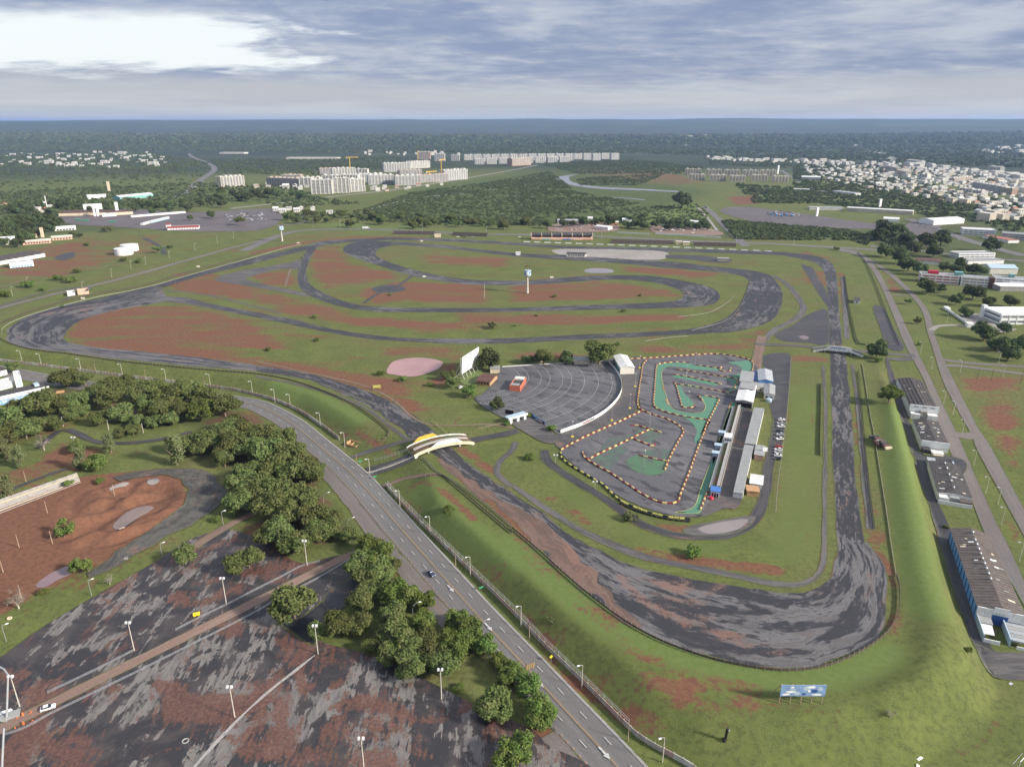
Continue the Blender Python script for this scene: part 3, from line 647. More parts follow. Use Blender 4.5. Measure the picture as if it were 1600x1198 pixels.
def strip(name, A, B, mat_, step=6.0, cross=6, world=False, jag=0.0, dz=None):
    """a paved way between its two edges"""
    if not world: A = pxpoly(A); B = pxpoly(B)
    a = spline(A, step=step); n = len(a); bd = spline(B, n=n * 6); j = 0; ids = []
    for i in range(n):                                   # partner of each point across the way, never running backwards
        lo, hi = j, min(len(bd), j + 90); d = np.hypot(*(bd[lo:hi] - a[i]).T); j = lo + int(np.argmin(d)); ids.append(j)
    ids = np.array(ids, float); ids[0] = 0; ids[-1] = len(bd) - 1
    ker = np.ones(9) / 9; sm = np.convolve(np.r_[[ids[0]] * 4, ids, [ids[-1]] * 4], ker, 'valid'); ids = np.maximum.accumulate(np.clip(sm + np.arange(n) * 1e-3, 0, len(bd) - 1)); ids[0] = 0; ids[-1] = len(bd) - 1
    b = np.stack([np.interp(ids, np.arange(len(bd)), bd[:, q]) for q in (0, 1)], 1)
    rows, uvs, eds = [], [], []; u = 0; w = float(np.mean(np.hypot(*(a - b).T)))
    for i in range(n):
        if i: u += float(np.hypot(*(((a[i] + b[i]) - (a[i - 1] + b[i - 1])) / 2)))
        ja = (vnoise(np.array([u]), np.array([1.0]), 7, 1)[0] - 0.5) * jag; jb = (vnoise(np.array([u]), np.array([9.0]), 7, 2)[0] - 0.5) * jag
        d = (b[i] - a[i]) / (np.hypot(*(b[i] - a[i])) + 1e-6); p, q = a[i] + d * ja, b[i] + d * jb
        rows.append([p + (q - p) * j / cross for j in range(cross + 1)]); uvs += [(u, w * j / cross) for j in range(cross + 1)]; wd = float(np.hypot(*(q - p))); m1 = min(0.45, 1.6 / max(wd, 0.1)); ts = [0, m1] + [m1 + (1 - 2 * m1) * k / (cross - 2) for k in range(1, cross - 2)] + [1 - m1, 1]
        rows[-1] = [p + (q - p) * t_ for t_ in ts]; uvs[-(cross + 1):] = [(u, w * t_) for t_ in ts]; eds += [min(t_, 1 - t_) * wd for t_ in ts]
    return struct(link(name, sheet_mesh(name, rows, mat_, lay() if dz is None else dz, uvs, eds)))
def offset_line(pts, d):
    p = np.array([q[:2] for q in pts]); t = np.gradient(p, axis=0); t /= np.hypot(*t.T)[:, None] + 1e-9
    return p + np.stack([-t[:, 1], t[:, 0]], 1) * d
def ribbon(name, C, width, mat_, step=4.0, cross=4, world=False, jag=0.0):
    c = spline(C if world else pxpoly(C), step=step)
    return strip(name, [tuple(q) for q in offset_line(c, width / 2)], [tuple(q) for q in offset_line(c, -width / 2)], mat_, step, cross, True, jag)
def flat_mesh(name, poly, mat_, dz):
    n = len(poly); p = np.array(poly); ar = float(np.sum(p[:, 0] * np.roll(p[:, 1], -1) - np.roll(p[:, 0], -1) * p[:, 1])); t = np.roll(p, -1, 0) - np.roll(p, 1, 0); t /= np.hypot(*t.T)[:, None] + 1e-9
    ext = min(np.ptp(p[:, 0]), np.ptp(p[:, 1])); ins = min(1.6, ext * 0.12); inner = p + np.stack([-t[:, 1], t[:, 0]], 1) * ins * (1 if ar > 0 else -1)
    v = [(x, y, H(x, y) + dz) for x, y in poly] + [(x, y, H(x, y) + dz) for x, y in inner]
    tr = [tuple(i + n for i in t_) for t_ in tessellate_polygon([[Vector((x, y, 0)) for x, y in inner]])]
    f = []
    for i in range(n): j = (i + 1) % n; tr += [(i, j, n + j), (i, n + j, n + i)]
    for t in tr:
        a, b, c = [Vector(v[i]) for i in t]
        f.append(t if (b - a).cross(c - a).z > 0 else (t[0], t[2], t[1]))
    me = bpy.data.meshes.new(name); me.from_pydata(v, [], f); me.materials.append(MATS[mat_])
    at = me.attributes.new('edge', 'FLOAT', 'POINT'); at.data.foreach_set('value', [0.0] * n + [ins] * n)
    uv = me.uv_layers.new(name='UVMap')
    for li, lp in enumerate(me.loops): q = v[lp.vertex_index]; uv.data[li].uv = (q[0], q[1])
    me.update(); return me
def area(name, pts, mat_, smooth=True, world=False, closed=True, step=2.5, dz=None, kind='structure'):
    p = pts if world else pxpoly(pts)
    if smooth: p = [tuple(q) for q in spline(p, step=step, closed=True)[:-1]]
    o = link(name, flat_mesh(name, p, mat_, lay() if dz is None else dz)); o['kind'] = kind
    return o
def child_area(name, pts, mat_, parent, smooth=True, world=False):
    o = area(name, pts, mat_, smooth, world); del o['kind']; o.parent = parent; return o

# --- the racing circuit
race_track = strip('race_track', [(607,371),(512,376),(482,383),(400,402),(312,425),(240,447)], [(607,375),(530,380),(490,388),(400,411),(312,432),(222,460)], 'track_asphalt', cross=5, jag=1.5)
strip('race_track', [(607,371),(720,374),(880,384),(1000,387),(1200,393),(1237,395),(1275,400),(1297,409),(1306,424),(1308,440)], [(607,375),(720,378),(880,388),(1000,392),(1200,398),(1232,401),(1262,407),(1280,415),(1288,428),(1291,440)], 'track_asphalt', jag=1.0)
strip('race_track', [(250,444),(160,465),(100,477),(50,492),(20,507),(9.5,521),(15,534),(37,542),(62,546),(105,550),(175,560),(250,567),(325,574),(400,580)],
      [(262,468),(225,477),(162,489),(125,502),(106,516),(101,526),(104,532),(112,536),(140,541),(175,545),(200,547),(250,552),(300,557),(399,570)], 'bend_asphalt', cross=10, jag=2)
strip('race_track', [(400,580),(475,592),(525,612),(575,635),(612,660),(637,680),(662,694),(677,707),(700,732),(730,752),(762,775),(799,803)],
      [(399,570),(480,582),(545,602),(600,622),(650,650),(685,682),(708,700),(722,714),(752,737),(790,762),(830,788),(860,806)], 'track_asphalt', cross=8, jag=2.5)
strip('race_track', [(790,797),(825,834),(862,875),(915,925),(940,945),(975,970),(1012,990),(1050,1008),(1087,1020),(1125,1030),(1199,1042),(1250,1043),(1287,1038),(1325,1024),(1355,1007),(1375,989),(1386,969),(1389,948),(1385,918),(1380,882),(1365,862),(1352,847)],
      [(852,802),(875,822),(905,842),(945,862),(985,882),(1030,895),(1070,903),(1110,910),(1150,915),(1190,921),(1220,924),(1250,924),(1275,918),(1292,907),(1302,893),(1305,880),(1306,870),(1306,862),(1306,856),(1306,850),(1306,846),(1305,842)], 'bend_asphalt', cross=16, jag=2)
strip('race_track', [(1353,850),(1347,825),(1342,787),(1337,737),(1334,687),(1331,650),(1325,587),(1321,550),(1316,530),(1311,475),(1308,438)],
      [(1306,850),(1304,800),(1302,740),(1300,687),(1299,650),(1297,590),(1296,550),(1294,530),(1293,475),(1291,438)], 'track_asphalt', jag=1.0)
strip('race_track', [(215,462),(250,463),(295,466),(332,475),(400,488),(462,500),(525,515),(600,525),(675,529),(800,528),(900,523),(1000,519),(1075,514),(1125,501),(1150,483),(1162,463),(1169,446),(1167,436),(1150,429),(1112,424),(1050,419),(975,412),(900,407),(800,400),(725,391),(650,384.5),(612,383),(590,390)],
      [(222,478),(262,472),(310,478),(355,487),(430,502),(500,517),(565,528),(640,534),(720,537),(800,536),(925,530),(1025,525),(1125,520),(1162,516),(1200,504),(1215,491),(1222,475),(1222,456),(1215,442),(1199,428),(1162,421),(1100,415),(1050,409),(925,401),(800,395),(700,384),(620,378),(560,376)], 'track_asphalt', cross=8, jag=1.5)
strip('race_track', [(612,377.5),(575,376.5),(550,380),(536,387),(540,396),(560,405),(592,415),(640,430),(700,441),(760,446),(830,445),(900,440),(960,437),(1010,440),(1045,447),(1065,456),(1066,464),(1052,470),(1000,474),(900,477),(800,481),(650,481),(575,478),(530,468),(492,450),(480,436),(480,418),(488,398),(496,386)],
      [(612,384),(594,388),(587,394),(590,401),(612,411),(645,421),(690,431),(750,438),(830,438),(900,432),(975,430),(1025,432),(1075,440),(1110,449),(1125,460),(1120,472),(1095,479),(1025,482),(925,484),(800,487),(650,488),(575,486),(525,477),(482,461),(466,443),(466,420),(474,400),(482,386)], 'track_asphalt', cross=5, jag=0.6)
strip('dirt_margin', [(683,716),(725,752),(765,785),(800,815),(850,865),(900,908),(955,952),(1000,980)], [(694,716),(745,752),(795,785),(838,815),(886,855),(926,892),(966,935),(1004,978)], 'dirt_margin', 3, 6, jag=6)
area('apron', [(335,437),(372,424),(420,416),(462,408),(472,402),(466,420),(440,420),(400,430),(385,436),(420,446),(470,456),(480,464),(430,454),(380,446)], 'service_asphalt')
ribbon('service_road', [(446,448),(450,432),(455,420)], 3, 'dirt_path')
ribbon('service_road', [(240,447),(252,452),(275,455),(330,462),(395,478),(440,490)], 3.5, 'service_asphalt')
strip('link_road', [(1250,412),(1262,432),(1278,458),(1293,480)], [(1270,418),(1280,436),(1290,452),(1296,470)], 'dark_asphalt')
area('paved_circle', [(581,451),(595,446),(615,445),(632,449),(633,453),(618,457),(595,457),(584,455)], 'dark_asphalt')
ribbon('service_road', [(568,474),(585,462),(600,455)], 4.5, 'dark_asphalt'); ribbon('service_road', [(620,448),(632,440),(645,430)], 4.5, 'dark_asphalt')
ribbon('service_road', [(1207,430),(1232,446),(1248,467),(1255,485),(1238,501),(1212,514),(1200,525),(1186,545),(1183,565)], 6.5, 'service_asphalt', jag=1.5)
area('paved_apron', [(1210,522),(1240,507),(1265,490),(1292,485),(1294,535),(1262,536),(1225,533)], 'dark_asphalt')
area('old_puddle', [(1248,526),(1256,524),(1264,527),(1258,531)], 'puddle')
# back paddock: pale concrete apron, oval of the old pit road
area('paddock_apron', [(862,391),(900,389),(1000,391),(1040,394),(1043,404),(1000,406),(930,402),(880,399)], 'concrete')
strip('pit_road', [(1040,398),(1090,399),(1130,404),(1140,409)], [(1040,404),(1080,406),(1110,410),(1140,411)], 'dark_asphalt')
area('paved_oval', [(1108,406),(1118,403),(1135,403),(1146,406),(1136,409),(1118,409)], 'dark_asphalt')
# service lanes inside and beside the straight
strip('service_road', [(1283,572),(1285,600),(1287,650),(1286,700),(1285,760),(1284,830),(1283,866),(1275,892),(1250,908),(1200,905),(1125,889),(1050,875),(1000,862),(950,842),(900,819),(876,803),(837,778),(805,757)],
      [(1289,572),(1291,600),(1293,650),(1293,700),(1293,760),(1293,830),(1293,870),(1284,900),(1252,918),(1200,915),(1125,899),(1050,885),(1000,874),(950,854),(900,830),(872,812),(832,786),(800,762)], 'service_asphalt', jag=0.6)
ribbon('service_road', [(800,760),(784,748),(776,736),(782,720),(799,705),(806,690)], 4.0, 'service_asphalt')
strip('service_road', [(1329,570),(1333,600),(1338,650),(1345,737),(1351,800),(1353,825)], [(1335,570),(1339,600),(1346,650),(1356,737),(1363,800),(1367,828)], 'service_asphalt', jag=0.8)
strip('service_road', [(1313,432),(1316,475),(1319,530)], [(1320,432),(1325,475),(1328,530)], 'service_asphalt', jag=0.8)
ribbon('ring_path', [(850,703),(852,714),(862,727),(900,752),(950,782),(1000,817),(1037,831),(1075,838),(1137,836),(1172,820),(1188,795),(1197,755),(1203,720),(1212,680),(1217,640),(1219,610)], 5.5, 'dark_asphalt', jag=1)
area('yard', [(1192,556),(1232,552),(1236,575),(1234,600),(1229,650),(1221,700),(1212,702),(1208,660),(1200,620),(1195,580)], 'dark_asphalt')
area('broad_puddle', [(1065,828),(1085,820),(1110,815),(1150,808),(1180,806),(1172,822),(1140,835),(1110,838),(1080,836)], 'service_asphalt')
area('shallow_puddle', [(1090,826),(1110,819),(1150,812),(1170,812),(1150,828),(1110,834)], 'canal_water')
ribbon('dirt_path', [(400,564),(470,580),(560,600),(610,622),(640,648),(665,662),(700,665),(760,663),(800,668)], 2.2, 'dirt_path')
ribbon('dirt_path', [(1190,525),(1186,545),(1181,580)], 8, 'dirt_path', jag=1.5)
ribbon('dirt_path', [(595,636),(560,622),(500,600)], 2.4, 'service_asphalt'); ribbon('dirt_path', [(636,686),(612,668),(580,643),(540,624),(470,602),(400,588)], 3.0, 'service_asphalt', jag=0.8)
ribbon('dirt_path', [(548,714),(575,706),(610,696),(640,688),(652,686)], 4.5, 'service_asphalt', jag=1); ribbon('dirt_path', [(597,760),(630,748),(660,743),(690,742)], 3.5, 'dirt_path')
# red pond and other water
area('pond', [(604,582),(612,567),(630,561),(655,559),(680,562),(692,567),(684,577),(660,586),(640,589),(618,586)], 'pond_water', dz=0.25)
area('field_puddle', [(914,422),(930,419),(955,421),(957,426),(935,427),(916,426)], 'canal_water')
area('pit_puddle', [(176,822),(188,808),(205,796),(228,790),(241,793),(232,800),(216,808),(200,820),(186,826)], 'puddle')
area('field_puddle', [(230,752),(242,747),(250,751),(242,758),(232,758)], 'canal_water', dz=0.42); area('field_puddle', [(170,764),(185,757),(203,754),(198,760),(182,763),(172,768)], 'canal_water', dz=0.42)
area('muddy_puddle', [(55,915),(75,898),(100,886),(112,884),(112,896),(90,906),(70,918)], 'puddle_violet'); area('muddy_puddle', [(186,866),(205,852),(222,846),(216,856),(198,866)], 'puddle_violet')

# --- the avenue in front, offset from its kerb on the berm side
AV_R = [(-60,562),(0,572),(75,585),(150,598),(225,609),(320,614),(400,624),(437,637),(475,658),(505,682),(540,710),(570,735),(597,762),(650,820),(712,887),(770,949),(857,1038),(912,1095),(975,1160),(1050,1240),(1130,1330)]
av = spline(pxpoly(AV_R), step=5.0)
def av_off(d): return [tuple(q) for q in offset_line(av, -d)]
avenue = strip('avenue', av_off(0), av_off(15.2), 'road_asphalt', 5, 8, True)
PARK0 = 14.9
i0 = min(range(len(av)), key=lambda i: np.hypot(*(av[i] - np.array(P(540,710)[:2])))); i1 = min(range(len(av)), key=lambda i: np.hypot(*(av[i] - np.array(P(800,978)[:2]))))
strip('parking_strip', av_off(15.0)[i0:i1], [tuple(q) for q in offset_line(av, -22.5)][i0:i1], 'road_brown', 5, 3, True, jag=1.5)
i2 = min(range(len(av)), key=lambda i: np.hypot(*(av[i] - np.array(P(930,1112)[:2]))))
strip('parking_strip', av_off(15.0)[i2:], av_off(24.0)[i2:], 'road_brown', 5, 3, True, jag=1.5)
def dashes(parent, line, d, ln, gap, w, mat_, name, start=0):
    """painted marks on one line: one mesh"""
    c = spline([tuple(q) for q in offset_line(line, -d)], step=0.5); mb = MB(); per = ln + gap; n = len(c)
    k = int(start * 2)
    while k < n - 2:
        e = min(n - 1, k + max(1, int(ln * 2)))
        idxs = list(range(k, e + 1, 6 if ln > 8 else 2))
        if idxs[-1] != e: idxs.append(e)
        for a, b in zip(idxs[:-1], idxs[1:]):
            p, q = c[a], c[b]; t = (q - p) / (np.hypot(*(q - p)) + 1e-9); nn = np.array([-t[1], t[0]]) * w / 2
            mb.quad(*[(z[0], z[1], H(z[0], z[1]) + 0.45) for z in (p - nn, q - nn, q + nn, p + nn)])
        k += int(per * 2)
    o = mb.build(name, mat_, parent); return stuff(o)
dashes(avenue, av, 0.45, 400, 0.1, 0.18, 'white_mark', 'edge_line'); dashes(avenue, av, 3.9, 3.6, 8.4, 0.24, 'white_mark', 'lane_dash'); dashes(avenue, av, 10.9, 3.6, 8.4, 0.24, 'white_mark', 'lane_dash', 4)
dashes(avenue, av, 7.2, 500, 0.1, 0.16, 'yellow_mark', 'centre_line'); dashes(avenue, av, 7.6, 500, 0.1, 0.16, 'yellow_mark', 'centre_line'); dashes(avenue, av, 14.4, 1.2, 1.8, 0.3, 'ochre_mark', 'dotted_line')
def arrow(parent, px, py, mat_='white_mark', s=1.0):
    p = P(px, py); i = min(range(len(av)), key=lambda i: np.hypot(av[i][0] - p.x, av[i][1] - p.y)); t = av[min(i + 1, len(av) - 1)] - av[i - 1]; a = math.atan2(t[1], t[0])
    mb = MB(); mb.quad((-2.6 * s, -0.35 * s, 0), (0.6 * s, -0.35 * s, 0), (0.6 * s, 0.35 * s, 0), (-2.6 * s, 0.35 * s, 0)); mb.quad((0.6 * s, -1.0 * s, 0), (2.8 * s, 0, 0), (0.6 * s, 1.0 * s, 0))
    mb.build('lane_arrow', mat_, parent, (p.x, p.y, p.z + 0.46), a)
for q in ((704,920), (763,980), (842,1067), (944,1177)): arrow(avenue, *q)
# kerb of the avenue on the berm side and grass verge
k0 = av_off(-0.15); mb = MB()
for a, b in zip(k0[:-1], k0[1:]):
    a = np.array(a); b = np.array(b); t = (b - a) / np.hypot(*(b - a)); nn = np.array([-t[1], t[0]]) * 0.18
    za, zb = H(*a), H(*b); q = [a - nn, b - nn, b + nn, a + nn]
    mb.hexa([(q[0][0], q[0][1], za), (q[1][0], q[1][1], zb), (q[2][0], q[2][1], zb), (q[3][0], q[3][1], za), (q[0][0], q[0][1], za + 0.2), (q[1][0], q[1][1], zb + 0.2), (q[2][0], q[2][1], zb + 0.2), (q[3][0], q[3][1], za + 0.2)])
mb.build('kerb', 'grey_concrete', avenue)

# --- roads on the right
road_r = strip('side_road', [(1310,392),(1335,398),(1355,412),(1375,445),(1392,485),(1412,535),(1424,558),(1446,600),(1462,650),(1487,712),(1515,775),(1537,830),(1570,892),(1599,945),(1650,1040)],
      [(1312,388),(1345,395),(1367,415),(1385,445),(1407,490),(1432,545),(1447,575),(1469,622),(1485,655),(1507,702),(1550,800),(1575,850),(1603,910),(1630,960),(1690,1060)], 'road_brown', cross=5)
strip('side_road', [(1350,404),(1372,417),(1405,445),(1437,480),(1449,520),(1460,555),(1475,600),(1515,675),(1525,700),(1560,765),(1602,842),(1640,910)],
      [(1352,401),(1380,417),(1415,445),(1449,483),(1462,525),(1475,562),(1494,600),(1527,665),(1545,692),(1578,752),(1604,800),(1660,890)], 'road_brown', cross=5)
ribbon('side_road', [(1468,561),(1500,566),(1550,570),(1620,574)], 6, 'road_brown'); ribbon('side_road', [(1475,571),(1500,572),(1550,578),(1620,587)], 6, 'road_brown')
ribbon('side_road', [(1385,460),(1400,461),(1418,462)], 5, 'road_brown'); ribbon('side_road', [(1490,678),(1505,682),(1524,680)], 9, 'road_brown'); ribbon('side_road', [(1455,516),(1465,510),(1490,508),(1512,511)], 6, 'concrete')
ribbon('bridge_road', [(1180,538),(1240,540),(1275,543),(1305,546),(1345,549),(1385,552),(1430,556)], 7, 'service_asphalt'); ribbon('side_road', [(1386,560),(1405,562),(1425,560)], 7, 'service_asphalt')
strip('back_lane', [(1383,560),(1392,600),(1407,650),(1425,707),(1445,770),(1462,825),(1482,900),(1500,955),(1525,1012),(1550,1055)], [(1389,560),(1402,600),(1418,650),(1440,712),(1462,770),(1487,830),(1508,900),(1528,965),(1560,1018),(1620,1020)], 'dark_asphalt', cross=4, jag=1.2)
area('yard', [(1525,1005),(1560,1018),(1640,1020),(1640,1058),(1550,1056)], 'service_asphalt')
area('paved_lot', [(1364,480),(1381,482),(1396,512),(1413,545),(1386,543),(1376,515)], 'dark_asphalt')
area('yard', [(1424,704),(1500,716),(1510,735),(1490,745),(1445,735),(1436,720)], 'dark_asphalt')
# road behind the back straight and other far ways
ribbon('highway', [(380,392),(440,367),(480,360),(560,358),(640,361),(760,366),(900,368),(1000,373),(1110,378),(1200,381),(1290,386),(1375,391)], 15, 'road_asphalt', 14)
ribbon('highway', [(-40,492),(60,466),(180,438),(260,416),(360,388),(400,378),(440,366)], 9, 'road_brown', 10)
ribbon('far_road', [(420,352),(465,350),(480,342),(455,334),(400,330),(360,326)], 9, 'road_asphalt', 12)
ribbon('far_road', [(360,326),(450,316),(530,306),(620,296),(720,280),(800,266),(840,258)], 14, 'concrete', 30)
ribbon('far_road', [(250,318),(290,300),(315,280),(335,265),(325,255),(300,245),(296,240)], 22, 'road_asphalt', 30)
ribbon('far_road', [(560,332),(640,312),(740,300),(840,288)], 7, 'concrete', 30)
ribbon('far_road', [(1165,385),(1140,360),(1115,335),(1100,322)], 13, 'road_asphalt', 15); ribbon('far_road', [(1088,322),(1105,340),(1120,360)], 5, 'concrete', 15)
ribbon('far_road', [(1220,266),(1250,285),(1275,296),(1330,310)], 14, 'road_asphalt', 25); ribbon('far_road', [(1420,342),(1470,360),(1520,378),(1600,400)], 18, 'road_asphalt', 20)
ribbon('far_road', [(1310,218),(1345,230),(1375,240),(1400,252)], 40, 'concrete', 60); ribbon('far_road', [(1360,232),(1385,240),(1402,250)], 26, 'road_asphalt', 60)
ribbon('far_road', [(1360,385),(1440,392),(1520,402),(1600,408)], 12, 'road_asphalt', 15); ribbon('far_road', [(1070,228),(1085,222),(1100,215)], 30, 'concrete', 80)
strip('drainage_canal', [(860,278),(870,280),(885,288),(930,295),(1000,298),(1060,301)], [(905,272),(890,276),(895,285),(935,292),(1000,295.5),(1060,299)], 'canal_water', 20, dz=0.6)
ribbon('drainage_canal', [(945,308),(980,310),(1008,313)], 12, 'canal_water', 20)
ribbon('field_track', [(0,450),(60,432),(120,425),(200,410)], 3.5, 'dirt_path'); ribbon('field_track', [(225,372),(250,385),(258,398)], 7, 'dark_asphalt'); ribbon('field_track', [(100,468),(140,450),(80,455),(0,478)], 5, 'service_asphalt')
area('bus_yard', [(85,340),(180,326),(300,332),(420,326),(440,335),(435,348),(400,360),(300,362),(200,356),(110,350)], 'far_lot'); area('car_yard', [(1125,330),(1170,324),(1330,345),(1380,352),(1360,358),(1200,350)], 'far_lot'); area('town_lot', [(1410,358),(1430,345),(1470,352),(1440,375),(1412,372)], 'far_lot')
area('paved_lot', [(85,402),(112,394),(118,400),(100,407)], 'dark_asphalt')

# --- kart track, drive-in lot, foreground lots
kart = area('kart_track', [(1003,562),(1060,557),(1120,553),(1160,558),(1180,570),(1190,600),(1170,640),(1150,720),(1125,790),(1105,802),(1080,808),(1040,803),(980,782),(920,745),(880,712),(876,705),(890,695),(940,668),(985,648),(1000,635),(995,600)], 'kart_asphalt')
area('pit_apron', [(1150,640),(1172,640),(1180,660),(1160,780),(1130,795),(1105,806),(1085,808),(1100,795),(1118,760)], 'kart_dark')
area('outer_apron', [(950,563),(975,560),(1003,560),(1000,600),(996,636),(980,650),(940,668),(895,692),(876,702),(864,690),(860,680),(880,676),(912,664),(940,649),(962,630),(972,612),(971,590)], 'kart_dark')
def e5(pts): return [(980 + x / 7.62, 540 + y / 7.62) for x, y in pts]
def f6(pts): return [(860 + x / 6.4, 640 + y / 6.4) for x, y in pts]
for pl, mt in ((e5([(350,250),(420,212),(560,200),(740,212),(820,240),(1110,272),(1100,300),(800,285),(600,255),(480,255),(420,300),(410,360),(430,480),(470,620),(500,700),(560,765),(700,800),(830,808),(910,785),(925,710),(880,650),(860,610),(1000,612),(1100,640),(970,890),(740,860),(560,825),(420,785),(340,745),(315,680),(325,550),(335,400)]), 'green_paint'),
  (e5([(590,470),(620,470),(655,525),(700,590),(790,690),(800,720),(760,745),(660,735),(630,660),(600,560)]), 'green_paint'), (e5([(1200,205),(1330,190),(1480,190),(1470,350),(1320,400),(1200,365),(1330,340),(1370,300),(1330,245)]), 'green_paint'),
  (e5([(540,345),(700,365),(860,400),(1060,445),(1060,480),(860,440),(680,405),(560,380)]), 'green_paint'), (e5([(1150,380),(1320,400),(1270,570),(1180,552),(1260,500),(1240,440)]), 'green_paint'), (e5([(590,465),(760,470),(900,500),(1000,530),(860,512),(700,490)]), 'green_paint'),
  (e5([(640,840),(800,868),(970,890),(930,1000),(870,1143),(805,1143),(830,1040),(800,960),(730,890)]), 'green_paint'), (f6([(1460,250),(1490,230),(1590,110),(1540,230),(1480,345),(1440,310)]), 'green_paint'),
  (e5([(1250,680),(1340,715),(1385,725),(1375,750),(1300,745),(1255,780),(1110,1143),(1085,1143),(1180,860)]), 'green_paint'), (f6([(1640,470),(1590,560),(1500,800),(1430,980),(1240,1035),(1440,1046),(1510,1020),(1570,830),(1650,600)]), 'green_paint'),
  (f6([(760,520),(800,480),(900,455),(1040,470),(1150,520),(1160,600),(1120,640),(1000,660),(880,630),(790,580)]), 'green_island'), (f6([(600,270),(800,250),(980,170),(1110,215),(1050,300),(960,330),(820,310),(700,340),(560,410),(480,440)]), 'green_worn'),
  (f6([(400,500),(520,440),(700,360),(780,400),(700,470),(640,560),(560,600),(460,550)]), 'green_worn'), (f6([(880,440),(1080,400),(1230,430),(1180,520),(1000,480)]), 'green_worn')):
    child_area('green_surface', pl, mt, kart)
def line_part(name, pts, w, mat_, parent, world=False):
    c = spline(pts if world else pxpoly(pts), step=2.0); a = offset_line(c, w / 2); b = offset_line(c, -w / 2); mb = MB()
    for i in range(len(c) - 1): mb.quad(*[(q[0], q[1], H(q[0], q[1]) + 0.45) for q in (b[i], b[i + 1], a[i + 1], a[i])])
    return mb.build(name, mat_, parent)
for q in (e5([(420,290),(408,360),(430,480),(470,620),(500,700),(560,765),(700,800),(830,806),(910,785),(925,700),(850,610)]), e5([(1250,680),(1180,860),(1090,1143)]), f6([(1590,560),(1500,800),(1430,980),(1240,1035)]), f6([(1240,1035),(1440,1046),(1500,1020)])):
    line_part('edge_line', q, 0.3, 'lime_mark', kart)
for q in (e5([(430,480),(440,540)]), e5([(462,640),(490,710)]), e5([(1240,680),(1210,760)])): line_part('kerb_mark', q, 1.1, 'ochre_mark', kart)
LOT = [(786,573),(830,570),(880,567),(950,565),(962,578),(970,595),(971,612),(960,630),(940,647),(912,662),(876,676),(851,662),(832,650),(815,652),(790,654),(770,645),(750,632),(742,622),(757,613),(770,600),(778,585)]
lot = area('drive_in_lot', LOT, 'lot_asphalt')
area('entrance_yard', [(800,658),(822,652),(835,654),(858,670),(872,684),(866,694),(845,690),(820,676),(806,668)], 'service_asphalt')
LOTW = pxpoly(LOT); SCR = np.array(P(726, 590)[:2])
def lot_marks():
    rows = MB(); bays = MB(); radii = []
    r = np.hypot(*(np.array(P(812, 590)[:2]) - SCR)); k = 0
    while r < 175: radii.append(r); r += (6.2 if k % 2 == 0 else 9.0) if k < 6 else 9.5; k += 1
    for ri, r in enumerate(radii):
        n = int(r * 2.2 / 1.6); prev = None
        for i in range(n + 1):
            t = R(-78) + R(118) * i / n; p = SCR + r * np.array([math.cos(t), math.sin(t)])
            ok = bool(in_poly(np.array([p[0]]), np.array([p[1]]), LOTW)[0])
            if ok and prev is not None:
                d = (SCR - p) / r * 0.13
                rows.quad(*[(z[0], z[1], H(z[0], z[1]) + 0.45) for z in (prev[0] + prev[1], p - d, p + d, prev[0] - prev[1])])
            prev = (p, -((SCR - p) / r * 0.13)) if ok else None
            if ok and i % 2 == 0 and ri < 9 and (t < R(-22) or (t > R(12) and ri < 3)):
                u = (SCR - p) / r; w = np.array([-u[1], u[0]]) * 0.08; q = p + u * 4.6
                if in_poly(np.array([q[0]]), np.array([q[1]]), LOTW)[0]: bays.quad(*[(z[0], z[1], H(z[0], z[1]) + 0.45) for z in (p - w, q - w, q + w, p + w)])
    stuff(rows.build('row_marking', 'bay_mark', lot)); stuff(bays.build('bay_marking', 'bay_mark', lot))
lot_marks()
# lower left car park, red lane through it, gravel horseshoe
LOTA = [(300,842),(360,828),(420,850),(470,880),(540,868),(600,895),(640,925),(560,935),(500,965),(498,1000),(560,1018),(620,1040),(690,1075),(760,1110),(820,1135),(850,1160),(870,1230),(-80,1300),(-80,1090),(-40,1060),(60,985),(160,925),(240,880)]
def grid_area(name, pts, mat_, step=4.0):
    """paved area that follows the ground"""
    poly = [tuple(q) for q in spline(pxpoly(pts), step=3.0, closed=True)[:-1]]
    me = flat_mesh(name, poly, mat_, lay()); a = me.attributes.new('soil', 'FLOAT', 'POINT')
    return struct(link(name, me))
grid_area('worn_car_park', LOTA, 'worn_lot')
ribbon('red_lane', [(-60,1172),(0,1140),(60,1110),(150,1065),(250,1015),(330,975),(400,940),(470,905),(520,880),(560,862),(590,850)], 5.2, 'red_lane', 4, jag=0.5)
strip('gravel_bend', [(175,745),(215,738),(260,733),(300,733),(335,745),(355,765),(350,785),(325,805),(290,825),(240,850),(190,880),(140,905)], [(190,752),(220,747),(250,744),(275,748),(288,760),(292,780),(285,795),(265,810),(235,830),(200,850),(170,872),(135,895)], 'gravel_grey', cross=6, jag=4)
ribbon('park_path', [(60,700),(100,672),(150,690),(200,692),(260,685),(300,675)], 4.5, 'dark_asphalt', jag=1); ribbon('park_path', [(0,772),(60,748),(105,732)], 3.0, 'dark_asphalt'); ribbon('park_path', [(305,855),(330,838),(370,815),(400,800)], 5, 'dirt_path', jag=1)
ribbon('drain_channel', [(290,1215),(330,1170),(370,1128),(410,1090),(450,1058),(492,1024)], 1.0, 'grey_concrete', 3, jag=0.8)
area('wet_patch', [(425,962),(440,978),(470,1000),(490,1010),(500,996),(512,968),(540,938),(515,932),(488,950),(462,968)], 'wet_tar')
area('paved_corner', [(505,935),(545,905),(600,895),(620,925),(560,940),(520,955)], 'dark_asphalt')
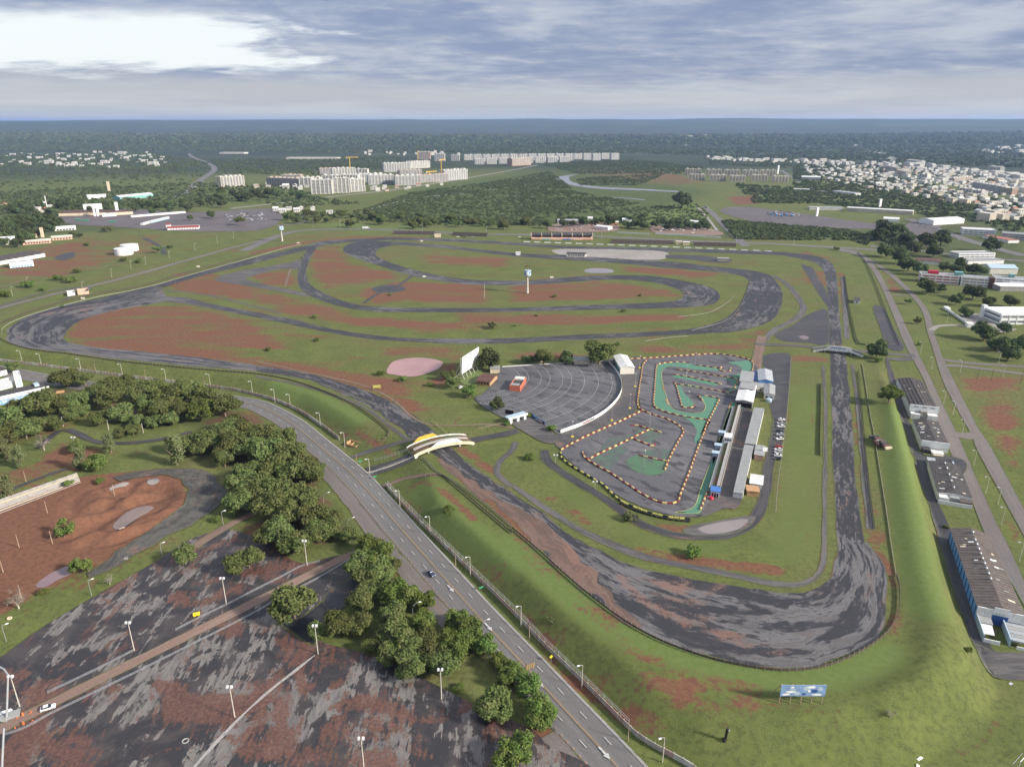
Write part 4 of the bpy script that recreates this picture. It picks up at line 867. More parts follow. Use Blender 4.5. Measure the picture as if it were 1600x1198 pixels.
# ------------------------------------------------------------------ trees
def leaf_cloud(seed, lumps, nleaf, size, mat_, name, inner=0.55, droop=0.0):
    """crown made of leaf sprays spread through overlapping lumps; unit radius"""
    rg = np.random.default_rng(seed)
    lw = np.array([l[3] ** 2 for l in lumps]); which = rg.choice(len(lumps), nleaf, p=lw / lw.sum())
    L = np.array(lumps)[which]
    d = rg.normal(size=(nleaf, 3)); d /= np.linalg.norm(d, axis=1)[:, None]
    r = inner + (1 - inner) * rg.random(nleaf) ** 0.5; r *= 1 + 0.10 * rg.normal(size=nleaf)
    c = L[:, :3] + d * (L[:, 3] * r)[:, None] * np.array([1, 1, 0.86])
    # sprays face roughly outward and up
    nrm = d * 0.8 + rg.normal(size=(nleaf, 3)) * 0.55 + np.array([0, 0, 0.35]); nrm /= np.linalg.norm(nrm, axis=1)[:, None]
    t = np.cross(nrm, rg.normal(size=(nleaf, 3))); t /= np.linalg.norm(t, axis=1)[:, None]; b = np.cross(nrm, t)
    s = size * (0.6 + 0.8 * rg.random(nleaf))[:, None]
    q = np.stack([c - t * s - b * s * 0.55, c + t * s * 0.9 - b * s * 0.65, c + t * s * 1.05 + b * s * 0.5, c - t * s * 0.8 + b * s * 0.7], 1)
    q[:, :, 2] -= droop * (np.abs(q[:, :, 0]) + np.abs(q[:, :, 1]))
    me = bpy.data.meshes.new(name); k = nleaf * 4
    me.vertices.add(k); me.vertices.foreach_set('co', q.reshape(-1)); me.loops.add(k); me.loops.foreach_set('vertex_index', np.arange(k, dtype=np.int32))
    me.polygons.add(nleaf); me.polygons.foreach_set('loop_start', np.arange(0, k, 4, dtype=np.int32)); me.polygons.foreach_set('loop_total', np.full(nleaf, 4, np.int32))
    me.update(calc_edges=True); me.materials.append(MATS[mat_]); return me
def dome_lumps(seed, n=11, flat=0.75, r=0.42, spread=0.68):
    rg = random.Random(seed); out = [(0, 0, 0.05, 0.60)]
    for i in range(n):
        a = 2 * math.pi * (i * 0.618 + rg.uniform(-0.1, 0.1)); e = rg.uniform(-0.55, 0.85); k = spread * math.sqrt(max(0.05, 1 - e * e * 0.9)) * rg.uniform(0.8, 1.1)
        out.append((math.cos(a) * k, math.sin(a) * k, e * flat * 0.8, r * rg.uniform(0.7, 1.2)))
    return out
def tall_lumps(seed, n=10):
    rg = random.Random(seed); return [(rg.uniform(-0.42, 0.42), rg.uniform(-0.42, 0.42), -0.9 + 2.0 * i / n, 0.40 * rg.uniform(0.75, 1.2)) for i in range(n)]
def loose_lumps(seed, n=15):
    rg = random.Random(seed); out = []
    for i in range(n):
        a = rg.uniform(0, 6.28); k = rg.uniform(0.2, 0.9); out.append((math.cos(a) * k, math.sin(a) * k, rg.uniform(-0.4, 0.6) * (1.1 - k * 0.6), rg.uniform(0.18, 0.34)))
    return out
def trunk_mesh(seed, bare=False):
    """unit: ground at z=0, crown centre at z=1"""
    rg = random.Random(seed); mb = MB()
    mb.tube([(0, 0, 0), (rg.uniform(-.03, .03), rg.uniform(-.03, .03), 0.35), (rg.uniform(-.05, .05), 0, 0.62)], 0.075, 8, 0.055)
    for i in range(8 if bare else 5):
        a = i * 2.4 + rg.uniform(-.4, .4); k = rg.uniform(0.35, 0.7); z = rg.uniform(0.4, 0.62)
        e = (math.cos(a) * k, math.sin(a) * k, z + rg.uniform(0.35, 0.65)); m = (math.cos(a) * k * 0.45, math.sin(a) * k * 0.45, z + 0.2)
        mb.tube([(0, 0, z - 0.1), m, e], 0.04, 5, 0.012)
        if bare:
            for j in range(4):
                b = a + rg.uniform(-1, 1); mb.tube([m if j < 2 else e, (e[0] + math.cos(b) * 0.25, e[1] + math.sin(b) * 0.25, e[2] + rg.uniform(0, 0.3))], 0.014, 4, 0.005)
    return mb
CROWNS = {
  'mango': [leaf_cloud(10 + i, dome_lumps(i, 12, 0.75, 0.40), 4200, 0.060, 'leaf_mango', 'crown') for i in range(5)],
  'bright': [leaf_cloud(30 + i, dome_lumps(40 + i, 14, 0.85, 0.36, 0.72), 3200, 0.058, 'leaf_bright', 'crown', 0.4) for i in range(4)],
  'olive': [leaf_cloud(50 + i, tall_lumps(60 + i), 2600, 0.055, 'leaf_olive', 'crown', 0.4) for i in range(3)],
  'dark': [leaf_cloud(70 + i, dome_lumps(80 + i, 10, 0.8, 0.42, 0.62), 1500, 0.085, 'leaf_dark', 'crown') for i in range(5)],
  'loose': [leaf_cloud(90 + i, loose_lumps(100 + i), 1500, 0.062, 'leaf_bright', 'crown', 0.2) for i in range(3)],
  'bush': [leaf_cloud(110 + i, dome_lumps(120 + i, 9, 0.55, 0.40, 0.7), 1300, 0.075, 'leaf_bright', 'crown', 0.4) for i in range(3)],
  'pale': [leaf_cloud(130 + i, loose_lumps(140 + i, 18), 1300, 0.06, 'leaf_olive', 'crown', 0.3) for i in range(2)],
  'dry': [leaf_cloud(150, loose_lumps(151, 14), 420, 0.035, 'leaf_dry', 'crown', 0.1)],
}
TRUNKS = [trunk_mesh(i).mesh('trunk', 'trunk_bark', True) for i in range(4)]; BARE = trunk_mesh(9, True).mesh('trunk', 'palm_bark', True)
def depth_of(p): return p[1] * CP + (CAMH - p[2]) * SP
def plant(kind, px, py, rpx, label, group=None, name='tree', cat='tree', world=None, rm=None, squash=None):
    """rpx: crown radius in photograph pixels, (px, py): middle of the crown"""
    if world is None:
        p = P(px, py); r = rpx * depth_of(p) / FPX
        for _ in range(2):
            hc = r * (0.6 if kind in ('bush', 'pale') else 1.45 if kind == 'olive' else 0.92); p = P(px, py, hc); r = rpx * depth_of((p.x, p.y, p.z + hc)) / FPX
    else: p, r = Vector((world[0], world[1], H(*world))), rm; hc = r * 0.92
    low = kind in ('bush', 'pale'); hc = r * (0.55 if low else 1.45 if kind == 'olive' else 0.92); zs = {'mango': 0.92, 'bush': 0.85, 'olive': 1.1}.get(kind, 1.0) * random.uniform(0.92, 1.1)
    root = thing(name, label, cat, (p.x, p.y, p.z), random.uniform(0, 6.28), group)
    t = link('trunk', BARE if kind == 'dry' else random.choice(TRUNKS), root); t.scale = (hc, hc, hc)
    c = link('crown', random.choice(CROWNS[kind]), root); c.location = (0, 0, hc); k = 1.12 if kind in ('mango', 'bright', 'dark') else 1.0; c.scale = (r * k, r * k, r * zs)
    return root
LAND = [((300,700), 'by the head of the gravel bend'), ((372,770), 'above the gravel bend tip'), ((430,840), 'over the grass tongue of the car park'), ((505,815), 'by the curved lamp at the parking strip'), ((490,735), 'beside the white car parked on the avenue'), ((440,680), 'at the avenue bend'), ((430,765), 'deep in the middle of the grove'), ((365,670), 'where the grove meets the avenue bend'),
  ((100,588), 'in front of the campus by the avenue'), ((60,632), 'against the white campus fascia'), ((20,668), 'at the leafless grey tree'), ((120,635), 'by the first pale park pole'), ((175,645), 'by the second pale park pole'), ((225,665), 'by the third pale park pole'), ((180,600), 'along the avenue wall opposite the park'), ((235,608), 'at the middle of the avenue row'), ((310,615), 'at the end of the avenue row'), ((265,640), 'above the park path'),
  ((560,885), 'at the mouth of the red lane'), ((510,980), 'by the floodlight pole on the island tip'), ((565,950), 'next to the dark paved corner'), ((620,990), 'in the thick of the island'), ((650,1035), 'at the lower island edge'), ((690,1035), 'above the floodlight pole with the shrub'), ((625,925), 'along the parking strip'), ((665,955), 'at the curved lamp of the island'), ((720,985), 'beside the avenue arrow'), ((790,1045), 'at the speed hump'), ((840,1110), 'at the lower brown parking strip'), ((710,1008), 'behind the feathery front row')]
def near_land(px, py): return min(LAND, key=lambda l: math.hypot(l[0][0] - px, (l[0][1] - py) * 1.5))[1]
MANGO = ('dense round dark green mango tree in the grove along the avenue', 'mango trees of the grove along the avenue')
PARKT = ('broad flat-topped green tree in the park below the avenue bend', 'park trees below the avenue bend')
LEAFY = ('bright green feathery tree on the verge between avenue and car park', 'feathery trees between avenue and car park')
ISLE = ('dark glossy tree on the grass island beside the worn car park', 'dark trees on the car park island')
for q in [(20,572,10),(100,588,18),(131,591,13),(185,598,20),(155,607,18),(172,620,20),(120,625,18),(140,615,14),(62,630,24),(38,632,20),(88,632,18),(112,644,14),(130,640,11),(10,650,22),(157,650,15),(187,644,18),(220,612,18),(237,605,18),(262,620,22),(295,612,22),(320,617,20),(230,632,16),(250,640,18),(270,632,16),(287,642,16),(350,632,22),(215,657,11),(240,657,12),(207,670,12),(190,675,10),(265,652,14),(38,670,18),(12,675,18),(62,662,14),(82,660,14)]:
    plant('mango', *q, 'broad green park tree ' + near_land(*q[:2]), PARKT[1])
for q in [(312,700,15),(332,682,22),(355,670,22),(370,665,20),(360,692,22),(345,707,16),(380,687,24),(392,700,22),(350,717,14),(375,755,24),(385,737,22),(372,782,22),(390,770,22),(412,680,22),(437,682,20),(415,705,24),(450,705,24),(475,727,22),(485,740,18),(425,732,22),(455,737,22),(415,760,24),(442,770,24),(472,770,20),(482,785,20),(420,790,24),(450,800,24),(487,805,24),(432,825,24),(415,837,18),(457,847,22),(475,840,22),(500,827,20),(512,825,20),(520,810,16)]:
    plant('mango', *q, 'dense round mango tree ' + near_land(*q[:2]), MANGO[1])
for q in [(580,850,20),(592,870,26),(612,923,24),(632,930,24),(662,938,18),(662,970,18),(710,1015,22),(705,998,18),(790,1058,16),(805,1050,18),(845,1107,24),(312,640,20),(825,1070,20),(840,1125,20),(732,980,20),(757,1005,18),(737,998,20),(782,1033,16),(715,965,18)]:
    plant('bright', *q, 'bright feathery tree ' + near_land(*q[:2]), LEAFY[1])
for q in [(560,882,24),(590,890,22),(575,900,22),(610,882,16),(562,940,20),(575,925,18),(525,975,24),(502,983,18),(562,975,20),(612,960,22),(620,988,26),(637,1003,24),(612,1020,20),(580,1005,14),(642,1038,24),(682,1028,20),(692,1040,22),(670,1003,22)]:
    plant('mango', *q, 'dark glossy tree ' + near_land(*q[:2]), ISLE[1])
plant('mango', 458, 943, 31, 'lone wide mango tree on dark wet asphalt beside the red lane'); plant('mango', 770, 1100, 28, 'round mango tree at the corner of the car park by the light pole')
plant('bright', 810, 1165, 26, 'yellow-green leafy tree at the lower verge of the avenue', 'leafy trees at the lower end of the verge'); plant('bright', 790, 1192, 22, 'yellow-green leafy tree at the lower verge of the avenue', 'leafy trees at the lower end of the verge')
plant('bush', 717, 1073, 10, 'low shrub on the grass beside the white light pole', name='shrub', cat='shrub'); plant('mango', 545, 835, 15, 'small round tree by the mouth of the red lane'); plant('mango', 500, 730, 9, 'small tree by the parked white car on the avenue')
plant('olive', 272, 700, 20, 'tall thin-leaved tree at the gravel bend of the dirt track'); plant('olive', 170, 690, 13, 'upright pale green tree beside the park path'); plant('bright', 147, 722, 15, 'round bright green tree above the concrete bleachers'); plant('olive', 121, 715, 14, 'greyish green tree beside the round bright one above the bleachers'); plant('mango', 118, 697, 12, 'small dark tree under the twin lamp in the park')
plant('olive', 27, 712, 14, 'tall olive tree at the end of the bleachers', 'olive trees at the end of the bleachers'); plant('olive', 6, 700, 14, 'tall olive tree at the end of the bleachers', 'olive trees at the end of the bleachers'); plant('olive', 8, 757, 15, 'tall olive tree at the end of the bleachers', 'olive trees at the end of the bleachers')
plant('mango', 290, 690, 19, 'dense round mango tree behind the tall thin-leaved one'); plant('mango', 288, 868, 18, 'isolated round tree on grass above the upper car park'); plant('mango', 368, 880, 19, 'pair of round trees on the grass tongue beside the car park', 'round trees on the grass tongue'); plant('mango', 388, 872, 20, 'pair of round trees on the grass tongue beside the car park', 'round trees on the grass tongue')
plant('loose', 97, 825, 18, 'open bright green tree standing on the red dirt track'); plant('bright', 126, 882, 15, 'compact bright green tree by a pole on the red dirt track')
for a, l in (((155,750,8), 'green shrub beside the pole at the dirt track edge'), ((107,754,8), 'green shrub growing through the concrete bleachers'), ((337,810,8), 'light green shrub under the lamp by the gravel bend'), ((67,924,8), 'yellowish shrub on the red dirt beside the muddy puddle')): plant('bush', *a, l, name='shrub', cat='shrub')
plant('dry', 25, 935, 20, 'leafless grey shrub at the rim of the dirt track', name='bare_shrub', cat='shrub'); plant('dry', 66, 690, 16, 'leafless grey tree among the park trees', name='bare_tree'); plant('dry', 170, 905, 10, 'leafless grey sapling on the grass beside the dirt track', name='bare_tree'); plant('dry', 1392, 1114, 9, 'bare grey tree on the berm slope beyond the billboard', name='bare_tree')
# around the drive-in cinema
for k, a, l in (('dark', (764,562,19), 'large dark tree behind the cinema screen'), ('mango', (700,585,10), 'bushy tree at the left foot of the cinema screen'), ('mango', (708,597,11), 'dark bush tree below the left foot of the cinema screen'), ('bright', (734,610,12), 'leafy tree on the drive-in edge beside the white parked van'), ('dark', (777,631,11), 'dark tree at the drive-in fence corner'), ('dark', (824,561,9), 'small round tree on the drive-in back wall'), ('mango', (850,558,14), 'round tree over the cream shed at the drive-in wall'), ('dark', (884,558,12), 'bluish dark tree on the drive-in back wall'), ('mango', (937,549,23), 'largest dome-shaped tree at the far corner of the drive-in'),
  ('bush', (827,648,6), 'shrub at the end of the blue drive-in sign wall'), ('bush', (862,668,9), 'round shrub at the start of the curved white wall'), ('bush', (792,661,6), 'shrub beside the white drive-in gate'), ('bush', (965,537,5), 'low shrub beside the dome-shaped tree'), ('bush', (701,795,10), 'solitary shrub on the grass berm by the guard rail'), ('pale', (860,968,7), 'pale sapling on the dark berm slope'), ('pale', (986,806,12), 'spreading shrub on the grass below the kart track'), ('bush', (1083,860,15), 'low wide bush beside the service lane below the kart track'), ('bush', (828,713,9), 'shrub on the grass left of the kart ring path'),
  ('dark', (1372,546,15), 'dark spreading tree at the end of the white footbridge'), ('bush', (1373,562,7), 'small bush under the tree at the footbridge end'), ('bright', (1391,615,17), 'dark round tree leaning over the berm beside the ruined hall'), ('bush', (1513,1014,7), 'shrub at the berm foot near the blue warehouse'), ('bush', (1478,822,5), 'shrub at the back corner of the blue warehouse'), ('bush', (1437,537,4), 'small shrub between the two side roads'), ('bush', (1307,388,5), 'shrub beside the highway at the circuit corner')):
    plant(k, *a, l, name='shrub' if k in ('bush', 'pale') else 'tree', cat='shrub' if k in ('bush', 'pale') else 'tree')
for a in ((495,530,5),(492,494,5),(419,545,5),(672,600,6),(629,591,8),(595,582,7),(609,460,3),(867,462,4),(974,485,4),(1000,461,3),(97,478,3),(838,492,3),(805,508,3)): plant('bush', *a, 'small green shrub dotted on the circuit infield', 'infield shrubs', 'shrub', 'shrub')
plant('pale', 769, 508, 9, 'pale feathery bush on the infield grass above the drive-in', name='shrub', cat='shrub')
RT = ('dark green tree by the institute buildings on the right', 'trees by the institute buildings'); FR = ('dark tree in the row along the school fence', 'trees along the school fence')
for a in ((1450,446,14),(1495,467,10),(1510,487,9),(1540,517,16),(1560,537,14),(1577,550,16),(1595,537,14),(1522,455,14),(1570,512,10),(1545,470,10),(1580,470,11),(1470,450,8)): plant('dark', *a, *RT)
for a in ((1387,390,13),(1407,400,14),(1420,412,13),(1440,420,11),(1450,375,14),(1472,370,14),(1385,357,16),(1400,360,14),(1375,365,12),(1550,382,12),(1475,417,9),(1495,420,9),(1520,420,9),(1535,422,8),(1430,385,12),(1460,392,11),(1418,372,12),(1500,410,9)): plant('dark', *a, *FR)
FARL = [((30,372), 'by the sawtooth workshop'), ((55,352), 'behind the cream school tower'), ((15,350), 'among the left-hand houses'), ((100,325), 'by the thin white mast'), ((150,320), 'around the white arched hangar'), ((215,318), 'in front of the green hangar'), ((280,318), 'at the near end of the distant avenue'), ((330,312), 'across the distant avenue'), ((30,325), 'west of the bus garage'), ((180,330), 'behind the white pylons'), ((360,298), 'below the tan apartment block'), ((430,304), 'before the scaffolded shell'), ((475,306), 'below the finned blocks'),
  ((450,338), 'by the highway ramp'), ((520,340), 'above the box truck'), ((600,344), 'behind the left open stand'), ((680,346), 'behind the cream hut of the stand'), ((760,348), 'behind the short dark stand'), ((840,350), 'at the corner of the roofed grandstand'), ((890,346), 'by the grey-roofed depot office'), ((960,346), 'by the tan gatehouse'), ((1010,348), 'between the two depot walls'), ((1080,350), 'by the white depot workshop')]
def far_land(px, py): return min(FARL, key=lambda l: math.hypot(l[0][0] - px, (l[0][1] - py) * 3))[1]
def scatter(kind, poly, n, rpx, lab, grp, sep=0.8):
    xs = [p[0] for p in poly]; ys = [p[1] for p in poly]; placed = []; tries = 0
    while len(placed) < n and tries < n * 40:
        tries += 1; a, b = random.uniform(min(xs), max(xs)), random.uniform(min(ys), max(ys)); r = random.uniform(*rpx)
        if not in_poly(np.array([a]), np.array([b]), poly)[0]: continue
        if any(abs(a - c) < (r + e) * sep and abs(b - d) < (r + e) * sep * 0.45 for c, d, e in placed): continue
        placed.append((a, b, r)); plant(kind, a, b, r, ('leafy' if kind == 'mango' else 'dark') + ' mid-distance tree ' + far_land(a, b), 'mid-distance trees ' + far_land(a, b))
scatter('dark', [(0,345),(60,335),(100,345),(60,365),(50,378),(0,380)], 26, (6, 11), 'dark crowded tree by the tan school buildings', 'trees by the tan school')
scatter('dark', [(0,318),(120,314),(250,318),(330,308),(350,318),(250,332),(140,328),(60,332),(0,336)], 34, (5, 9), 'dark tree in the belt around the bus garage', 'trees around the bus garage')
scatter('dark', [(330,292),(345,296),(420,300),(480,302),(480,310),(400,308),(330,306)], 12, (5, 9), 'dark tree in front of the tan apartment block', 'trees before the tan apartment block')
scatter('mango', [(430,330),(520,328),(640,335),(800,342),(860,345),(860,352),(700,352),(560,350),(470,346)], 30, (5, 9), 'leafy tree in the belt behind the highway', 'trees behind the highway')
scatter('dark', [(870,342),(1000,338),(1100,345),(1110,356),(1060,354),(960,350),(880,350)], 24, (5, 9), 'dark tree around the roadside depots', 'trees around the roadside depots')
for a, k in (((168,357,9),'pale'),((374,343,10),'loose'),((330,335,7),'dark'),((297,340,5),'dark'),((1066,312,14),'dark'),((193,405,6),'bush'),((216,407,6),'bush'),((246,388,8),'loose'),((90,433,9),'bush'),((110,436,9),'bush'),((43,443,10),'bush'),((66,451,6),'bush'),((120,423,6),'bush'),((5,458,10),'bush'),((136,381,5),'bush'),((113,366,5),'dark'),((125,367,4),'dark'),((265,385,5),'bush'),((1420,470,6),'loose'),((1435,500,7),'loose')):
    plant(k, *a, 'scattered small tree on the open ground beyond the circuit', 'small trees on open ground')
# ------------------------------------------------------------------ rails, fences and walls
def place_along(line, spacing):
    c = spline(line, step=spacing); return c, np.arctan2(*(np.gradient(c, axis=0).T[::-1]))
def fence(name, label, pts, post_gap, h, rails, rail_mat, post_mat, cat='fence', single_posts=False, rail_h=0.16, pr=0.07, group=None, up=0.0):
    line = pxpoly(pts); c, ang = place_along(line, post_gap); root = thing(name, label, cat, (c[0][0], c[0][1], H(*c[0])), 0, group); o = np.array([c[0][0], c[0][1], H(*c[0])])
    zs = [H(*q) for q in c]
    for k, rz in enumerate(rails):
        mb = MB()
        for i in range(len(c) - 1):
            t = (c[i + 1] - c[i]) / (np.hypot(*(c[i + 1] - c[i])) + 1e-9); nn = np.array([-t[1], t[0]]) * 0.05; pts8 = []
            for dz in (rz, rz + rail_h):
                for q, s in ((c[i], -1), (c[i + 1], -1), (c[i + 1], 1), (c[i], 1)):
                    z = zs[i] if q is c[i] else zs[i + 1]; pts8.append((q[0] + nn[0] * s - o[0], q[1] + nn[1] * s - o[1], z + dz - o[2]))
            mb.hexa(pts8)
        mb.build('rail', rail_mat, root)
    if single_posts:
        me = MB().box(-pr, pr, -pr, pr, 0, h).mesh('post', post_mat)
        for i in range(len(c)): link('post', me, root, (c[i][0] - o[0], c[i][1] - o[1], zs[i] - o[2]), ang[i])
    else:
        mb = MB()
        for i in range(len(c)): x, y = c[i] - o[:2]; mb.box(x - pr, x + pr, y - pr, y + pr, zs[i] - o[2], zs[i] + h - o[2])
        stuff(mb.build('post', post_mat, root))
    return root
NEARB = [(800,826),(837,857),(882,898),(925,934),(975,971),(1025,999),(1075,1019),(1125,1034),(1199,1047),(1250,1048),(1300,1039),(1350,1016),(1385,990),(1402,963),(1405,923),(1400,900)]
fence('guard_rail', 'rusty guard rail with pale posts round the widest asphalt bend', NEARB, 2.6, 1.9, (0.35, 0.8), 'rail_dark', 'rail_metal', 'guard rail', True, 0.38, 0.09)
fence('guard_rail', 'low concrete-edged rail on top of the right-hand grass berm', [(1400,900),(1392,850),(1385,800),(1375,737),(1365,675),(1360,650),(1350,587),(1347,570)], 3, 0.9, (0.1,), 'kerb', 'kerb', 'guard rail', False, 0.5)
fence('guard_rail', 'dark rail curving from the yellow bridge down to the bend', [(665,746),(690,744),(712,760),(750,792),(800,834)], 2.6, 1.7, (0.35, 0.8), 'rail_dark', 'rail_metal', 'guard rail', True, 0.36)
fence('guard_rail', 'grey rail beside the track under the yellow bridge', [(662,716),(680,736),(700,748),(720,760),(760,790),(800,824)], 3, 1.2, (0.4, 0.8), 'rail_metal', 'rail_metal', 'guard rail', False, 0.25)
fence('guard_rail', 'long dark rail along the berm above the avenue wall', [(0,529),(15,537),(50,547),(100,553),(175,564),(250,572),(325,579),(399,585),(450,594),(500,610),(550,632),(587,657),(607,674),(606,682),(592,691)], 3.2, 1.7, (0.35, 0.8), 'rail_dark', 'post_wood', 'guard rail', False, 0.4)
fence('guard_rail', 'dark rail behind the cream wall of the left straight', [(0,507),(25,496),(75,479),(150,460),(225,446),(312,421),(399,398)], 4, 1.8, (0.5, 1.1), 'rail_dark', 'rail_dark', 'guard rail', False, 0.5)
fence('safety_wall', 'low cream wall edging the left straight', [(2,523),(5,512),(28,499),(78,483),(152,464),(228,449),(314,425),(400,401),(440,389),(470,382)], 5, 0.35, (0.0,), 'grey_concrete', 'grey_concrete', 'wall', False, 0.35)
fence('guard_rail', 'dark rail along the right side of the long straight', [(1366,826),(1358,760),(1351,690),(1345,620),(1341,580)], 4, 1.5, (0.3, 0.8), 'dark_metal', 'dark_metal', 'guard rail', False, 0.3)
fence('guard_rail', 'short dark wall between lawn and service lane', [(1282,600),(1282,640),(1281,680),(1281,712)], 4, 1.4, (0.0,), 'rail_dark', 'rail_dark', 'guard rail', False, 1.3)
fence('guard_rail', 'hedge-dark rail beside the upper straight', [(1320,432),(1325,470),(1332,505),(1340,535),(1352,540)], 4, 1.8, (0.3, 0.9), 'dark_metal', 'dark_metal', 'guard rail', False, 0.5)
fence('guard_rail', 'thin rail along the outside of the right-hand lawn', [(1340,395),(1352,410),(1368,445),(1385,490),(1405,540)], 4, 1.6, (0.4, 1.0), 'dark_metal', 'dark_metal', 'guard rail', False, 0.3)
fence('guard_rail', 'grey rail inside the wide upper-right bend', [(1172,440),(1163,465),(1150,488),(1128,504),(1080,517)], 4, 1.0, (0.3,), 'rail_metal', 'rail_metal', 'guard rail', False, 0.4)
fence('wire_fence', 'thin wire fence between the kart yard and the lawn', [(1236,560),(1232,620),(1226,680),(1215,760),(1212,800)], 3, 1.8, (0.9, 1.7), 'rail_metal', 'post_concrete', 'fence', False, 0.05)
for pts, lab in (([(75,1083),(120,1062),(165,1040),(208,1018)], 'metal crowd rail beside the red lane near the white car'), ([(275,985),(320,962),(360,943),(400,922),(440,902),(470,886),(500,878)], 'metal crowd rail along the upper edge of the red lane'), ([(5,1150),(40,1138),(80,1116),(150,1082),(220,1048),(300,1008),(340,988)], 'long metal rail along the lower edge of the red lane'), ([(340,988),(400,957),(450,928),(490,908),(530,885),(556,868)], 'metal rail where the red lane nears the avenue')):
    fence('crowd_rail', lab, pts, 2.2, 1.15, (0.35, 0.7, 1.05), 'galvanised', 'galvanised', 'railing', True, 0.07, 0.04)
fence('bridge_fence', 'wire fence on the far side of the bridge approach', [(585,722),(610,715),(640,705),(655,699)], 2, 1.8, (0.8, 1.7), 'galvanised', 'galvanised', 'fence', True, 0.06, 0.05); fence('bridge_fence', 'wire fence on the near side of the bridge approach', [(578,742),(596,734),(620,725),(645,717)], 2, 1.3, (0.6, 1.2), 'galvanised', 'galvanised', 'fence', True, 0.06, 0.05)
fence('wire_fence', 'wire fence along the path from the yellow bridge to the gate', [(675,659),(700,680)], 3, 1.2, (0.9,), 'lime_block', 'galvanised', 'fence', False, 0.2); fence('wire_fence', 'wooden fence below the drive-in corner', [(748,672),(780,664),(800,663)], 2.5, 1.4, (0.6, 1.2), 'post_wood', 'post_wood', 'fence', False, 0.1)
fence('concrete_barrier', 'broken white barrier line beside the middle straight', [(1008,533),(1040,528),(1075,525)], 4, 0.8, (0.0,), 'grey_concrete', 'grey_concrete', 'barrier', False, 0.3); fence('concrete_barrier', 'thin white barrier inside the inner hairpin', [(1060,495),(1100,490),(1120,483),(1140,470),(1146,462)], 4, 0.7, (0.0,), 'grey_concrete', 'grey_concrete', 'barrier', False, 0.25)
# panel wall of the avenue
PANELS = [MB().box(-1.46, 1.46, -0.09, 0.09, 0, 2.1).mesh('panel', m) for m in ('wall_panel', 'wall_panel_white', 'wall_panel_pink')]
def panel_wall(label, pts, white=0.2, pink=0.3):
    line = pxpoly(pts); c, ang = place_along(line, 3.0); root = thing('panel_wall', label, 'wall', (c[0][0], c[0][1], H(*c[0]))); o = root.location
    for i in range(len(c) - 1):
        m = (c[i] + c[i + 1]) / 2; t = c[i + 1] - c[i]; r = random.random(); me = PANELS[1] if r < white else PANELS[2] if r < white + pink else PANELS[0]
        link('panel', me, root, (m[0] - o.x, m[1] - o.y, H(*m) - o.z + random.uniform(-0.08, 0.05)), math.atan2(t[1], t[0]))
    mb = MB()
    for q in c: x, y = q[0] - o.x, q[1] - o.y; z = H(*q) - o.z; mb.box(x - 0.14, x + 0.14, y - 0.14, y + 0.14, z, z + 2.3)
    stuff(mb.build('pillar', 'post_concrete', root))
panel_wall('stained concrete panel wall below the berm, upper avenue stretch', [(-40,558),(0,564),(87,575),(195,589),(320,604),(399,618),(455,637),(500,664),(530,687)], 0.35, 0.3)
panel_wall('stained concrete panel wall below the berm, lower avenue stretch', [(603,760),(650,811),(712,871),(800,957),(850,1009),(912,1069),(980,1137),(1012,1162),(1075,1197),(1110,1222)], 0.15, 0.4)
fence('wire_fence', 'tall wire fence right behind the lower panel wall', [(606,758),(653,809),(715,869),(803,954),(853,1006),(915,1066),(983,1133)], 4, 2.6, (1.6, 2.5), 'galvanised', 'galvanised', 'fence', False, 0.05)

# ------------------------------------------------------------------ poles and lamps
def pole_meshes(h, r, style):
    p = MB(); p.tube([(0, 0, 0), (0, 0, h)], r, 8, r * 0.6); out = [('pole', p)]
    a = MB(); l = MB()
    if style == 'lamp': a.tube([(0, 0, h - 0.2), (0.5, 0, h + 0.15), (1.4, 0, h + 0.2)], 0.07, 6); l.box(1.1, 2.1, -0.28, 0.28, h + 0.1, h + 0.32, 0.08)
    if style == 'twin': a.box(-1.0, 1.0, -0.06, 0.06, h - 0.1, h + 0.1); [l.box(s * 0.9 - 0.4, s * 0.9 + 0.4, -0.3, 0.3, h - 0.3, h + 0.35, 0.06) for s in (-1, 1)]
    if style == 'curve': a.tube([(0, 0, h), (0.4, 0, h + 1.3), (1.4, 0, h + 2.2), (2.6, 0, h + 2.5)], 0.09, 6, 0.06); l.box(2.4, 3.4, -0.22, 0.22, h + 2.35, h + 2.6, 0.06)
    if style == 'flood': a.box(-0.9, 0.9, -0.08, 0.08, h - 0.5, h - 0.3); [l.box(s * 0.6 - 0.35, s * 0.6 + 0.35, -0.5, 0.25, h - 0.3, h + 0.45, 0.06) for s in (-1, 1)]
    if a.v: out += [('arm', a), ('lamp_head', l)]
    return out
_pole_cache = {}
def pole(px, py, h, style, label, group, mat_='post_concrete', r=0.16, name='street_lamp', cat='street lamp', rz=0.0, base=None):
    key = (h, style, mat_, r)
    if key not in _pole_cache: _pole_cache[key] = [(n, mb.mesh(n, mat_ if n == 'pole' else 'galvanised' if n == 'arm' else 'lamp_head')) for n, mb in pole_meshes(h, r, style)]
    p = P(px, py); root = thing(name, label, cat, p, rz, group)
    last = root
    for n, me in _pole_cache[key]:
        o = link(n, me, last if n == 'lamp_head' else root); last = o if n == 'arm' else last
    if base: MB().box(-0.9, 0.9, -0.9, 0.9, 0, 0.8, 0.25).build('base', base, root)
    return root
G1 = ('concrete street lamp standing against the avenue panel wall', 'street lamps along the panel wall')
for q in ((35,566),(65,571),(127,579),(192,588),(260,596),(329,604),(395,616),(430,629),(454,637),(501,667),(539,699),(578,742),(625,793),(672,835),(735,900),(814,979),(909,1074),(1035,1190)): pole(*q, 9.5, 'lamp', *G1, rz=R(200))
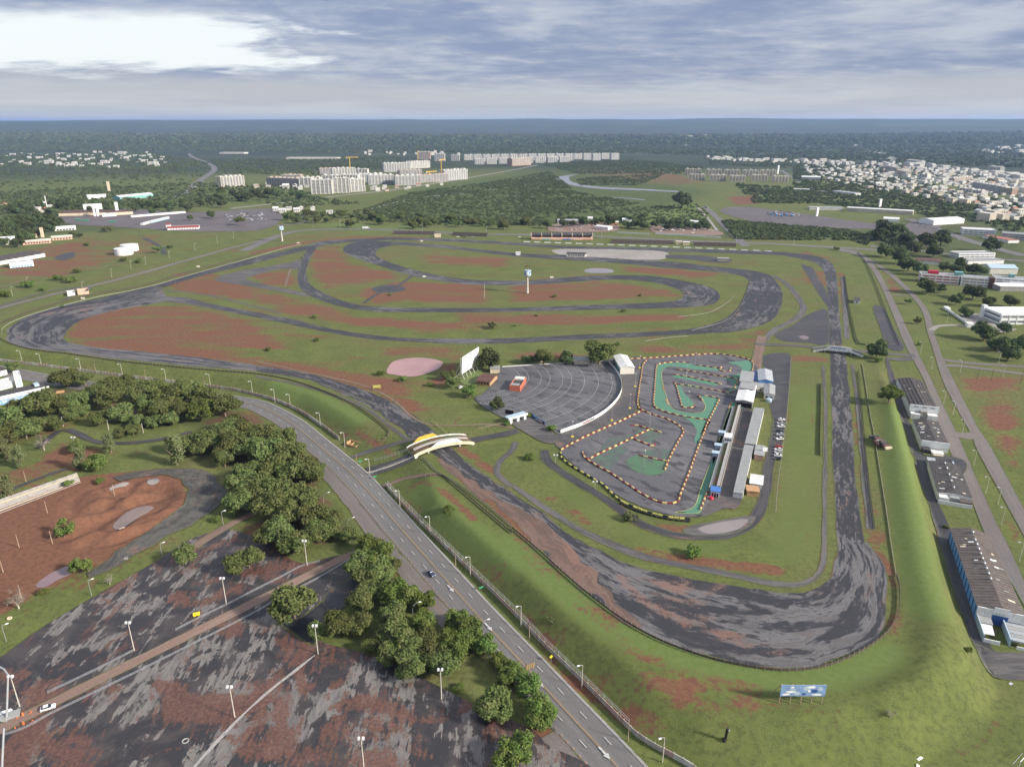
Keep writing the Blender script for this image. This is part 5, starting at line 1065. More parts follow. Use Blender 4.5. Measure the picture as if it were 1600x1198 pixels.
for q in ((150,582),(228,592),(320,603),(558,727),(712,884),(827,998),(981,1157)): pole(*q, 7.0, 'none', 'short wooden utility pole beside the avenue panel wall', 'utility poles along the panel wall', 'post_wood', 0.17, 'utility_pole', 'pole')
for q in ((210,1017),(354,945),(31,1104),(367,1121),(497,1022),(690,1093),(569,1204),(480,884)): pole(*q, 12.5, 'flood', 'tall pale floodlight pole in the worn car park', 'floodlight poles of the car park', r=0.2, name='floodlight_pole')
for q in ((30,855),(74,801),(82,849),(139,892),(179,774),(41,753),(5,894),(34,935)): pole(*q, 6.5, 'none', 'bare wooden pole standing on the red dirt track', 'wooden poles of the dirt track', 'post_wood', 0.2, 'wooden_pole', 'pole')
for q in ((254,871),(349,820),(143,930),(10,1002)): pole(*q, 7.0, 'lamp', 'thin lamp post on the grass strip below the dirt track', 'lamp posts below the dirt track', 'galvanised', 0.12, rz=R(40))
for q in ((99,666),(170,671),(224,676)): pole(*q, 6.5, 'none', 'pale wooden pole among the park trees', 'pale poles among the park trees', 'post_concrete', 0.2, 'wooden_pole', 'pole')
pole(118, 700, 7, 'twin', 'white twin-headed lamp in the park', None, 'galvanised', 0.14)
for q in ((507,797),(545,838),(646,975),(752,1003)): pole(*q, 7.0, 'curve', 'curved-arm street lamp on the tree side of the avenue', 'curved lamps on the tree side', 'galvanised', 0.11, rz=R(20))
for q in ((1455,577),(1474,632),(1489,648),(1503,678),(1521,728),(1540,771),(1559,788),(1564,820),(1592,877),(1438,552),(1479,505),(1500,582),(1567,589),(1560,568)): pole(*q, 9.0, 'lamp', 'slim street lamp beside the right-hand side roads', 'street lamps of the side roads', 'post_concrete', 0.13, rz=R(150))
for q in ((1527,592),(1548,595),(1594,600)): pole(*q, 9.0, 'none', 'dark thin utility pole on the reddish common', 'dark poles on the common', 'dark_metal', 0.13, 'utility_pole', 'pole')
for q in (e5([(810,238)])[0], e5([(695,478)])[0], e5([(725,715)])[0], e5([(710,385)])[0], f6([(938,578)])[0], f6([(990,195)])[0]): pole(*q, 9.0, 'lamp', 'slender lamp post inside the kart track', 'lamp posts inside the kart track', 'galvanised', 0.11, rz=R(80))
for q in (e5([(30,750)])[0], e5([(148,270)])[0], e5([(95,490)])[0], f6([(613,112)])[0], f6([(218,275)])[0]): pole(*q, 9.0, 'lamp', 'lamp post with yellow block base between kart track and drive-in', 'lamp posts between kart track and drive-in', 'galvanised', 0.11, rz=R(80), base='hydrant_yellow')
for q in (f6([(445,790)])[0], f6([(52,520)])[0]): pole(*q, 4.0, 'twin', 'low blue-grey twin lamp on the kart track verge', 'low lamps on the kart verge', 'sky_blue', 0.1)
pole(757, 466, 16, 'none', 'thin white mast on the infield left of the sign tower', None, 'post_concrete', 0.22, 'mast', 'mast')
for q in ((20,463),(44,447),(130,455),(175,434),(205,420),(228,414),(265,404),(305,392),(340,380),(365,373)): pole(*q, 10, 'lamp', 'pole along the old road outside the left straight', 'poles outside the left straight', r=0.14)
for q in ((660,362),(760,366),(848,372),(940,372),(1055,377),(1150,380),(1240,384),(532,357),(490,357)): pole(*q, 13, 'lamp', 'tall highway lamp behind the back straight', 'highway lamps', 'galvanised', 0.18)
# ------------------------------------------------------------------ kart track barriers
BL = 2.5
BLK = {m: MB().box(-BL / 2 + 0.06, BL / 2 - 0.06, -0.38, 0.38, 0.3, 0.98, 0.08).mesh('block', m) for m in ('red_block', 'yellow_block', 'lime_block', 'tyre')}
def barrier(label, pts, cols=('red_block', 'yellow_block'), closed=False):
    c, ang = place_along(pxpoly(pts), BL); root = thing('kart_barrier', label, 'barrier', (c[0][0], c[0][1], H(*c[0]))); o = root.location
    for i in range(len(c) - 1):
        m = (c[i] + c[i + 1]) / 2; t = c[i + 1] - c[i]
        link('block', BLK[cols[i % len(cols)]], root, (m[0] - o.x, m[1] - o.y, H(*m) - o.z), math.atan2(t[1], t[0]) + random.uniform(-.09, .09)).scale = (random.uniform(0.9, 1.0), random.uniform(0.85, 1.1), random.uniform(0.85, 1.1))
BR = 'red and yellow block barrier '
for l, q in (('closing the upper end of the kart track', e5([(0,165),(140,158),(380,145),(640,125),(900,108),(1050,103),(1250,125),(1430,165),(1490,200),(1500,260),(1470,350)])), ('down the drive-in side and round the inner kart straight', e5([(240,175),(190,230),(170,350),(145,500),(125,680),(140,745),(210,790),(330,835),(470,880),(590,940),(660,1000),(672,1040)]) + f6([(1310,270),(1230,410),(1170,540),(1145,610)])), ('slanting along the lower drive-in side of the kart track', f6([(915,15),(720,110),(540,190),(380,260),(200,350),(105,410)])), ('round the outside of the big green kart loop', e5([(740,210),(620,203),(500,205),(400,220),(350,250),(335,400),(325,550),(315,680),(340,745),(420,785),(560,825),(740,860),(960,892)])), ('round the large lower kart loop', e5([(1100,640),(1050,740),(1000,840),(950,940),(910,1050)]) + f6([(1530,250),(1460,430),(1400,600),(1340,750),(1300,850),(1280,915),(1210,945),(1100,935),(1010,900),(900,840),(760,745),(600,640),(470,570),(370,505),(330,470),(325,430)])), ('diagonal across the worn green area', f6([(370,505),(540,420),(700,345),(860,265),(985,205)])), ('forming a short T at the lamp post', f6([(800,165),(880,165),(985,200),(1040,215),(1110,235)])), ('short hook in the worn green area', f6([(830,300),(950,345),(1020,370),(1050,350)])), ('crossing the round green island', f6([(880,460),(1000,490),(1170,525)])), ('topping the green wedge', e5([(1090,635),(1000,615),(920,605)])), ('at the notch of the green wedge', e5([(850,600),(870,630),(900,660)])), ('of the first hairpin tongue', e5([(810,235),(1000,262),(1110,275)])), ('ringing the tip of the first hairpin tongue', e5([(1140,250),(1100,285),(1150,315),(1220,310),(1235,275)])), ('of the second hairpin tongue', e5([(580,290),(760,310),(950,345),(1150,375),(1310,400)])), ('of the third hairpin tongue', e5([(535,350),(680,370),(850,405),(1060,450),(1120,465)])), ('of the fourth hairpin tongue', e5([(590,465),(700,480),(860,505),(1000,530),(1150,555),(1260,570)])), ('round the slim green triangle', e5([(560,440),(590,500),(610,580),(640,680),(660,740),(760,745),(800,720)])), ('beside the red kiosk at the pit exit', f6([(1570,820),(1540,900),(1500,1010)])), ('along the kart clubhouse wall', e5([(1320,400),(1290,480),(1260,560)]))): barrier(BR + l, q)
barrier('yellow and black tyre barrier on the grassy lower rim of the kart track', f6([(105,430),(115,490),(200,560),(330,640),(450,710),(520,750),(600,830),(700,920)]), ('lime_block', 'tyre')); barrier('yellow tyre wall at the bottom bend of the kart track', f6([(700,920),(830,980),(1000,1040),(1200,1085),(1400,1100)]), ('lime_block', 'lime_block', 'tyre', 'lime_block', 'lime_block', 'lime_block', 'tyre'))
barrier('black tyre wall behind the bottom bend of the kart track', f6([(690,935),(820,1000),(1000,1060),(1200,1105),(1400,1125)]), ('tyre',))

# ------------------------------------------------------------------ buildings
def frame3(FL, FR, BL):
    a, b, c = P(*FL), P(*FR), P(*BL); x = (b - a); x.z = 0; y = c - a; y.z = 0
    if y.length > x.length * 1.15:                       # deep building: trust its long side
        D = y.length; y.normalize(); x = Vector((y.y, -y.x, 0)); return a, math.atan2(x.y, x.x), max(4.0, (b - a).dot(x)), D
    L = x.length; x.normalize(); y = Vector((-x.y, x.x, 0)); D = (c - a).dot(y)
    return a, math.atan2(x.y, x.x), L, D
def wins(root, n, face, L, D, z0, z1, w, mat_='glass_dark', depth=0.12, lo=0.06, hi=0.94, name='window'):
    """row of windows set proud of a wall: face f (front), b, l or r"""
    ln = L if face in 'fb' else D; me = MB().box(-w / 2, w / 2, -depth / 2, depth / 2, z0, z1).mesh(name, mat_)
    for i in range(n):
        t = ln * (lo + (hi - lo) * (i + 0.5) / n)
        loc, rz = {'f': ((t, -0.02, 0), 0), 'b': ((t, D + 0.02, 0), 0), 'l': ((-0.02, t, 0), R(90)), 'r': ((L + 0.02, t, 0), R(90))}[face]
        link(name, me, root, loc, rz)
def building(name, label, FL, FR, BL, h, wall, roof, kind='gable', rh=1.2, axis='y', cat='building', over=0.4, group=None, D=None, base=None):
    a, rz, L, D0 = frame3(FL, FR, BL) if base is None else base; D = D or D0
    root = thing(name, label, cat, a, rz, group); w = MB(); w.box(0, L, 0, D, -0.4, h)
    if kind == 'gable':
        if axis == 'y': w.v += [(0, 0.002, h), (L, 0.002, h), (L / 2, 0.002, h + rh), (0, D - 0.002, h), (L, D - 0.002, h), (L / 2, D - 0.002, h + rh)]
        else: w.v += [(0.002, 0, h), (0.002, D, h), (0.002, D / 2, h + rh), (L - 0.002, 0, h), (L - 0.002, D, h), (L - 0.002, D / 2, h + rh)]
        k = len(w.v) - 6; w.f += [(k, k + 1, k + 2), (k + 4, k + 3, k + 5)]; w.m += [0, 0]
    w.build('wall', wall, root); r = MB()
    if kind == 'gable': r.gable(0, L, 0, D, h, h + rh, over, 0.12, axis)
    elif kind == 'flat': r.box(-over, L + over, -over, D + over, h + 0.003, h + 0.3)
    elif kind == 'shed': r.hexa([(-over, -over, h), (L + over, -over, h), (L + over, D + over, h + rh), (-over, D + over, h + rh), (-over, -over, h + 0.15), (L + over, -over, h + 0.15), (L + over, D + over, h + rh + 0.15), (-over, D + over, h + rh + 0.15)])
    elif kind == 'parapet':
        r.box(0.3, L - 0.3, 0.3, D - 0.3, h + 0.003, h + 0.1); p = MB()
        for bx in ((0, L, 0, 0.25), (0, L, D - 0.25, D), (0, 0.25, 0.25, D - 0.25), (L - 0.25, L, 0.25, D - 0.25)): p.box(*bx, h + 0.003, h + 0.8)
        p.build('parapet', wall, root)
    ro = r.build('roof', roof, root); return root, L, D, ro
def ribs(root, L, D, h, rh, n, mat_, axis='y', w=0.25, name='roof_rib'):
    """battens over both slopes of a gable roof"""
    me = None
    for i in range(n):
        y = D * (i + 0.5) / n; mb = MB()
        if axis == 'y':
            s = math.hypot(L / 2, rh); mb.hexa([(0, y - w / 2, h + .13), (L / 2, y - w / 2, h + rh + .13), (L / 2, y + w / 2, h + rh + .13), (0, y + w / 2, h + .13), (0, y - w / 2, h + .25), (L / 2, y - w / 2, h + rh + .25), (L / 2, y + w / 2, h + rh + .25), (0, y + w / 2, h + .25)])
            mb.hexa([(L / 2, y - w / 2, h + rh + .13), (L, y - w / 2, h + .13), (L, y + w / 2, h + .13), (L / 2, y + w / 2, h + rh + .13), (L / 2, y - w / 2, h + rh + .25), (L, y - w / 2, h + .25), (L, y + w / 2, h + .25), (L / 2, y + w / 2, h + rh + .25)])
        mb.build(name, mat_, root)
def sheets(root, L, D, h, rh, n, mats, seed, name='roof_sheet'):
    """loose, patched roofing sheets on the two slopes"""
    rg = random.Random(seed)
    for i in range(n):
        side = rg.random() < 0.5; x0 = rg.uniform(0.02, 0.30) * L; x1 = x0 + rg.uniform(0.05, 0.17) * L; y0 = rg.uniform(0.02, 0.9) * D; y1 = min(D, y0 + rg.uniform(0.6, 1.4))
        z = lambda x: h + rh * (x / (L / 2)) + 0.16 + i * 0.004
        q = [(x0, y0, z(x0)), (x1, y0, z(x1)), (x1, y1, z(x1)), (x0, y1, z(x0))]
        if not side: q = [(L - a, b, c) for a, b, c in q][::-1]
        MB().hexa(q + [(a, b, c + 0.05) for a, b, c in q]).build(name, rg.choice(mats), root)
# the row of ruined pavilions along the back lane
root, L, D, ro = building('ruined_hall', 'long ruined hall with slatted black roof and white gable front', (1419,650), (1461,652), (1400,600), 6.5, 'white_wall', 'black_roof', 'gable', 1.6, over=0.1)
ribs(ro, L, D, 6.5, 1.6, 9, 'dark_roof', w=0.35); sheets(ro, L, D, 6.5, 1.6, 10, ['warehouse_roof', 'grey_roof', 'cream_wall'], 3)
for i in range(7):
    x = L * (0.10 + 0.133 * i); xx = min(x, L - x); z = 6.5 + 1.6 * xx / (L / 2) + 0.28; MB().box(x - 0.12, x + 0.12, 0, D, z, z + 0.1).build('purlin', 'warehouse_roof', ro)
MB().hexa([(-0.3, -0.5, 4.2), (L + 0.3, -0.5, 4.2), (L + 0.3, 0.02, 4.2), (-0.3, 0.02, 4.2), (-0.3, -0.5, 8.3), (L + 0.3, -0.5, 8.3), (L + 0.3, -0.1, 8.3), (-0.3, -0.1, 8.3)]).build('gable_front', 'clean_white', root)
wins(root, 3, 'f', L, D, 7.0, 7.4, 2.2, 'dark_metal', 1.2)
MB().box(0.5, L * 0.36, -4.5, -0.52, 0, 3.6).build('annex', 'white_wall', root); MB().box(L * 0.62, L - 0.5, -5.0, -0.52, 0, 3.8).build('annex', 'white_wall', root); MB().box(L * 0.37, L * 0.61, -3, -0.52, 0, 5.2).build('tank_house', 'grey_concrete', root)
MB().box(0.2, 0.6, D, D + 12, -0.2, 2.2).build('yard_wall', 'wall_panel_white', root); MB().box(L - 1, L - 0.6, D, D + 9, -0.2, 2).build('yard_wall', 'white_wall', root); MB().box(2, L - 2, D + 1.0, D + 7, 0, 4.0).build('rear_wing', 'white_wall', root); MB().gable(2, L - 2, D + 1.0, D + 7, 4.0, 5, 0.2, 0.1, 'x').build('rear_roof', 'black_roof', root)
root, L, D, ro = building('ruined_shed', 'ruined shed with torn dark roof and pale front wall below the hall', (1438,702), (1480,707), (1424,664), 5.0, 'white_wall', 'black_roof', 'gable', 1.4, over=0.1)
sheets(ro, L, D, 5.0, 1.4, 26, ['white_roof', 'warehouse_roof', 'grey_roof', 'cream_wall', 'brown_roof'], 5); MB().box(-0.2, L + 0.2, -0.5, -0.05, 2.6, 6.0).build('gable_front', 'clean_white', root)
MB().box(0.3, L * 0.3, -4.5, -0.52, 0, 2.2).build('lean_to', 'black_roof', root); MB().box(L * 0.35, L * 0.8, -5.5, -0.52, 0, 1.2).build('rubble', 'white_roof', root); MB().box(L * 0.4, L * 0.75, -7, -5.52, 0, 0.7).build('rubble', 'cream_wall', root); MB().box(0.2, L * 0.4, -8, -6, 0, 0.5).build('slab', 'concrete', root)
root, L, D, ro = building('ruined_shed', 'low ruined shed with dark roof and white roof vents', (1463,780), (1514,784), (1448,730), 4.2, 'white_wall', 'black_roof', 'gable', 0.9, over=0.2)
sheets(ro, L, D, 4.2, 0.9, 14, ['white_roof', 'warehouse_roof', 'dark_roof', 'cream_wall'], 8)
VENT = MB().cyl(0, 0, 0, 0.5, 0.35, 0.35, 8).cyl(0, 0, 0.5, 1.0, 0.6, 0.25, 8).mesh('roof_vent', 'galvanised')
for t in (0.15, 0.35, 0.55, 0.75, 0.92): link('roof_vent', VENT, ro, (L * 0.5, D * t, 5.2))
MB().box(0.4, L * 0.32, -3.6, -0.05, 0, 3.4).build('annex', 'white_wall', root); MB().box(L * 0.33, L * 0.62, -3.2, -0.05, 0, 3.8).build('annex', 'grey_roof', root); MB().box(L * 0.63, L - 0.2, -3.9, -0.05, 0, 2.8).build('annex', 'dark_roof', root); MB().box(0, L, -4.4, -4.1, 0, 2.0).build('front_wall', 'white_wall', root); MB().box(0.4, L * 0.3, D + 0.3, D + 8, 0, 3.0).build('rear_annex', 'zinc_roof', root); MB().box(L * 0.9, L * 0.95, D, D + 10, 0, 1.8).build('yard_wall', 'sky_blue', root)
root, L, D, ro = building('blue_warehouse', 'long warehouse with blue side wall, brown roof and row of vents', (1523,968), (1592,973), (1481,842), 5.6, 'blue_wall', 'warehouse_roof', 'gable', 1.8, over=0.25)
MB().hexa([(-0.2, -0.45, 2.5), (L + .2, -0.45, 2.5), (L + .2, -0.05, 2.5), (-0.2, -0.05, 2.5), (-0.2, -0.45, 6.4), (L + .2, -0.45, 6.4), (L + .2, -0.05, 6.4), (-0.2, -0.05, 6.4)]).build('gable_front', 'white_wall', root); MB().box(L * 0.33, L * 0.66, -0.6, -0.46, 5.4, 7.6).build('gable_front', 'clean_white', root); MB().box(L * 0.32, L * 0.66, -0.62, -0.47, 0, 4.2).build('door', 'blue_deep', root)
for t in np.linspace(0.32, 0.82, 9): link('roof_vent', VENT, ro, (L * 0.5 - 0.3, D * t, 7.5))
link('roof_vent', VENT, ro, (L * 0.5, D * 0.93, 7.5)); ribs(ro, L, D, 5.6, 1.8, 30, 'warehouse_roof', w=0.12)
PIL = MB().box(-0.1, 0.12, -0.25, 0.25, 0, 5.5).mesh('pilaster', 'blue_deep')
for i in range(13): link('pilaster', PIL, root, (-0.08, D * (i + 0.5) / 13, 0))
sheets(ro, L, D, 5.6, 1.8, 14, ['white_roof', 'grey_roof', 'cream_wall'], 21)
MB().box(0, 0.3, -13, -0.6, 0, 3.2).build('yard_wall', 'sky_blue', root); MB().box(0.3, L * 0.36, -13, -12.7, 0, 1.6).build('yard_wall', 'clean_white', root); MB().box(L * 0.56, L * 0.59, -12, -0.6, 0, 3.0).build('yard_wall', 'sky_blue', root); MB().box(0.4, L * 0.30, -5, -0.6, 2.4, 2.9).build('canopy', 'grey_roof', root); MB().hexa([(0.6, -10, 1.6), (L * 0.28, -10, 1.6), (L * 0.28, -5.1, 2.4), (0.6, -5.1, 2.4), (0.6, -10, 1.75), (L * 0.28, -10, 1.75), (L * 0.28, -5.1, 2.55), (0.6, -5.1, 2.55)]).build('canopy', 'white_roof', root)
for i in range(5): MB().box(L * 0.61, L * 1.05, -2.6 - i * 2.3, -0.6 - i * 2.3, 2.0, 2.3 + 0.1 * i).build('canopy', 'grey_roof' if i % 2 else 'zinc_roof', root)
MB().box(L * 0.7, L * 1.1, -13, -12.7, 0, 1.2).build('yard_wall', 'clean_white', root)
# rusted pile on the berm, hut, brick shell
p = P(1389, 702); t = thing('derelict_shed', 'derelict dark shed with pale end slab on the right-hand berm', 'shed', p, R(97))
MB().box(0, 1.3, -1.9, 2.0, 0, 1.2, 0.05).build('end_slab', 'cream_wall', t)
for i in range(7): MB().box(1.5 + i * 2.1, 1.5 + i * 2.1 + 1.7, -1.9 + 0.3 * (i % 2), 2.0 - 0.3 * (i % 3), 0, 1.6 + 0.45 * (i % 3), 0.08).build('roof_bay', ('rust', 'black_roof', 'dark_roof', 'grey_roof')[i % 4], t)
MB().box(5.0, 9.5, 2.1, 3.6, 0, 1.5, 0.2).build('side_room', 'rust', t)
root, L, D, ro = building('hut', 'tiny white hut on the grass beside the upper straight', (1334,474), (1343,474), (1334,469), 3, 'white_wall', 'black_roof', 'flat', over=0.2, cat='hut')
wins(root, 1, 'f', L, D, 1, 2.2, 1.5)
for a, b, c, l in (((106,463),(118,462),(105,459),'longer roofless graffiti-stained hut beside the left straight'), ((122,461),(139,457),(121,456),'pink roofless hut beside the left straight')):
    A, rz, L, D = frame3(a, b, c); D = max(D, 5); t = thing('ruined_hut', l, 'hut', A, rz); [MB().box(*q, 0, 3.2).build('wall', 'pink_wall' if 'pink' in l else 'white_wall', t) for q in ((0, L, 0, 0.3), (0, L, D - 0.3, D), (0, 0.3, 0.3, D - 0.3), (L - 0.3, L, 0.3, D - 0.3))]
A, rz, L, D = frame3((541,697), (556,699), (541,689)); t = thing('brick_shell', 'roofless tan brick shell on the berm above the avenue', 'hut', A, rz)
for q, hh in (((0, L, 0, 0.3), 1.6), ((0, L, D - 0.3, D), 2.4), ((0, 0.3, 0.3, D - 0.3), 2.6), ((L - 0.3, L, 0.3, D - 0.3), 1.5), ((L * 0.4, L * 0.4 + 0.3, 0.3, D - 0.3), 1.8)): MB().box(*q, 0, hh).build('wall', 'tan_wood', t)
# kart club
root, L, D, ro = building('kart_hall', 'blue kart hall with pale gable roof', (1184,605), (1206,607), (1183,588), 5.2, 'blue_wall', 'zinc_roof', 'gable', 1.2); wins(root, 2, 'f', L, D, 0.3, 3, 2.2, 'blue_deep'); MB().box(-3.2, -0.05, 3, D, 0, 4).build('side_wing', 'blue_deep', root)
root, L, D, ro = building('clubhouse', 'grey-roofed clubhouse with blue arched front', (1155,604), (1175,605), (1158,588), 4.2, 'white_wall', 'grey_roof', 'gable', 0.9, 'x'); wins(root, 6, 'f', L, D, 0.6, 2.9, 1.3, 'blue_deep')
root, L, D, ro = building('club_wing', 'flat cream connecting wing between clubhouse and blue hall', (1176,612), (1200,612), (1176,603), 3.2, 'pale_cream', 'grey_roof', 'flat'); wins(root, 3, 'f', L, D, 0.8, 2.1, 1.4)
root, L, D, ro = building('pit_canopy', 'white-roofed kart pit canopy with a black panel for its shaded open front', (1149,635), (1175,638), (1156,609), 4.4, 'grey_concrete', 'white_roof', 'gable', 0.8); MB().box(0.5, L - 0.5, -0.08, 0.06, 0, 3.2).build('shade_panel', 'black_tar_and_shade', root)  # black slab on the solid wall paints the shade inside an open front
MB().box(0.3, L - 0.3, D * 0.62, D + 0.5, 5.4, 5.9).build('upper_roof', 'grey_roof', root)
root, L, D, ro = building('small_house', 'small grey-roofed house beside the parked cars', (1193,623), (1209,625), (1194,608), 3.6, 'pale_cream', 'grey_roof', 'gable', 0.8); wins(root, 2, 'f', L, D, 1, 2.2, 1.3)
tk = tag(MB().cyl(0, 0, 0, 1.8, 1.9, 1.9, 16).cyl(0, 0, 1.8, 2.3, 1.9, 0.5, 16).build('water_tank', 'sky_blue', None, P(1201, 627)), 'round light blue water tank by the small grey-roofed house', 'water tank')
def long_roof(name, label, TL, TR, BR_, BL_, h0, h1, wallm, roofm, cat):
    q = [P(*TL), P(*TR), P(*BR_), P(*BL_)]; o = q[3]; root = thing(name, label, cat, o); v = [(a.x - o.x, a.y - o.y) for a in (q[3], q[2], q[1], q[0])]
    MB().hexa([(*a, -0.2) for a in v] + [(*v[0], h0), (*v[1], h1), (*v[2], h1), (*v[3], h0)]).build('wall', wallm, root)
    c = [sum(a[i] for a in v) / 4 for i in (0, 1)]; w = [((a[0] - c[0]) * 1.03 + c[0], (a[1] - c[1]) * 1.03 + c[1]) for a in v]
    MB().hexa([(*w[0], h0 + .01), (*w[1], h1 + .01), (*w[2], h1 + .01), (*w[3], h0 + .01), (*w[0], h0 + .2), (*w[1], h1 + .2), (*w[2], h1 + .2), (*w[3], h0 + .2)]).build('roof', roofm, root)
    return root, v
root, v = long_roof('grandstand', 'long pale concrete stand along the kart pit lane', (1144,640), (1157,641), (1124,770), (1107,767), 1.2, 3.4, 'grey_concrete', 'concrete', 'grandstand')
for i in range(3):
    a = [(v[0][k] * (1 - i / 3) + v[1][k] * i / 3, v[3][k] * (1 - i / 3) + v[2][k] * i / 3) for k in (0, 1)]; z = 1.3 + 2.2 * (i + 1) / 3; b = (v[1][0] - v[0][0]) / 3 * 0.985
    MB().hexa([(a[0][0], a[1][0], z), (a[0][0] + b, a[1][0], z), (a[0][1] + b, a[1][1], z), (a[0][1], a[1][1], z), (a[0][0], a[1][0], z + .12), (a[0][0] + b, a[1][0], z + .35), (a[0][1] + b, a[1][1], z + .12), (a[0][1], a[1][1], z + .12)]).build('tier', 'concrete' if i % 2 else 'bridge_concrete', root)
root, v = long_roof('pit_garage', 'long grey-roofed kart garage, upper half', (1177,645), (1193,647), (1180,703), (1163,700), 3.2, 3.6, 'white_wall', 'grey_roof', 'garage'); root, v = long_roof('pit_garage', 'long grey-roofed kart garage, lower half', (1162,704), (1176,707), (1160,780), (1145,777), 3.2, 3.5, 'white_wall', 'grey_roof', 'garage')
building('garage_wing', 'grey flat wing on the lawn side of the kart garage', (1178,718), (1192,719), (1181,703), 3.0, 'brick_far', 'grey_roof', 'flat')
root, L, D, ro = building('timing_tower', 'small white timing cabin standing on the kart stand', (1130,699), (1142,700), (1131,692), 6.2, 'clean_white', 'white_roof', 'flat', over=0.15); wins(root, 4, 'f', L, D, 4.4, 5.4, 0.7)
for i, (a, b) in enumerate(((1128, 680), (1122, 700), (1118, 712))): tag(MB().box(-1.6, 1.6, -1.8, 1.8, 0, 2.4, 0.2).gable(-1.6, 1.6, -1.8, 1.8, 2.4, 3.0, 0.3, 0.1).build('tent', 'sky_blue', None, P(a, b), R(70)), 'small pale blue tent beside the kart stand', 'tent', 'pale blue tents')
building('booth', 'white-roofed booth on the lawn beside the kart garage', (1171,762), (1190,764), (1173,748), 2.8, 'white_wall', 'white_roof', 'gable', 0.7, 'x'); building('booth', 'tan timber booth on the lawn beside the kart garage', (1167,774), (1185,776), (1168,766), 2.6, 'tan_wood', 'tan_wood', 'flat')
root, L, D, ro = building('kiosk', 'white and blue arched kiosk at the end of the kart stand', (1110,776), (1122,778), (1111,769), 3.2, 'clean_white', 'blue_sign', 'flat'); wins(root, 3, 'f', L, D, 0.4, 2.4, 0.9, 'glass_dark'); tag(MB().cyl(0, 0, 0, 0.5, 0.6, 1.3, 10).cyl(0, 0, 0.5, 1.5, 1.3, 0.8, 10).build('inflatable', 'red_plastic', None, P(1111, 780)), 'bright red inflatable beside the arched kiosk', 'inflatable')
t = thing('notice_board', 'white square board on a post by the kart garage', 'board', P(1194, 713)); MB().box(-.15, .15, -.15, .15, 0, 3).build('post', 'post_concrete', t); MB().box(-1.3, 1.3, -.1, .1, 3, 5.4).build('panel', 'clean_white', t)
# drive-in cinema
a, b = P(722, 593), P(742, 579); dv = b - a; dv.z = 0; Ls = 27.0; ang = math.atan2(dv.y, dv.x); t = thing('cinema_screen', 'huge blank white drive-in cinema screen on steel legs', 'screen', (a.x, a.y, 0), ang)
MB().hexa([(0, 0, 4), (Ls, 0, 4), (Ls, .5, 4), (0, .5, 4), (-0.0, -0.6, 16.2), (Ls, -0.6, 16.2), (Ls, -0.1, 16.2), (0, -0.1, 16.2)]).build('screen_panel', 'screen_white', t)
for i in range(6):
    x = Ls * i / 5; m = MB(); m.tube([(x, 0.8, 0), (x, 0.8, 16)], 0.22); m.tube([(x, 6.5, 0), (x, 0.8, 12)], 0.2); m.tube([(x, 6.5, 0), (x, 6.5, 0.1)], 0.3); m.tube([(x, -2.2, 0), (x, 0.3, 5)], 0.22); m.build('leg', 'post_concrete', t)
MB().tube([(0, 6.5, 0.3), (Ls, 6.5, 0.3)], 0.15).tube([(0, 0.9, 9), (Ls, 0.9, 9)], 0.15).build('brace', 'galvanised', t)
area('screen_lawn', [(718,592),(742,578),(757,585),(748,596),(728,602)], 'grass_blade')
root, L, D, ro = building('snack_bar', 'brown-roofed snack bar beside the cinema lawn', (745,601), (766,603), (757,590), 3.2, 'tan_wood', 'brown_roof', 'gable', 1.1, 'x', over=0.8); wins(root, 4, 'f', L, D, 1, 2.2, 1.4)
root, L, D, ro = building('projection_house', 'orange projection house with flat dark roof amid the parking arcs', (796,611), (811,615), (806,597), 3.4, 'orange_wall', 'black_roof', 'parapet'); wins(root, 4, 'r', L, D, 1, 2.2, 1.4); MB().box(-0.1, L * 0.8, D * 0.1, D * 0.3, 3.42, 4.0).build('roof_slab', 'grey_roof', root); MB().box(0.2, L * 0.9, D * 0.72, D * 0.98, 3.42, 4.6).build('upper_room', 'pale_cream', root)
root, L, D, ro = building('white_shed', 'white-roofed shed at the far corner of the drive-in', (969,585), (991,585), (958,566), 5.2, 'pale_cream', 'white_roof', 'gable', 1.2); MB().box(-0.1, 0.05, 1, D - 1, 0, 3).build('side_panel', 'teal_box', root)
for q, l in ((((897,570),(921,570),(897,564)), 'cream lean-to on the drive-in back wall'), (((838,566),(848,566),(838,562)), 'cream shed under the round tree at the drive-in wall'), (((766,583),(770,583),(766,579)), 'left of two slim cream booths behind the snack bar'), (((772,583),(777,583),(772,579)), 'right of two slim cream booths behind the snack bar')): building('shed', l, *q, 3.2, 'cream_wall', 'grey_roof', 'shed', 0.4, cat='shed')
t = thing('drive_in_gate', 'white flat-roofed entrance gate of the drive-in', 'gate', P(796, 662), 0); a, b = P(796, 662), P(820, 655); L = (b - a).length; t.rotation_euler = (0, 0, math.atan2((b - a).y, (b - a).x)); MB().box(-1.5, L + 1, -1.5, 3, 3.4, 4.2).build('roof', 'sky_blue', t); MB().box(-1.6, L + 1.1, -1.6, -1.4, 3.3, 4.4).build('fascia', 'clean_white', t)
for x in (0, L * 0.45, L * 0.9): MB().box(x, x + 1.6, -0.8, 1.2, 0, 3.38).build('pillar', 'clean_white', t)
tag(MB().box(-2.8, 2.8, -0.1, 0.1, 0.8, 3.6).box(-2.7, -2.5, -.1, .1, 0, .8).box(2.5, 2.7, -.1, .1, 0, .8).build('sign_board', 'black_tar_and_shade', None, P(796, 649), R(-25)), 'dark picture board behind the drive-in gate', 'sign')
sw = fence('sign_wall', 'blue printed sign wall beside the drive-in entrance', [(831,651),(851,664)], 4, 2.2, (0.0,), 'blue_sign', 'blue_sign', 'wall', False, 2.2)
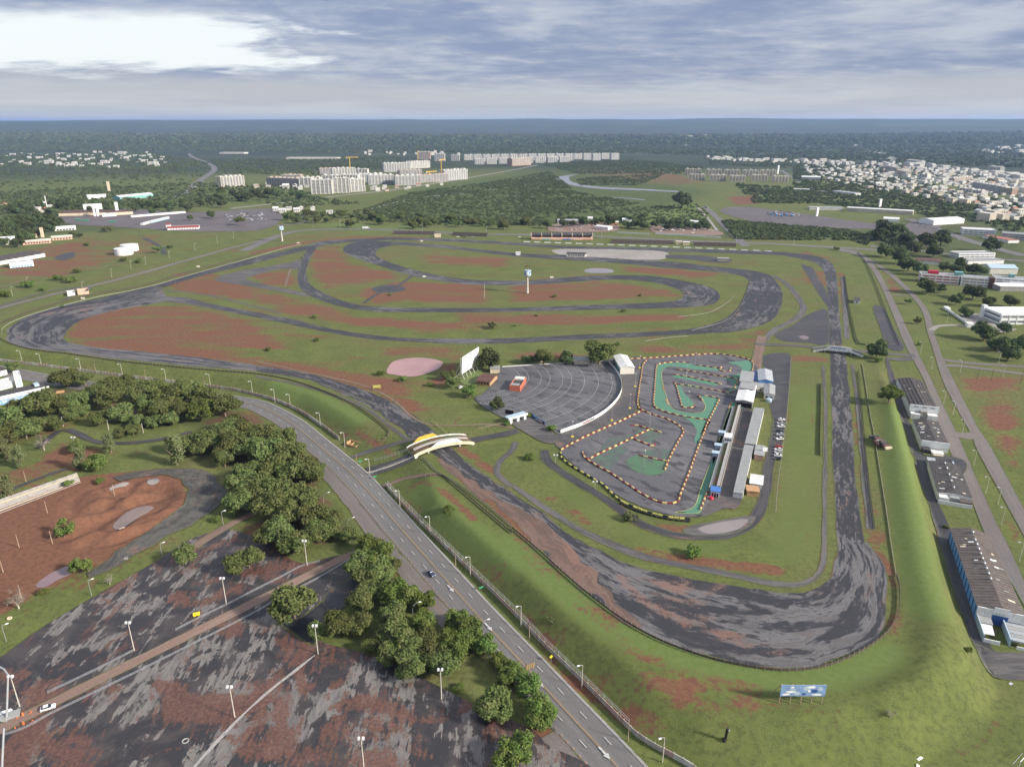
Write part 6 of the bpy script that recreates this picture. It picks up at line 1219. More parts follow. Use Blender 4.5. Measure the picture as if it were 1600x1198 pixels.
fence('lot_wall', 'low white wall on the far side of the drive-in', [(785,574),(830,571),(890,568),(956,564)], 4, 0.9, (0.0,), 'white_wall', 'white_wall', 'wall', False, 0.9)
cw = fence('curved_wall', 'curved white boundary wall of the drive-in with red lettering', [(950,566),(962,580),(970,595),(971,612),(962,629),(942,647),(913,663),(876,677)], 3, 2.3, (0.0,), 'clean_white', 'clean_white', 'wall', False, 2.3)
wl = spline(pxpoly([(950,566),(962,580),(970,595),(971,612),(962,629),(942,647),(913,663),(876,677)]), step=0.8); w0 = cw.location; pa, pb = P(928, 655), P(910, 664)
for k, q in enumerate(wl):
    if min(pa.x, pb.x) < q[0] < max(pa.x, pb.x) and q[1] < pa.y + 3:
        u = (q - SCR) / np.hypot(*(q - SCR)); q2 = q + u * 0.12; hh = 0.9 + 0.35 * ((k * 7) % 3) / 2
        MB().box(-0.24, 0.24, -0.05, 0.05, 0.6, 0.6 + hh).build('lettering', 'dark_metal' if q[0] > pa.x - (pa.x - pb.x) * 0.3 else 'red_block', cw, (q2[0] - w0.x, q2[1] - w0.y, 0), math.atan2(u[1], u[0]) + math.pi / 2)
a, b = P(831, 651), P(851, 664); dn = (b - a).normalized(); nn = Vector((dn.y, -dn.x, 0)) * (1 if dn.x > 0 else -1)
for k, (t0, t1, z0, z1, m) in enumerate(((0.05, 0.3, 0.2, 0.9, 'blue_deep'), (0.3, 0.45, 0.3, 0.7, 'clean_white'), (0.5, 0.85, 0.2, 1.2, 'pink_wall'), (0.86, 0.98, 0.1, 1.8, 'black_tar_and_shade'), (0.1, 0.8, 1.6, 2.1, 'sky_blue'))):
    p0, p1 = a.lerp(b, t0) - sw.location + nn * 0.1, a.lerp(b, t1) - sw.location + nn * 0.1; q = nn * (0.03 + 0.005 * k); MB().hexa([(p0.x, p0.y, z0), (p1.x, p1.y, z0), (p1.x + q.x, p1.y + q.y, z0), (p0.x + q.x, p0.y + q.y, z0), (p0.x, p0.y, z1), (p1.x, p1.y, z1), (p1.x + q.x, p1.y + q.y, z1), (p0.x + q.x, p0.y + q.y, z1)]).build('printed_patch', m, sw)
fence('lot_wall', 'low kerb wall below the blue sign of the drive-in', [(851,664),(862,672),(874,678)], 3, 0.8, (0.0,), 'white_wall', 'white_wall', 'wall', False, 0.8)
# the two bridges over the track
def bridge(name, label, A, B, W, zc, panels, deckm, zend=0.5, flat=False):
    a, b = P(*A), P(*B); d = b - a; d.z = 0; L = d.length; root = thing(name, label, 'bridge', (a.x, a.y, 0), math.atan2(d.y, d.x)); n = 24
    z = lambda x: zend + (zc - zend) * max(0.0, math.sin(math.pi * min(max(x / L, 0), 1))) ** 0.7
    if flat: z = lambda x: zend + (zc - zend) * min(1.0, min(max(x, 0), max(L - x, 0)) / (0.27 * L))
    def slab(y0, y1, z0, z1, nm, m, x0=0.0, x1=1.0, taper=0):
        mb = MB()
        for i in range(n):
            u, w = L * (x0 + (x1 - x0) * i / n), L * (x0 + (x1 - x0) * (i + 1) / n); ku = min(1, min(i, n - i) / (taper or 1)) if taper else 1; kw = min(1, min(i + 1, n - i - 1) / (taper or 1)) if taper else 1
            mb.hexa([(u, y0, z(u) + z0), (w, y0, z(w) + z0), (w, y1, z(w) + z0), (u, y1, z(u) + z0), (u, y0, z(u) + z0 + (z1 - z0) * ku), (w, y0, z(w) + z0 + (z1 - z0) * kw), (w, y1, z(w) + z0 + (z1 - z0) * kw), (u, y1, z(u) + z0 + (z1 - z0) * ku)])
        return mb.build(nm, m, root)
    slab(0, W, -0.6, 0, 'deck', deckm); slab(-0.35, 0, -1.3, 0.5, 'beam', 'cream_wall' if 'yellow' in label else 'white_wall'); slab(W, W + 0.35, -1.0, 0.6, 'beam', 'white_wall')
    for nm, y0, y1, h, m, x0, x1 in panels: slab(y0, y1, 0.51, h, nm, m, x0, x1, 5)
    for x in (0.03, 0.97): MB().box(L * x - 0.8, L * x + 0.8, -0.9, W + 0.9, -2.5, z(L * x) - 0.62).build('abutment', 'pale_cream', root)
    for x in (0.24, 0.76): MB().box(L * x - 0.4, L * x + 0.4, 0.2, W - 0.2, -0.2, z(L * x) - 0.62).build('pier', 'bridge_concrete', root)
    return root, L, z
root, L, z = bridge('road_bridge', 'arched road bridge with yellow and white parapets over the track', (647,717), (741,693), 11, 3.5, [('parapet', -0.3, -0.05, 2.4, 'clean_white', 0.28, 0.80), ('parapet', 11.05, 11.3, 2.9, 'bright_yellow', 0.10, 0.52)], 'service_asphalt')
mb = MB(); [mb.hexa([(L * i / 20, 4.6, z(L * i / 20) + .02), (L * (i + 1) / 20, 4.6, z(L * (i + 1) / 20) + .02), (L * (i + 1) / 20, 6.4, z(L * (i + 1) / 20) + .02), (L * i / 20, 6.4, z(L * i / 20) + .02), (L * i / 20, 4.6, z(L * i / 20) + .5), (L * (i + 1) / 20, 4.6, z(L * (i + 1) / 20) + .5), (L * (i + 1) / 20, 6.4, z(L * (i + 1) / 20) + .5), (L * i / 20, 6.4, z(L * i / 20) + .5)]) for i in range(1, 19)]; mb.build('median', 'bridge_concrete', root)
strip('bridge_road', [(570,731),(600,724),(625,715),(652,703)], [(580,744),(605,737),(630,728),(655,716)], 'dark_asphalt', 3); strip('bridge_road', [(732,685),(760,680),(790,674),(806,669)], [(742,692),(765,687),(795,682),(812,676)], 'dark_asphalt', 3)
line_part('median_line', [(572,739),(610,729),(650,713)], 1.2, 'kerb', None)['kind'] = 'structure'
root, L, z = bridge('footbridge', 'white-panelled bridge with blue lettering over the long straight', (1270,549), (1349,557), 6, 3.6, [('parapet', -0.3, -0.05, 2.6, 'clean_white', 0.24, 0.78)], 'service_asphalt', flat=True)
for i in range(9): x = L * (0.34 + 0.035 * i); MB().box(x, x + L * 0.022, -0.38, -0.31, z(x) + 0.7, z(x) + 1.5 + 0.3 * (i % 2)).build('lettering', 'blue_sign', root)
MB().tube([(L * 0.25, 6.3, z(L * .25) + 0.9), (L * .5, 6.3, z(L * .5) + 1.2), (L * 0.75, 6.3, z(L * .75) + 0.9)], 0.12).build('handrail', 'lime_block', root)
# ------------------------------------------------------------------ sign towers, billboard and odd things
def sign_tower(px, py, label, h=19.0):
    t = thing('sign_tower', label, 'tower', P(px, py)); MB().cyl(0, 0, 0, h, 1.35, 0.75, 16).build('mast', 'post_concrete', t, smooth=False)
    dr = MB().cyl(0, 0, h - 1.5, h, 1.2, 3.2, 20).cyl(0, 0, h, h + 5.5, 3.7, 3.7, 20).build('drum', 'sky_blue', t)
    for i in range(7):
        a = R(-160 + i * 50); mb = MB(); n = 4
        for k in range(n):
            u, w = a + R(36) * k / n, a + R(36) * (k + 1) / n; r = 3.78; z0 = h + 0.6 + 0.7 * (i % 3); z1 = z0 + 2.4 + 0.5 * (i % 2); mb.quad((r * math.cos(u), r * math.sin(u), z0 + .3 * k), (r * math.cos(w), r * math.sin(w), z0 + .3 * k + .3), (r * math.cos(w), r * math.sin(w), z1), (r * math.cos(u), r * math.sin(u), z1 - .2))
        mb.build('drum_panel', 'blue_sign' if i % 2 == 0 else 'clean_white', dr)
    m = MB()
    for i in range(8): a = i * math.pi / 4; m.tube([(3.4 * math.cos(a), 3.4 * math.sin(a), h + 5.5), (2.8 * math.cos(a), 2.8 * math.sin(a), h + 10)], 0.12, 5)
    for i in range(4): a = i * math.pi / 2 + 0.4; m.tube([(0, 0, h + 9.2), (4.0 * math.cos(a), 4.0 * math.sin(a), h + 11)], 0.13, 5)
    m.tube([(0, 0, h + 5.5), (0, 0, h + 12)], 0.2, 6); m.build('aerial', 'rust', t); return t
sign_tower(824, 458, 'tall concrete tower with blue and white drum on the infield'); sign_tower(441, 377, 'concrete tower with blue drum beside the left-hand highway', 17)
a, b = P(1217, 1098), P(1283, 1098); t = thing('billboard', 'wide blue and white billboard on five posts on the berm', 'billboard', a, math.atan2((b - a).y, (b - a).x)); L = (b - a).length
for i in range(5): MB().tube([(L * i / 4, 0, -0.3), (L * i / 4, 0, 7.4)], 0.17, 6).build('post', 'post_wood', t)
MB().tube([(-0.1, 0.3, 7), (-1.9, 3.2, 0.1)], 0.12, 5).build('brace', 'post_wood', t); pn = MB().box(-0.2, L + 0.6, -0.32, -0.2, 3.1, 7.3).build('panel', 'poster_blue', t); MB().box(-0.25, L + 0.65, -0.19, -0.12, 3.05, 7.35).build('frame', 'galvanised', t)
rg = random.Random(5)
for x0, x1, z0, z1, m in ((0.02, 0.22, 0.05, 0.26, 'clean_white'), (0.10, 0.34, 0.28, 0.5, 'clean_white'), (0.16, 0.38, 0.52, 0.7, 'sky_blue'), (0.20, 0.30, 0.72, 0.9, 'clean_white'), (0.30, 0.46, 0.06, 0.44, 'sky_blue'), (0.50, 0.66, 0.5, 0.92, 'sky_blue'), (0.60, 0.80, 0.72, 0.95, 'clean_white'), (0.68, 0.86, 0.28, 0.66, 'blue_deep'), (0.72, 0.98, 0.05, 0.24, 'clean_white'), (0.84, 0.98, 0.5, 0.86, 'sky_blue'), (0.48, 0.6, 0.1, 0.3, 'blue_deep'), (0.62, 0.70, 0.34, 0.6, 'clean_white')):
    mb = MB(); x0 *= L; x1 *= L; z0, z1 = 3.1 + 4.2 * z0, 3.1 + 4.2 * z1; k = 9; cx, cz = (x0 + x1) / 2, (z0 + z1) / 2
    mb.quad(*[(cx + (x1 - x0) / 2 * math.cos(i * 6.283 / k) * rg.uniform(0.75, 1.15), -0.325 - 0.004 * rg.random(), cz + (z1 - z0) / 2 * math.sin(i * 6.283 / k) * rg.uniform(0.75, 1.15)) for i in range(k)]); mb.build('printed_patch', m, pn)
t = thing('charred_post', 'charred black post with a lump at its foot on the berm slope', 'post', P(1133, 1157)); MB().tube([(0, 0, 0.4), (0.1, 0, 2.2), (0.25, 0.1, 4.6)], 0.36, 8, 0.45).build('stem', 'black_tar_and_shade', t); MB().cyl(-0.2, 0, 0, 0.7, 0.55, 0.75, 9).cyl(-0.2, 0, 0.7, 1.2, 0.75, 0.3, 9).build('foot', 'black_tar_and_shade', t); MB().tube([(0.1, 0.1, 4.6), (-0.5, 0.1, 5.2)], 0.05, 5).build('twig', 'rust', t)
def litter(px, py, label, s=1.2, m='clean_white', rz=0.5): mb = MB(); mb.quad((-s, -0.3, 0.05), (0, -0.5, 0.45), (0.1, 0.4, 0.5), (-s, 0.5, 0.1)); mb.quad((0, -0.5, 0.45), (s, -0.2, 0.08), (s, 0.3, 0.06), (0.1, 0.4, 0.5)); return tag(mb.build('litter', m, None, P(px, py), rz), label, 'litter')
litter(1438, 1185, 'crumpled white sheet on the grass below the billboard', 1.1); litter(1434, 1196, 'small white scrap beside the crumpled sheet', 0.7, rz=1.2); litter(1139, 1141, 'white scrap beside the charred post', 0.35); litter(1580, 1068, 'white litter on the shaded grass by the yard', 0.7); litter(192, 824, 'pale plank beside the puddle in the dirt bowl', 1.6, 'cream_wall', 0.4)
t = thing('goal_frame', 'white goal frame corner at the edge of the grass', 'goal', P(1591, 1200), R(35)); MB().tube([(0, 0, 0), (0, 0, 2.6), (7, 0, 2.6), (7, 0, 0)], 0.09).build('frame', 'clean_white', t); MB().tube([(0, 0, 2.6), (0, 1.6, 0.05), (7, 1.6, 0.05), (7, 0, 2.6)], 0.05).build('back_bar', 'galvanised', t)
def mast(label, base, tips):
    o = P(*base); t = thing('gantry', label, 'gantry', o); pts = [(0, 0, 0)]
    for px, py, z in tips: x, y = G(px, py, o.z + z); pts.append((x - o.x, y - o.y, z))
    MB().tube(pts[:2], 0.34, 8, 0.28).build('post', 'galvanised', t); MB().box(-0.7, 0.7, -0.7, 0.7, 0, 0.4).build('base', 'grey_concrete', t)
    if len(pts) > 2: MB().tube(pts[1:], 0.30, 8).build('beam', 'galvanised', t)
mast('tall pale steel gantry leaning over the red lane entrance', (10, 1126), [(12.6, 1054, 13.0), (6, 1045, 13.6), (-30, 1026, 14.0)]); mast('second pale gantry leg at the car park edge', (2, 1222), [(6, 1137, 13.0)])
tag(MB().box(-2.5, 2.5, -1.2, 1.2, 0, 1.1).box(-2.7, 2.7, -1.4, 1.4, 1.103, 1.25).build('guard_cabin', 'grey_roof', None, P(17, 1120), R(28)), 'small grey guard cabin at the gantry foot', 'cabin'); tag(MB().box(-3, 3, -1, 1, 0.3, 1.0, 0.3).box(-3.2, 3.2, -1.2, 1.2, 0, 0.3).build('canopy_roof', 'clean_white', None, P(2, 1117), R(28)), 'white canopy beside the guard cabin', 'canopy')
for q, l in (((27,1122), 'orange cone by the guard cabin'), ((24,1138), 'orange cone near the lane rail')): tag(MB().cyl(0, 0, 0.06, 0.85, 0.3, 0.06, 10).box(-.35, .35, -.35, .35, 0, 0.05).build('traffic_cone', 'orange_cone', None, P(*q)), l, 'cone')
for q, l in (((36,1118), 'tall orange barrel on the lane edge by the cabin'), ((37,1132), 'tall orange barrel on the lane edge by the rail')): tag(MB().cyl(0, 0, 0, 1.2, 0.38, 0.30, 10).cyl(0, 0, 1.2, 1.35, 0.15, 0.15, 8).build('barrel', 'orange_cone', None, P(*q)), l, 'barrel')
for q, l in (((48,1114), 'orange trestle barrier on the upper lane side'), ((51,1128), 'orange trestle barrier on the lower lane side')): tag(MB().tube([(-.6, -.3, 0), (0, 0, 1.0), (.6, -.3, 0)], .06).tube([(-.6, .3, 0), (0, 0, 1.0), (.6, .3, 0)], .06).tube([(-.5, -.3, .4), (.5, -.3, .4)], .06).build('trestle', 'orange_cone', None, P(*q), 0.4), l, 'barrier')
t = thing('tip_cart', 'small yellow tipping cart in the upper car park', 'cart', P(308, 962), R(25)); MB().box(-1.2, 1.0, -0.7, 0.7, 0.5, 1.3, -0.15).build('tub', 'sign_yellow', t); MB().tube([(1.0, 0, 0.8), (2.0, 0, 1.1)], 0.08).build('handle', 'dark_metal', t); [MB().tube([(0, s * 0.75, 0.4), (0, s * 0.95, 0.4)], 0.4, 12).build('wheel', 'tyre', t) for s in (-1, 1)]
def ring(px, py, label, m='clean_white', r=0.9): pts = [(r * math.cos(i * math.pi / 6), r * math.sin(i * math.pi / 6), 0.25) for i in range(13)]; tag(MB().tube(pts, 0.25, 8).build('tyre', m, None, P(px, py)), label, 'tyre')
ring(197, 873, 'pale tyre lying on the edge of the dirt track', 'grey_concrete', 0.7); ring(15, 966, 'cream tyre lying on the grass near the lamp post', 'cream_wall', 0.7); ring(290, 1158, 'pale ring lying on the worn car park', 'grey_concrete', 0.9)
t = thing('bleachers', 'weathered stepped concrete bleachers above the dirt track', 'bleachers', (0, 0, 0))
for i in range(6):
    a, b = P(-30, 813 - i * 3.6), P(126 - i * 1.0, 753 - i * 2.1); d = (b - a).normalized(); n = Vector((-d.y, d.x, 0)) * 0.22; z = a.z + 0.25 + 0.28 * i
    MB().hexa([(*(a - n).xy, a.z - .2), (*(b - n).xy, a.z - .2), (*(b + n).xy, a.z - .2), (*(a + n).xy, a.z - .2), (*(a - n).xy, z), (*(b - n).xy, z), (*(b + n).xy, z), (*(a + n).xy, z)]).build('step', 'kerb' if i % 3 == 1 else 'grey_concrete', t)
for q, l in (((586,748),'small green sign below the bridge approach'), ((563,724),'small green sign above the bridge approach'), ((752,922),'small green sign on the verge by the avenue wall')): t = thing('road_sign', l, 'sign', P(*q), R(30)); MB().box(-.05, .05, -.05, .05, 0, 1.2).build('post', 'galvanised', t); MB().box(-1.0, 1.0, -.05, .05, 1.2, 1.9).build('plate', 'green_sign', t)
t = thing('road_sign', 'yellow warning sign on the verge by the speed hump', 'sign', P(861, 1034), R(30)); MB().box(-.05, .05, -.05, .05, 0, 1.8).build('post', 'galvanised', t); MB().hexa([(0, -.03, 1.7), (.75, -.03, 2.45), (.75, .03, 2.45), (0, .03, 1.7), (-.75, -.03, 2.45), (0, -.03, 3.2), (0, .03, 3.2), (-.75, .03, 2.45)]).build('plate', 'sign_yellow', t)
for i in range(4):
    p = P(824 + i * 3.4, 1043 - i * 1.0); MB().box(-0.25, 0.25, -1.3, 1.3, 0.46, 0.5).build('hump_stripe', 'yellow_mark', avenue, (p.x, p.y, p.z), R(-10))
tag(MB().box(-2.6, 2.6, -.08, .08, 1.0, 3.0).box(-2.4, -2.2, -.05, .05, 0, 1).box(2.2, 2.4, -.05, .05, 0, 1).build('hoarding', 'lime_block', None, P(589, 608), R(5)), 'small pale yellow hoarding on the infield beside the track', 'sign')
for q, l in (((862,435),'white marker board at the inner straight'), ((663,434),'white marker board by the infield track'), ((466,381),'white marker board where the left straight begins'), ((310,418),'cream marker board on the left straight'), ((130,468),'cream marker board near the ruined huts'), ((659,378),'white marker board near the back straight')): tag(MB().box(-2, 2, -.1, .1, 0.6, 2.4).box(-1.8, -1.6, -.05, .05, 0, .6).box(1.6, 1.8, -.05, .05, 0, .6).build('marker_board', 'pale_cream', None, P(*q)), l, 'board')

# ------------------------------------------------------------------ vehicles
def car_parts(body_mat):
    """x forward, 4.3 m long"""
    prof = [(-2.1, 0.35), (-2.15, 0.85), (-1.95, 1.0), (0.75, 0.98), (1.9, 0.82), (2.12, 0.6), (2.1, 0.35)]; cab = [(-1.85, 0.99), (-1.35, 1.42), (0.15, 1.45), (0.95, 0.98)]; b = MB(); c = MB(); g = MB()
    def ext(mb, pr, w0, w1):
        k = len(mb.v); n = len(pr); zs = [z for _, z in pr]; zm, zM = min(zs), max(zs)
        for s in (-1, 1): mb.v += [(x, s * (w0 + (w1 - w0) * (z - zm) / (zM - zm)), z) for x, z in pr]
        for i in range(n): j = (i + 1) % n; mb.f.append((k + i, k + j, k + n + j, k + n + i)); mb.m.append(0)
        mb.f += [tuple(k + i for i in range(n)), tuple(k + n + n - 1 - i for i in range(n))]; mb.m += [0, 0]
    ext(b, prof, 0.86, 0.80); ext(c, cab, 0.78, 0.62); roof = MB().box(-1.3, 0.12, -0.62, 0.62, 1.43, 1.5, 0.05)
    w = MB().tube([(0, -0.1, 0.32), (0, 0.1, 0.32)], 0.32, 12); hl = MB().box(-0.05, 0.08, -0.2, 0.2, 0.6, 0.78)
    return [('body', b.mesh('body', body_mat), [(0, 0, 0)]), ('window', c.mesh('window', 'glass_dark'), [(0, 0, 0)]), ('roof', roof.mesh('roof', body_mat), [(0, 0, 0)]), ('wheel', w.mesh('wheel', 'tyre'), [(x, y, 0) for x in (-1.3, 1.3) for y in (-0.78, 0.78)]), ('headlight', hl.mesh('headlight', 'lamp_head'), [(2.05, y, 0) for y in (-0.58, 0.58)])]
CARP = {m: car_parts(m) for m in ('car_white', 'car_silver', 'car_blue', 'car_black', 'car_red')}
HUB = MB().tube([(0, -0.12, 0.32), (0, 0.12, 0.32)], 0.18, 10).mesh('hubcap', 'car_silver')
def car(px, py, rz, m, label, group=None, full=True, up=0.32):
    p = P(px, py); root = thing('car', label, 'car', (p.x, p.y, p.z + up), rz, group); body = None
    for n, me, spots in CARP[m] if full else CARP[m][:3]:
        for s in spots:
            o = link(n, me, body if n in ('headlight', 'window') else root, s); body = o if n == 'body' else body
            if n == 'wheel': link('hubcap', HUB, o)
    return root
car(76, 1108, R(27), 'car_white', 'white car driving along the red lane'); car(674, 899, R(-52), 'car_blue', 'dark blue car driving on the avenue', up=0.45); car(500, 741, R(-50), 'car_white', 'white car parked under the small tree by the avenue')
CARG = ('pale car parked in the row beside the kart yard', 'cars parked beside the kart yard')
for i, (x, y) in enumerate(((1221,657),(1219.5,663),(1220,667.5),(1218.5,675),(1218.5,680),(1218,687),(1217,699),(1216,704),(1215.5,708),(1215.5,713),(1215,718))): car(x, y, R(random.uniform(-8, 8)) + (math.pi if i % 3 else 0), ('car_white', 'car_silver', 'car_white', 'car_black', 'car_silver', 'car_white', 'car_red')[i % 7], *CARG, up=0.25)
car(1188, 642, R(5), 'car_white', 'white car parked at the end of the kart garage', up=0.2); car(720, 606, R(50), 'car_white', 'white van-like car parked behind the cinema screen trees', up=0.1)
t = thing('truck', 'white box truck on the road behind the back straight', 'truck', P(572, 358), R(-3)); MB().box(-6, 3.5, -1.25, 1.25, 1, 4).build('box_body', 'clean_white', t); MB().box(3.6, 5.6, -1.2, 1.2, 0.6, 3, 0.15).build('cab', 'car_silver', t); [MB().tube([(x, s * 1.0, .5), (x, s * 1.25, .5)], .5, 10).build('wheel', 'tyre', t) for x in (-4, -2.6, 4.4) for s in (-1, 1)]
def lot_cars(poly, n, label, group, mats, seed, rz0):
    rg = random.Random(seed); xs = [q[0] for q in poly]; ys = [q[1] for q in poly]; k = 0; tries = 0; done = []
    while k < n and tries < n * 30:
        tries += 1; a, b = rg.uniform(min(xs), max(xs)), rg.uniform(min(ys), max(ys))
        if not in_poly(np.array([a]), np.array([b]), poly)[0]: continue
        p = P(a, b)
        if any((p - q).length < 4.5 for q in done): continue
        done.append(p); car(a, b, rz0 + rg.choice((0, math.pi)) + rg.uniform(-.1, .1), rg.choice(mats), label, group, False, 0.2); k += 1
lot_cars([(866,350),(958,350),(958,361),(862,361)], 46, 'small car parked on the red depot yard beside the highway', 'cars on the red depot yard', ['car_white', 'car_white', 'car_silver', 'car_red', 'car_black'], 3, R(80)); lot_cars([(1030,352),(1120,358),(1120,366),(1030,362)], 18, 'pale vehicle behind the white depot wall', 'vehicles behind the depot wall', ['car_white', 'car_silver'], 4, R(20)); lot_cars([(350,335),(412,332),(418,344),(355,346)], 40, 'car parked on the far left parking field', 'cars on the far left parking field', ['car_white', 'car_white', 'car_silver', 'car_black'], 5, R(10))
lot_cars([(1200,328),(1250,333),(1250,338),(1200,335)], 24, 'car parked by the buses on the right car yard', 'cars on the right car yard', ['car_white', 'car_silver', 'car_blue'], 6, R(10)); lot_cars([(700,369),(1010,374),(1010,377),(700,371)], 8, 'car driving on the highway behind the back straight', 'cars on the highway', ['car_white', 'car_silver', 'car_black'], 7, R(0)); lot_cars([(262,312),(292,299),(318,280),(325,280),(300,302),(270,315)], 16, 'car driving on the distant avenue towards the hills', 'cars on the distant avenue', ['car_white', 'car_silver'], 8, R(60)); lot_cars([(1425,346),(1470,360),(1510,374),(1500,376),(1450,362)], 16, 'car on the avenue through the right-hand town', 'cars on the town avenue', ['car_white', 'car_silver'], 9, R(-30))
# ------------------------------------------------------------------ stands and buildings of the back straight
def at_m(px, py): p = P(px, py); return p, depth_of(p) / FPX          # spot and metres per pixel
def block(x0, y0, x1, y1): a, b = P(x0, y0), P(x1, y1); d = b - a; d.z = 0; return a, math.atan2(d.y, d.x), d.length
a, rz, L = block(830, 375, 926, 375.5); t = thing('grandstand', 'roofed grandstand with dark roof panels on the back straight', 'grandstand', a, rz)
MB().hexa([(0, 0, 0), (L, 0, 0), (L, 12, 0), (0, 12, 0), (0, 0, 2.5), (L, 0, 2.5), (L, 12, 5.5), (0, 12, 5.5)]).build('terrace', 'pink_wall', t); MB().box(0, L, 12.05, 12.5, 0, 9).build('rear_wall', 'cream_wall', t); n = 12
for i in range(n + 1): MB().box(L * i / n - 0.5, L * i / n + 0.5, 0.5, 11.9, 5.6, 9.2).build('frame', 'cream_wall', t) if i % 2 == 0 else MB().box(L * i / n - .2, L * i / n + .2, 11, 11.9, 5.6, 9).build('post', 'cream_wall', t)
for i in range(n): MB().hexa([(L * (i + .06) / n, 1, 7.2), (L * (i + .94) / n, 1, 7.2), (L * (i + .94) / n, 13, 9.6), (L * (i + .06) / n, 13, 9.6), (L * (i + .06) / n, 1, 7.5), (L * (i + .94) / n, 1, 7.5), (L * (i + .94) / n, 13, 9.9), (L * (i + .06) / n, 13, 9.9)]).build('roof_panel', 'black_roof', t)
for i, m in enumerate(('tan_wood', 'teal_box', 'pink_wall', 'blue_sign', 'pink_wall', 'tan_wood')): MB().box(L * (i + .1) / 6, L * (i + .9) / 6, -0.6, -0.05, 0.4, 2.2).build('hoarding', m, t)
for q, l in (((955,380,1052,382), 'long dark open stand right of the roofed grandstand'), ((1084,384,1150,386), 'dark open stand at the far end of the back straight'), ((614,366,678,367), 'dark open stand left of the roofed grandstand'), ((706,368,760,370), 'short dark stand between the left stand and the grandstand')):
    a, rz, L = block(*q); t = thing('open_stand', l, 'grandstand', a, rz)
    for i in range(5): MB().box(0, L, 1.6 * i, 1.6 * (i + 1) - 0.02, 0, 0.9 + 0.9 * i).build('tier', 'dark_roof' if i % 2 else 'rail_dark', t)
    for i in range(9): MB().box(L * i / 8 - .15, L * i / 8 + .15, 7.9, 8.2, 0, 6.5).build('post', 'rail_dark', t)
fence('painted_wall', 'dashed white barrier along the back straight', [(823,378.5),(900,381),(980,384),(1060,387),(1130,390),(1200,393)], 4, 0.9, (0.0,), 'bridge_concrete', 'bridge_concrete', 'barrier', False, 0.5)
c, ang = place_along(pxpoly([(823,378.5),(900,381),(980,384),(1060,387),(1130,390),(1200,393)]), 15.5); WB = MB().box(-4.6, 4.6, -0.4, 0.4, 0, 1.3).mesh('barrier_block', 'clean_white')
t = thing('barrier_row', 'row of separate white blocks on the back straight barrier', 'barrier', (c[0][0], c[0][1], 0))
for i in range(len(c)): link('barrier_block', WB, t, (c[i][0] - c[0][0], c[i][1] - c[0][1], 0), ang[i])
root, L, D, ro = building('pit_building', 'low pit building with black roof on the pale paddock', (885,401), (915,402), (885,397.5), 4.2, 'pale_cream', 'black_roof', 'flat', D=11, over=0.6); wins(root, 7, 'f', L, D, 1, 2.6, 1.8)
building('pit_hut', 'small white hut on the paddock edge', (806,399), (813,399), (806,397), 3.5, 'white_wall', 'white_roof', 'flat', D=6); building('pit_hut', 'cream hut beside the left open stand', (679,371), (689,371.5), (679,369), 4, 'cream_wall', 'cream_wall', 'flat', D=7); building('pit_hut', 'grey ruin on the paved oval', (1121,408), (1139,408.6), (1121,406), 3.4, 'grey_concrete', 'grey_concrete', 'flat', D=7); building('pit_hut', 'cream ticket hut between the dark stands', (1056,382), (1065,382.3), (1056,380), 4, 'cream_wall', 'cream_wall', 'flat', D=7); building('pit_hut', 'second cream ticket hut between the dark stands', (1067,383), (1077,383.3), (1067,381), 4, 'cream_wall', 'pale_cream', 'flat', D=7)
for q, l in ((((871,349),(906,349)), 'grey-roofed depot office among trees'), (((912,345),(926,345)), 'white depot shed among trees'), (((972,347),(988,347)), 'white roadside house before the depot trees'), (((930,358),(950,360)), 'white tent-roofed depot at the red yard'), (((951,352),(966,352)), 'tan gatehouse of the roadside depot'), (((1070,350),(1096,352)), 'white workshop behind the depot wall')): building('depot', l, *q, (q[0][0], q[0][1] - 3), 5, 'white_wall' if 'white' in l else 'tan_wood' if 'tan' in l else 'grey_concrete', 'zinc_roof' if 'grey' in l else 'white_roof', 'gable', 1.6, 'x', D=14)
fence('depot_wall', 'long white wall before the roadside depots, left part', [(965,364),(1015,367)], 6, 2, (0.0,), 'clean_white', 'clean_white', 'wall', False, 2.4); fence('depot_wall', 'long white wall before the roadside depots, right part', [(1024,366),(1060,368),(1126,372)], 6, 2, (0.0,), 'clean_white', 'clean_white', 'wall', False, 2.4)
area('red_yard', [(862,352),(905,349),(960,350),(965,360),(930,363),(862,362)], 'red_lane'); area('red_yard', [(1020,353),(1080,352),(1125,362),(1120,368),(1030,365)], 'red_lane')
# ------------------------------------------------------------------ left-hand edge
a, rz, L = block(0, 414, 71, 401); t = thing('sawtooth_factory', 'long workshop with dark sawtooth roof and white walls', 'factory', a, rz); MB().box(0, L, 0, 30, 0, 4.5).build('wall', 'white_wall', t); n = 12
for i in range(n): MB().hexa([(L * i / n, -0.3, 4.51), (L * (i + 1) / n - .05, -0.3, 4.51), (L * (i + 1) / n - .05, 30.3, 4.51), (L * i / n, 30.3, 4.51), (L * i / n, -0.3, 4.7), (L * (i + 1) / n - .05, -0.3, 6.6), (L * (i + 1) / n - .05, 30.3, 6.6), (L * i / n, 30.3, 4.7)]).build('roof_tooth', 'dark_roof' if i % 2 else 'black_roof', t)
root, L, D, ro = building('white_block', 'white block with blue arched doors before the workshop', (16,419), (54,417), (14,412), 6, 'clean_white', 'grey_roof', 'parapet', D=14); wins(root, 7, 'f', L, D, 0, 2.6, 1.8, 'blue_wall')
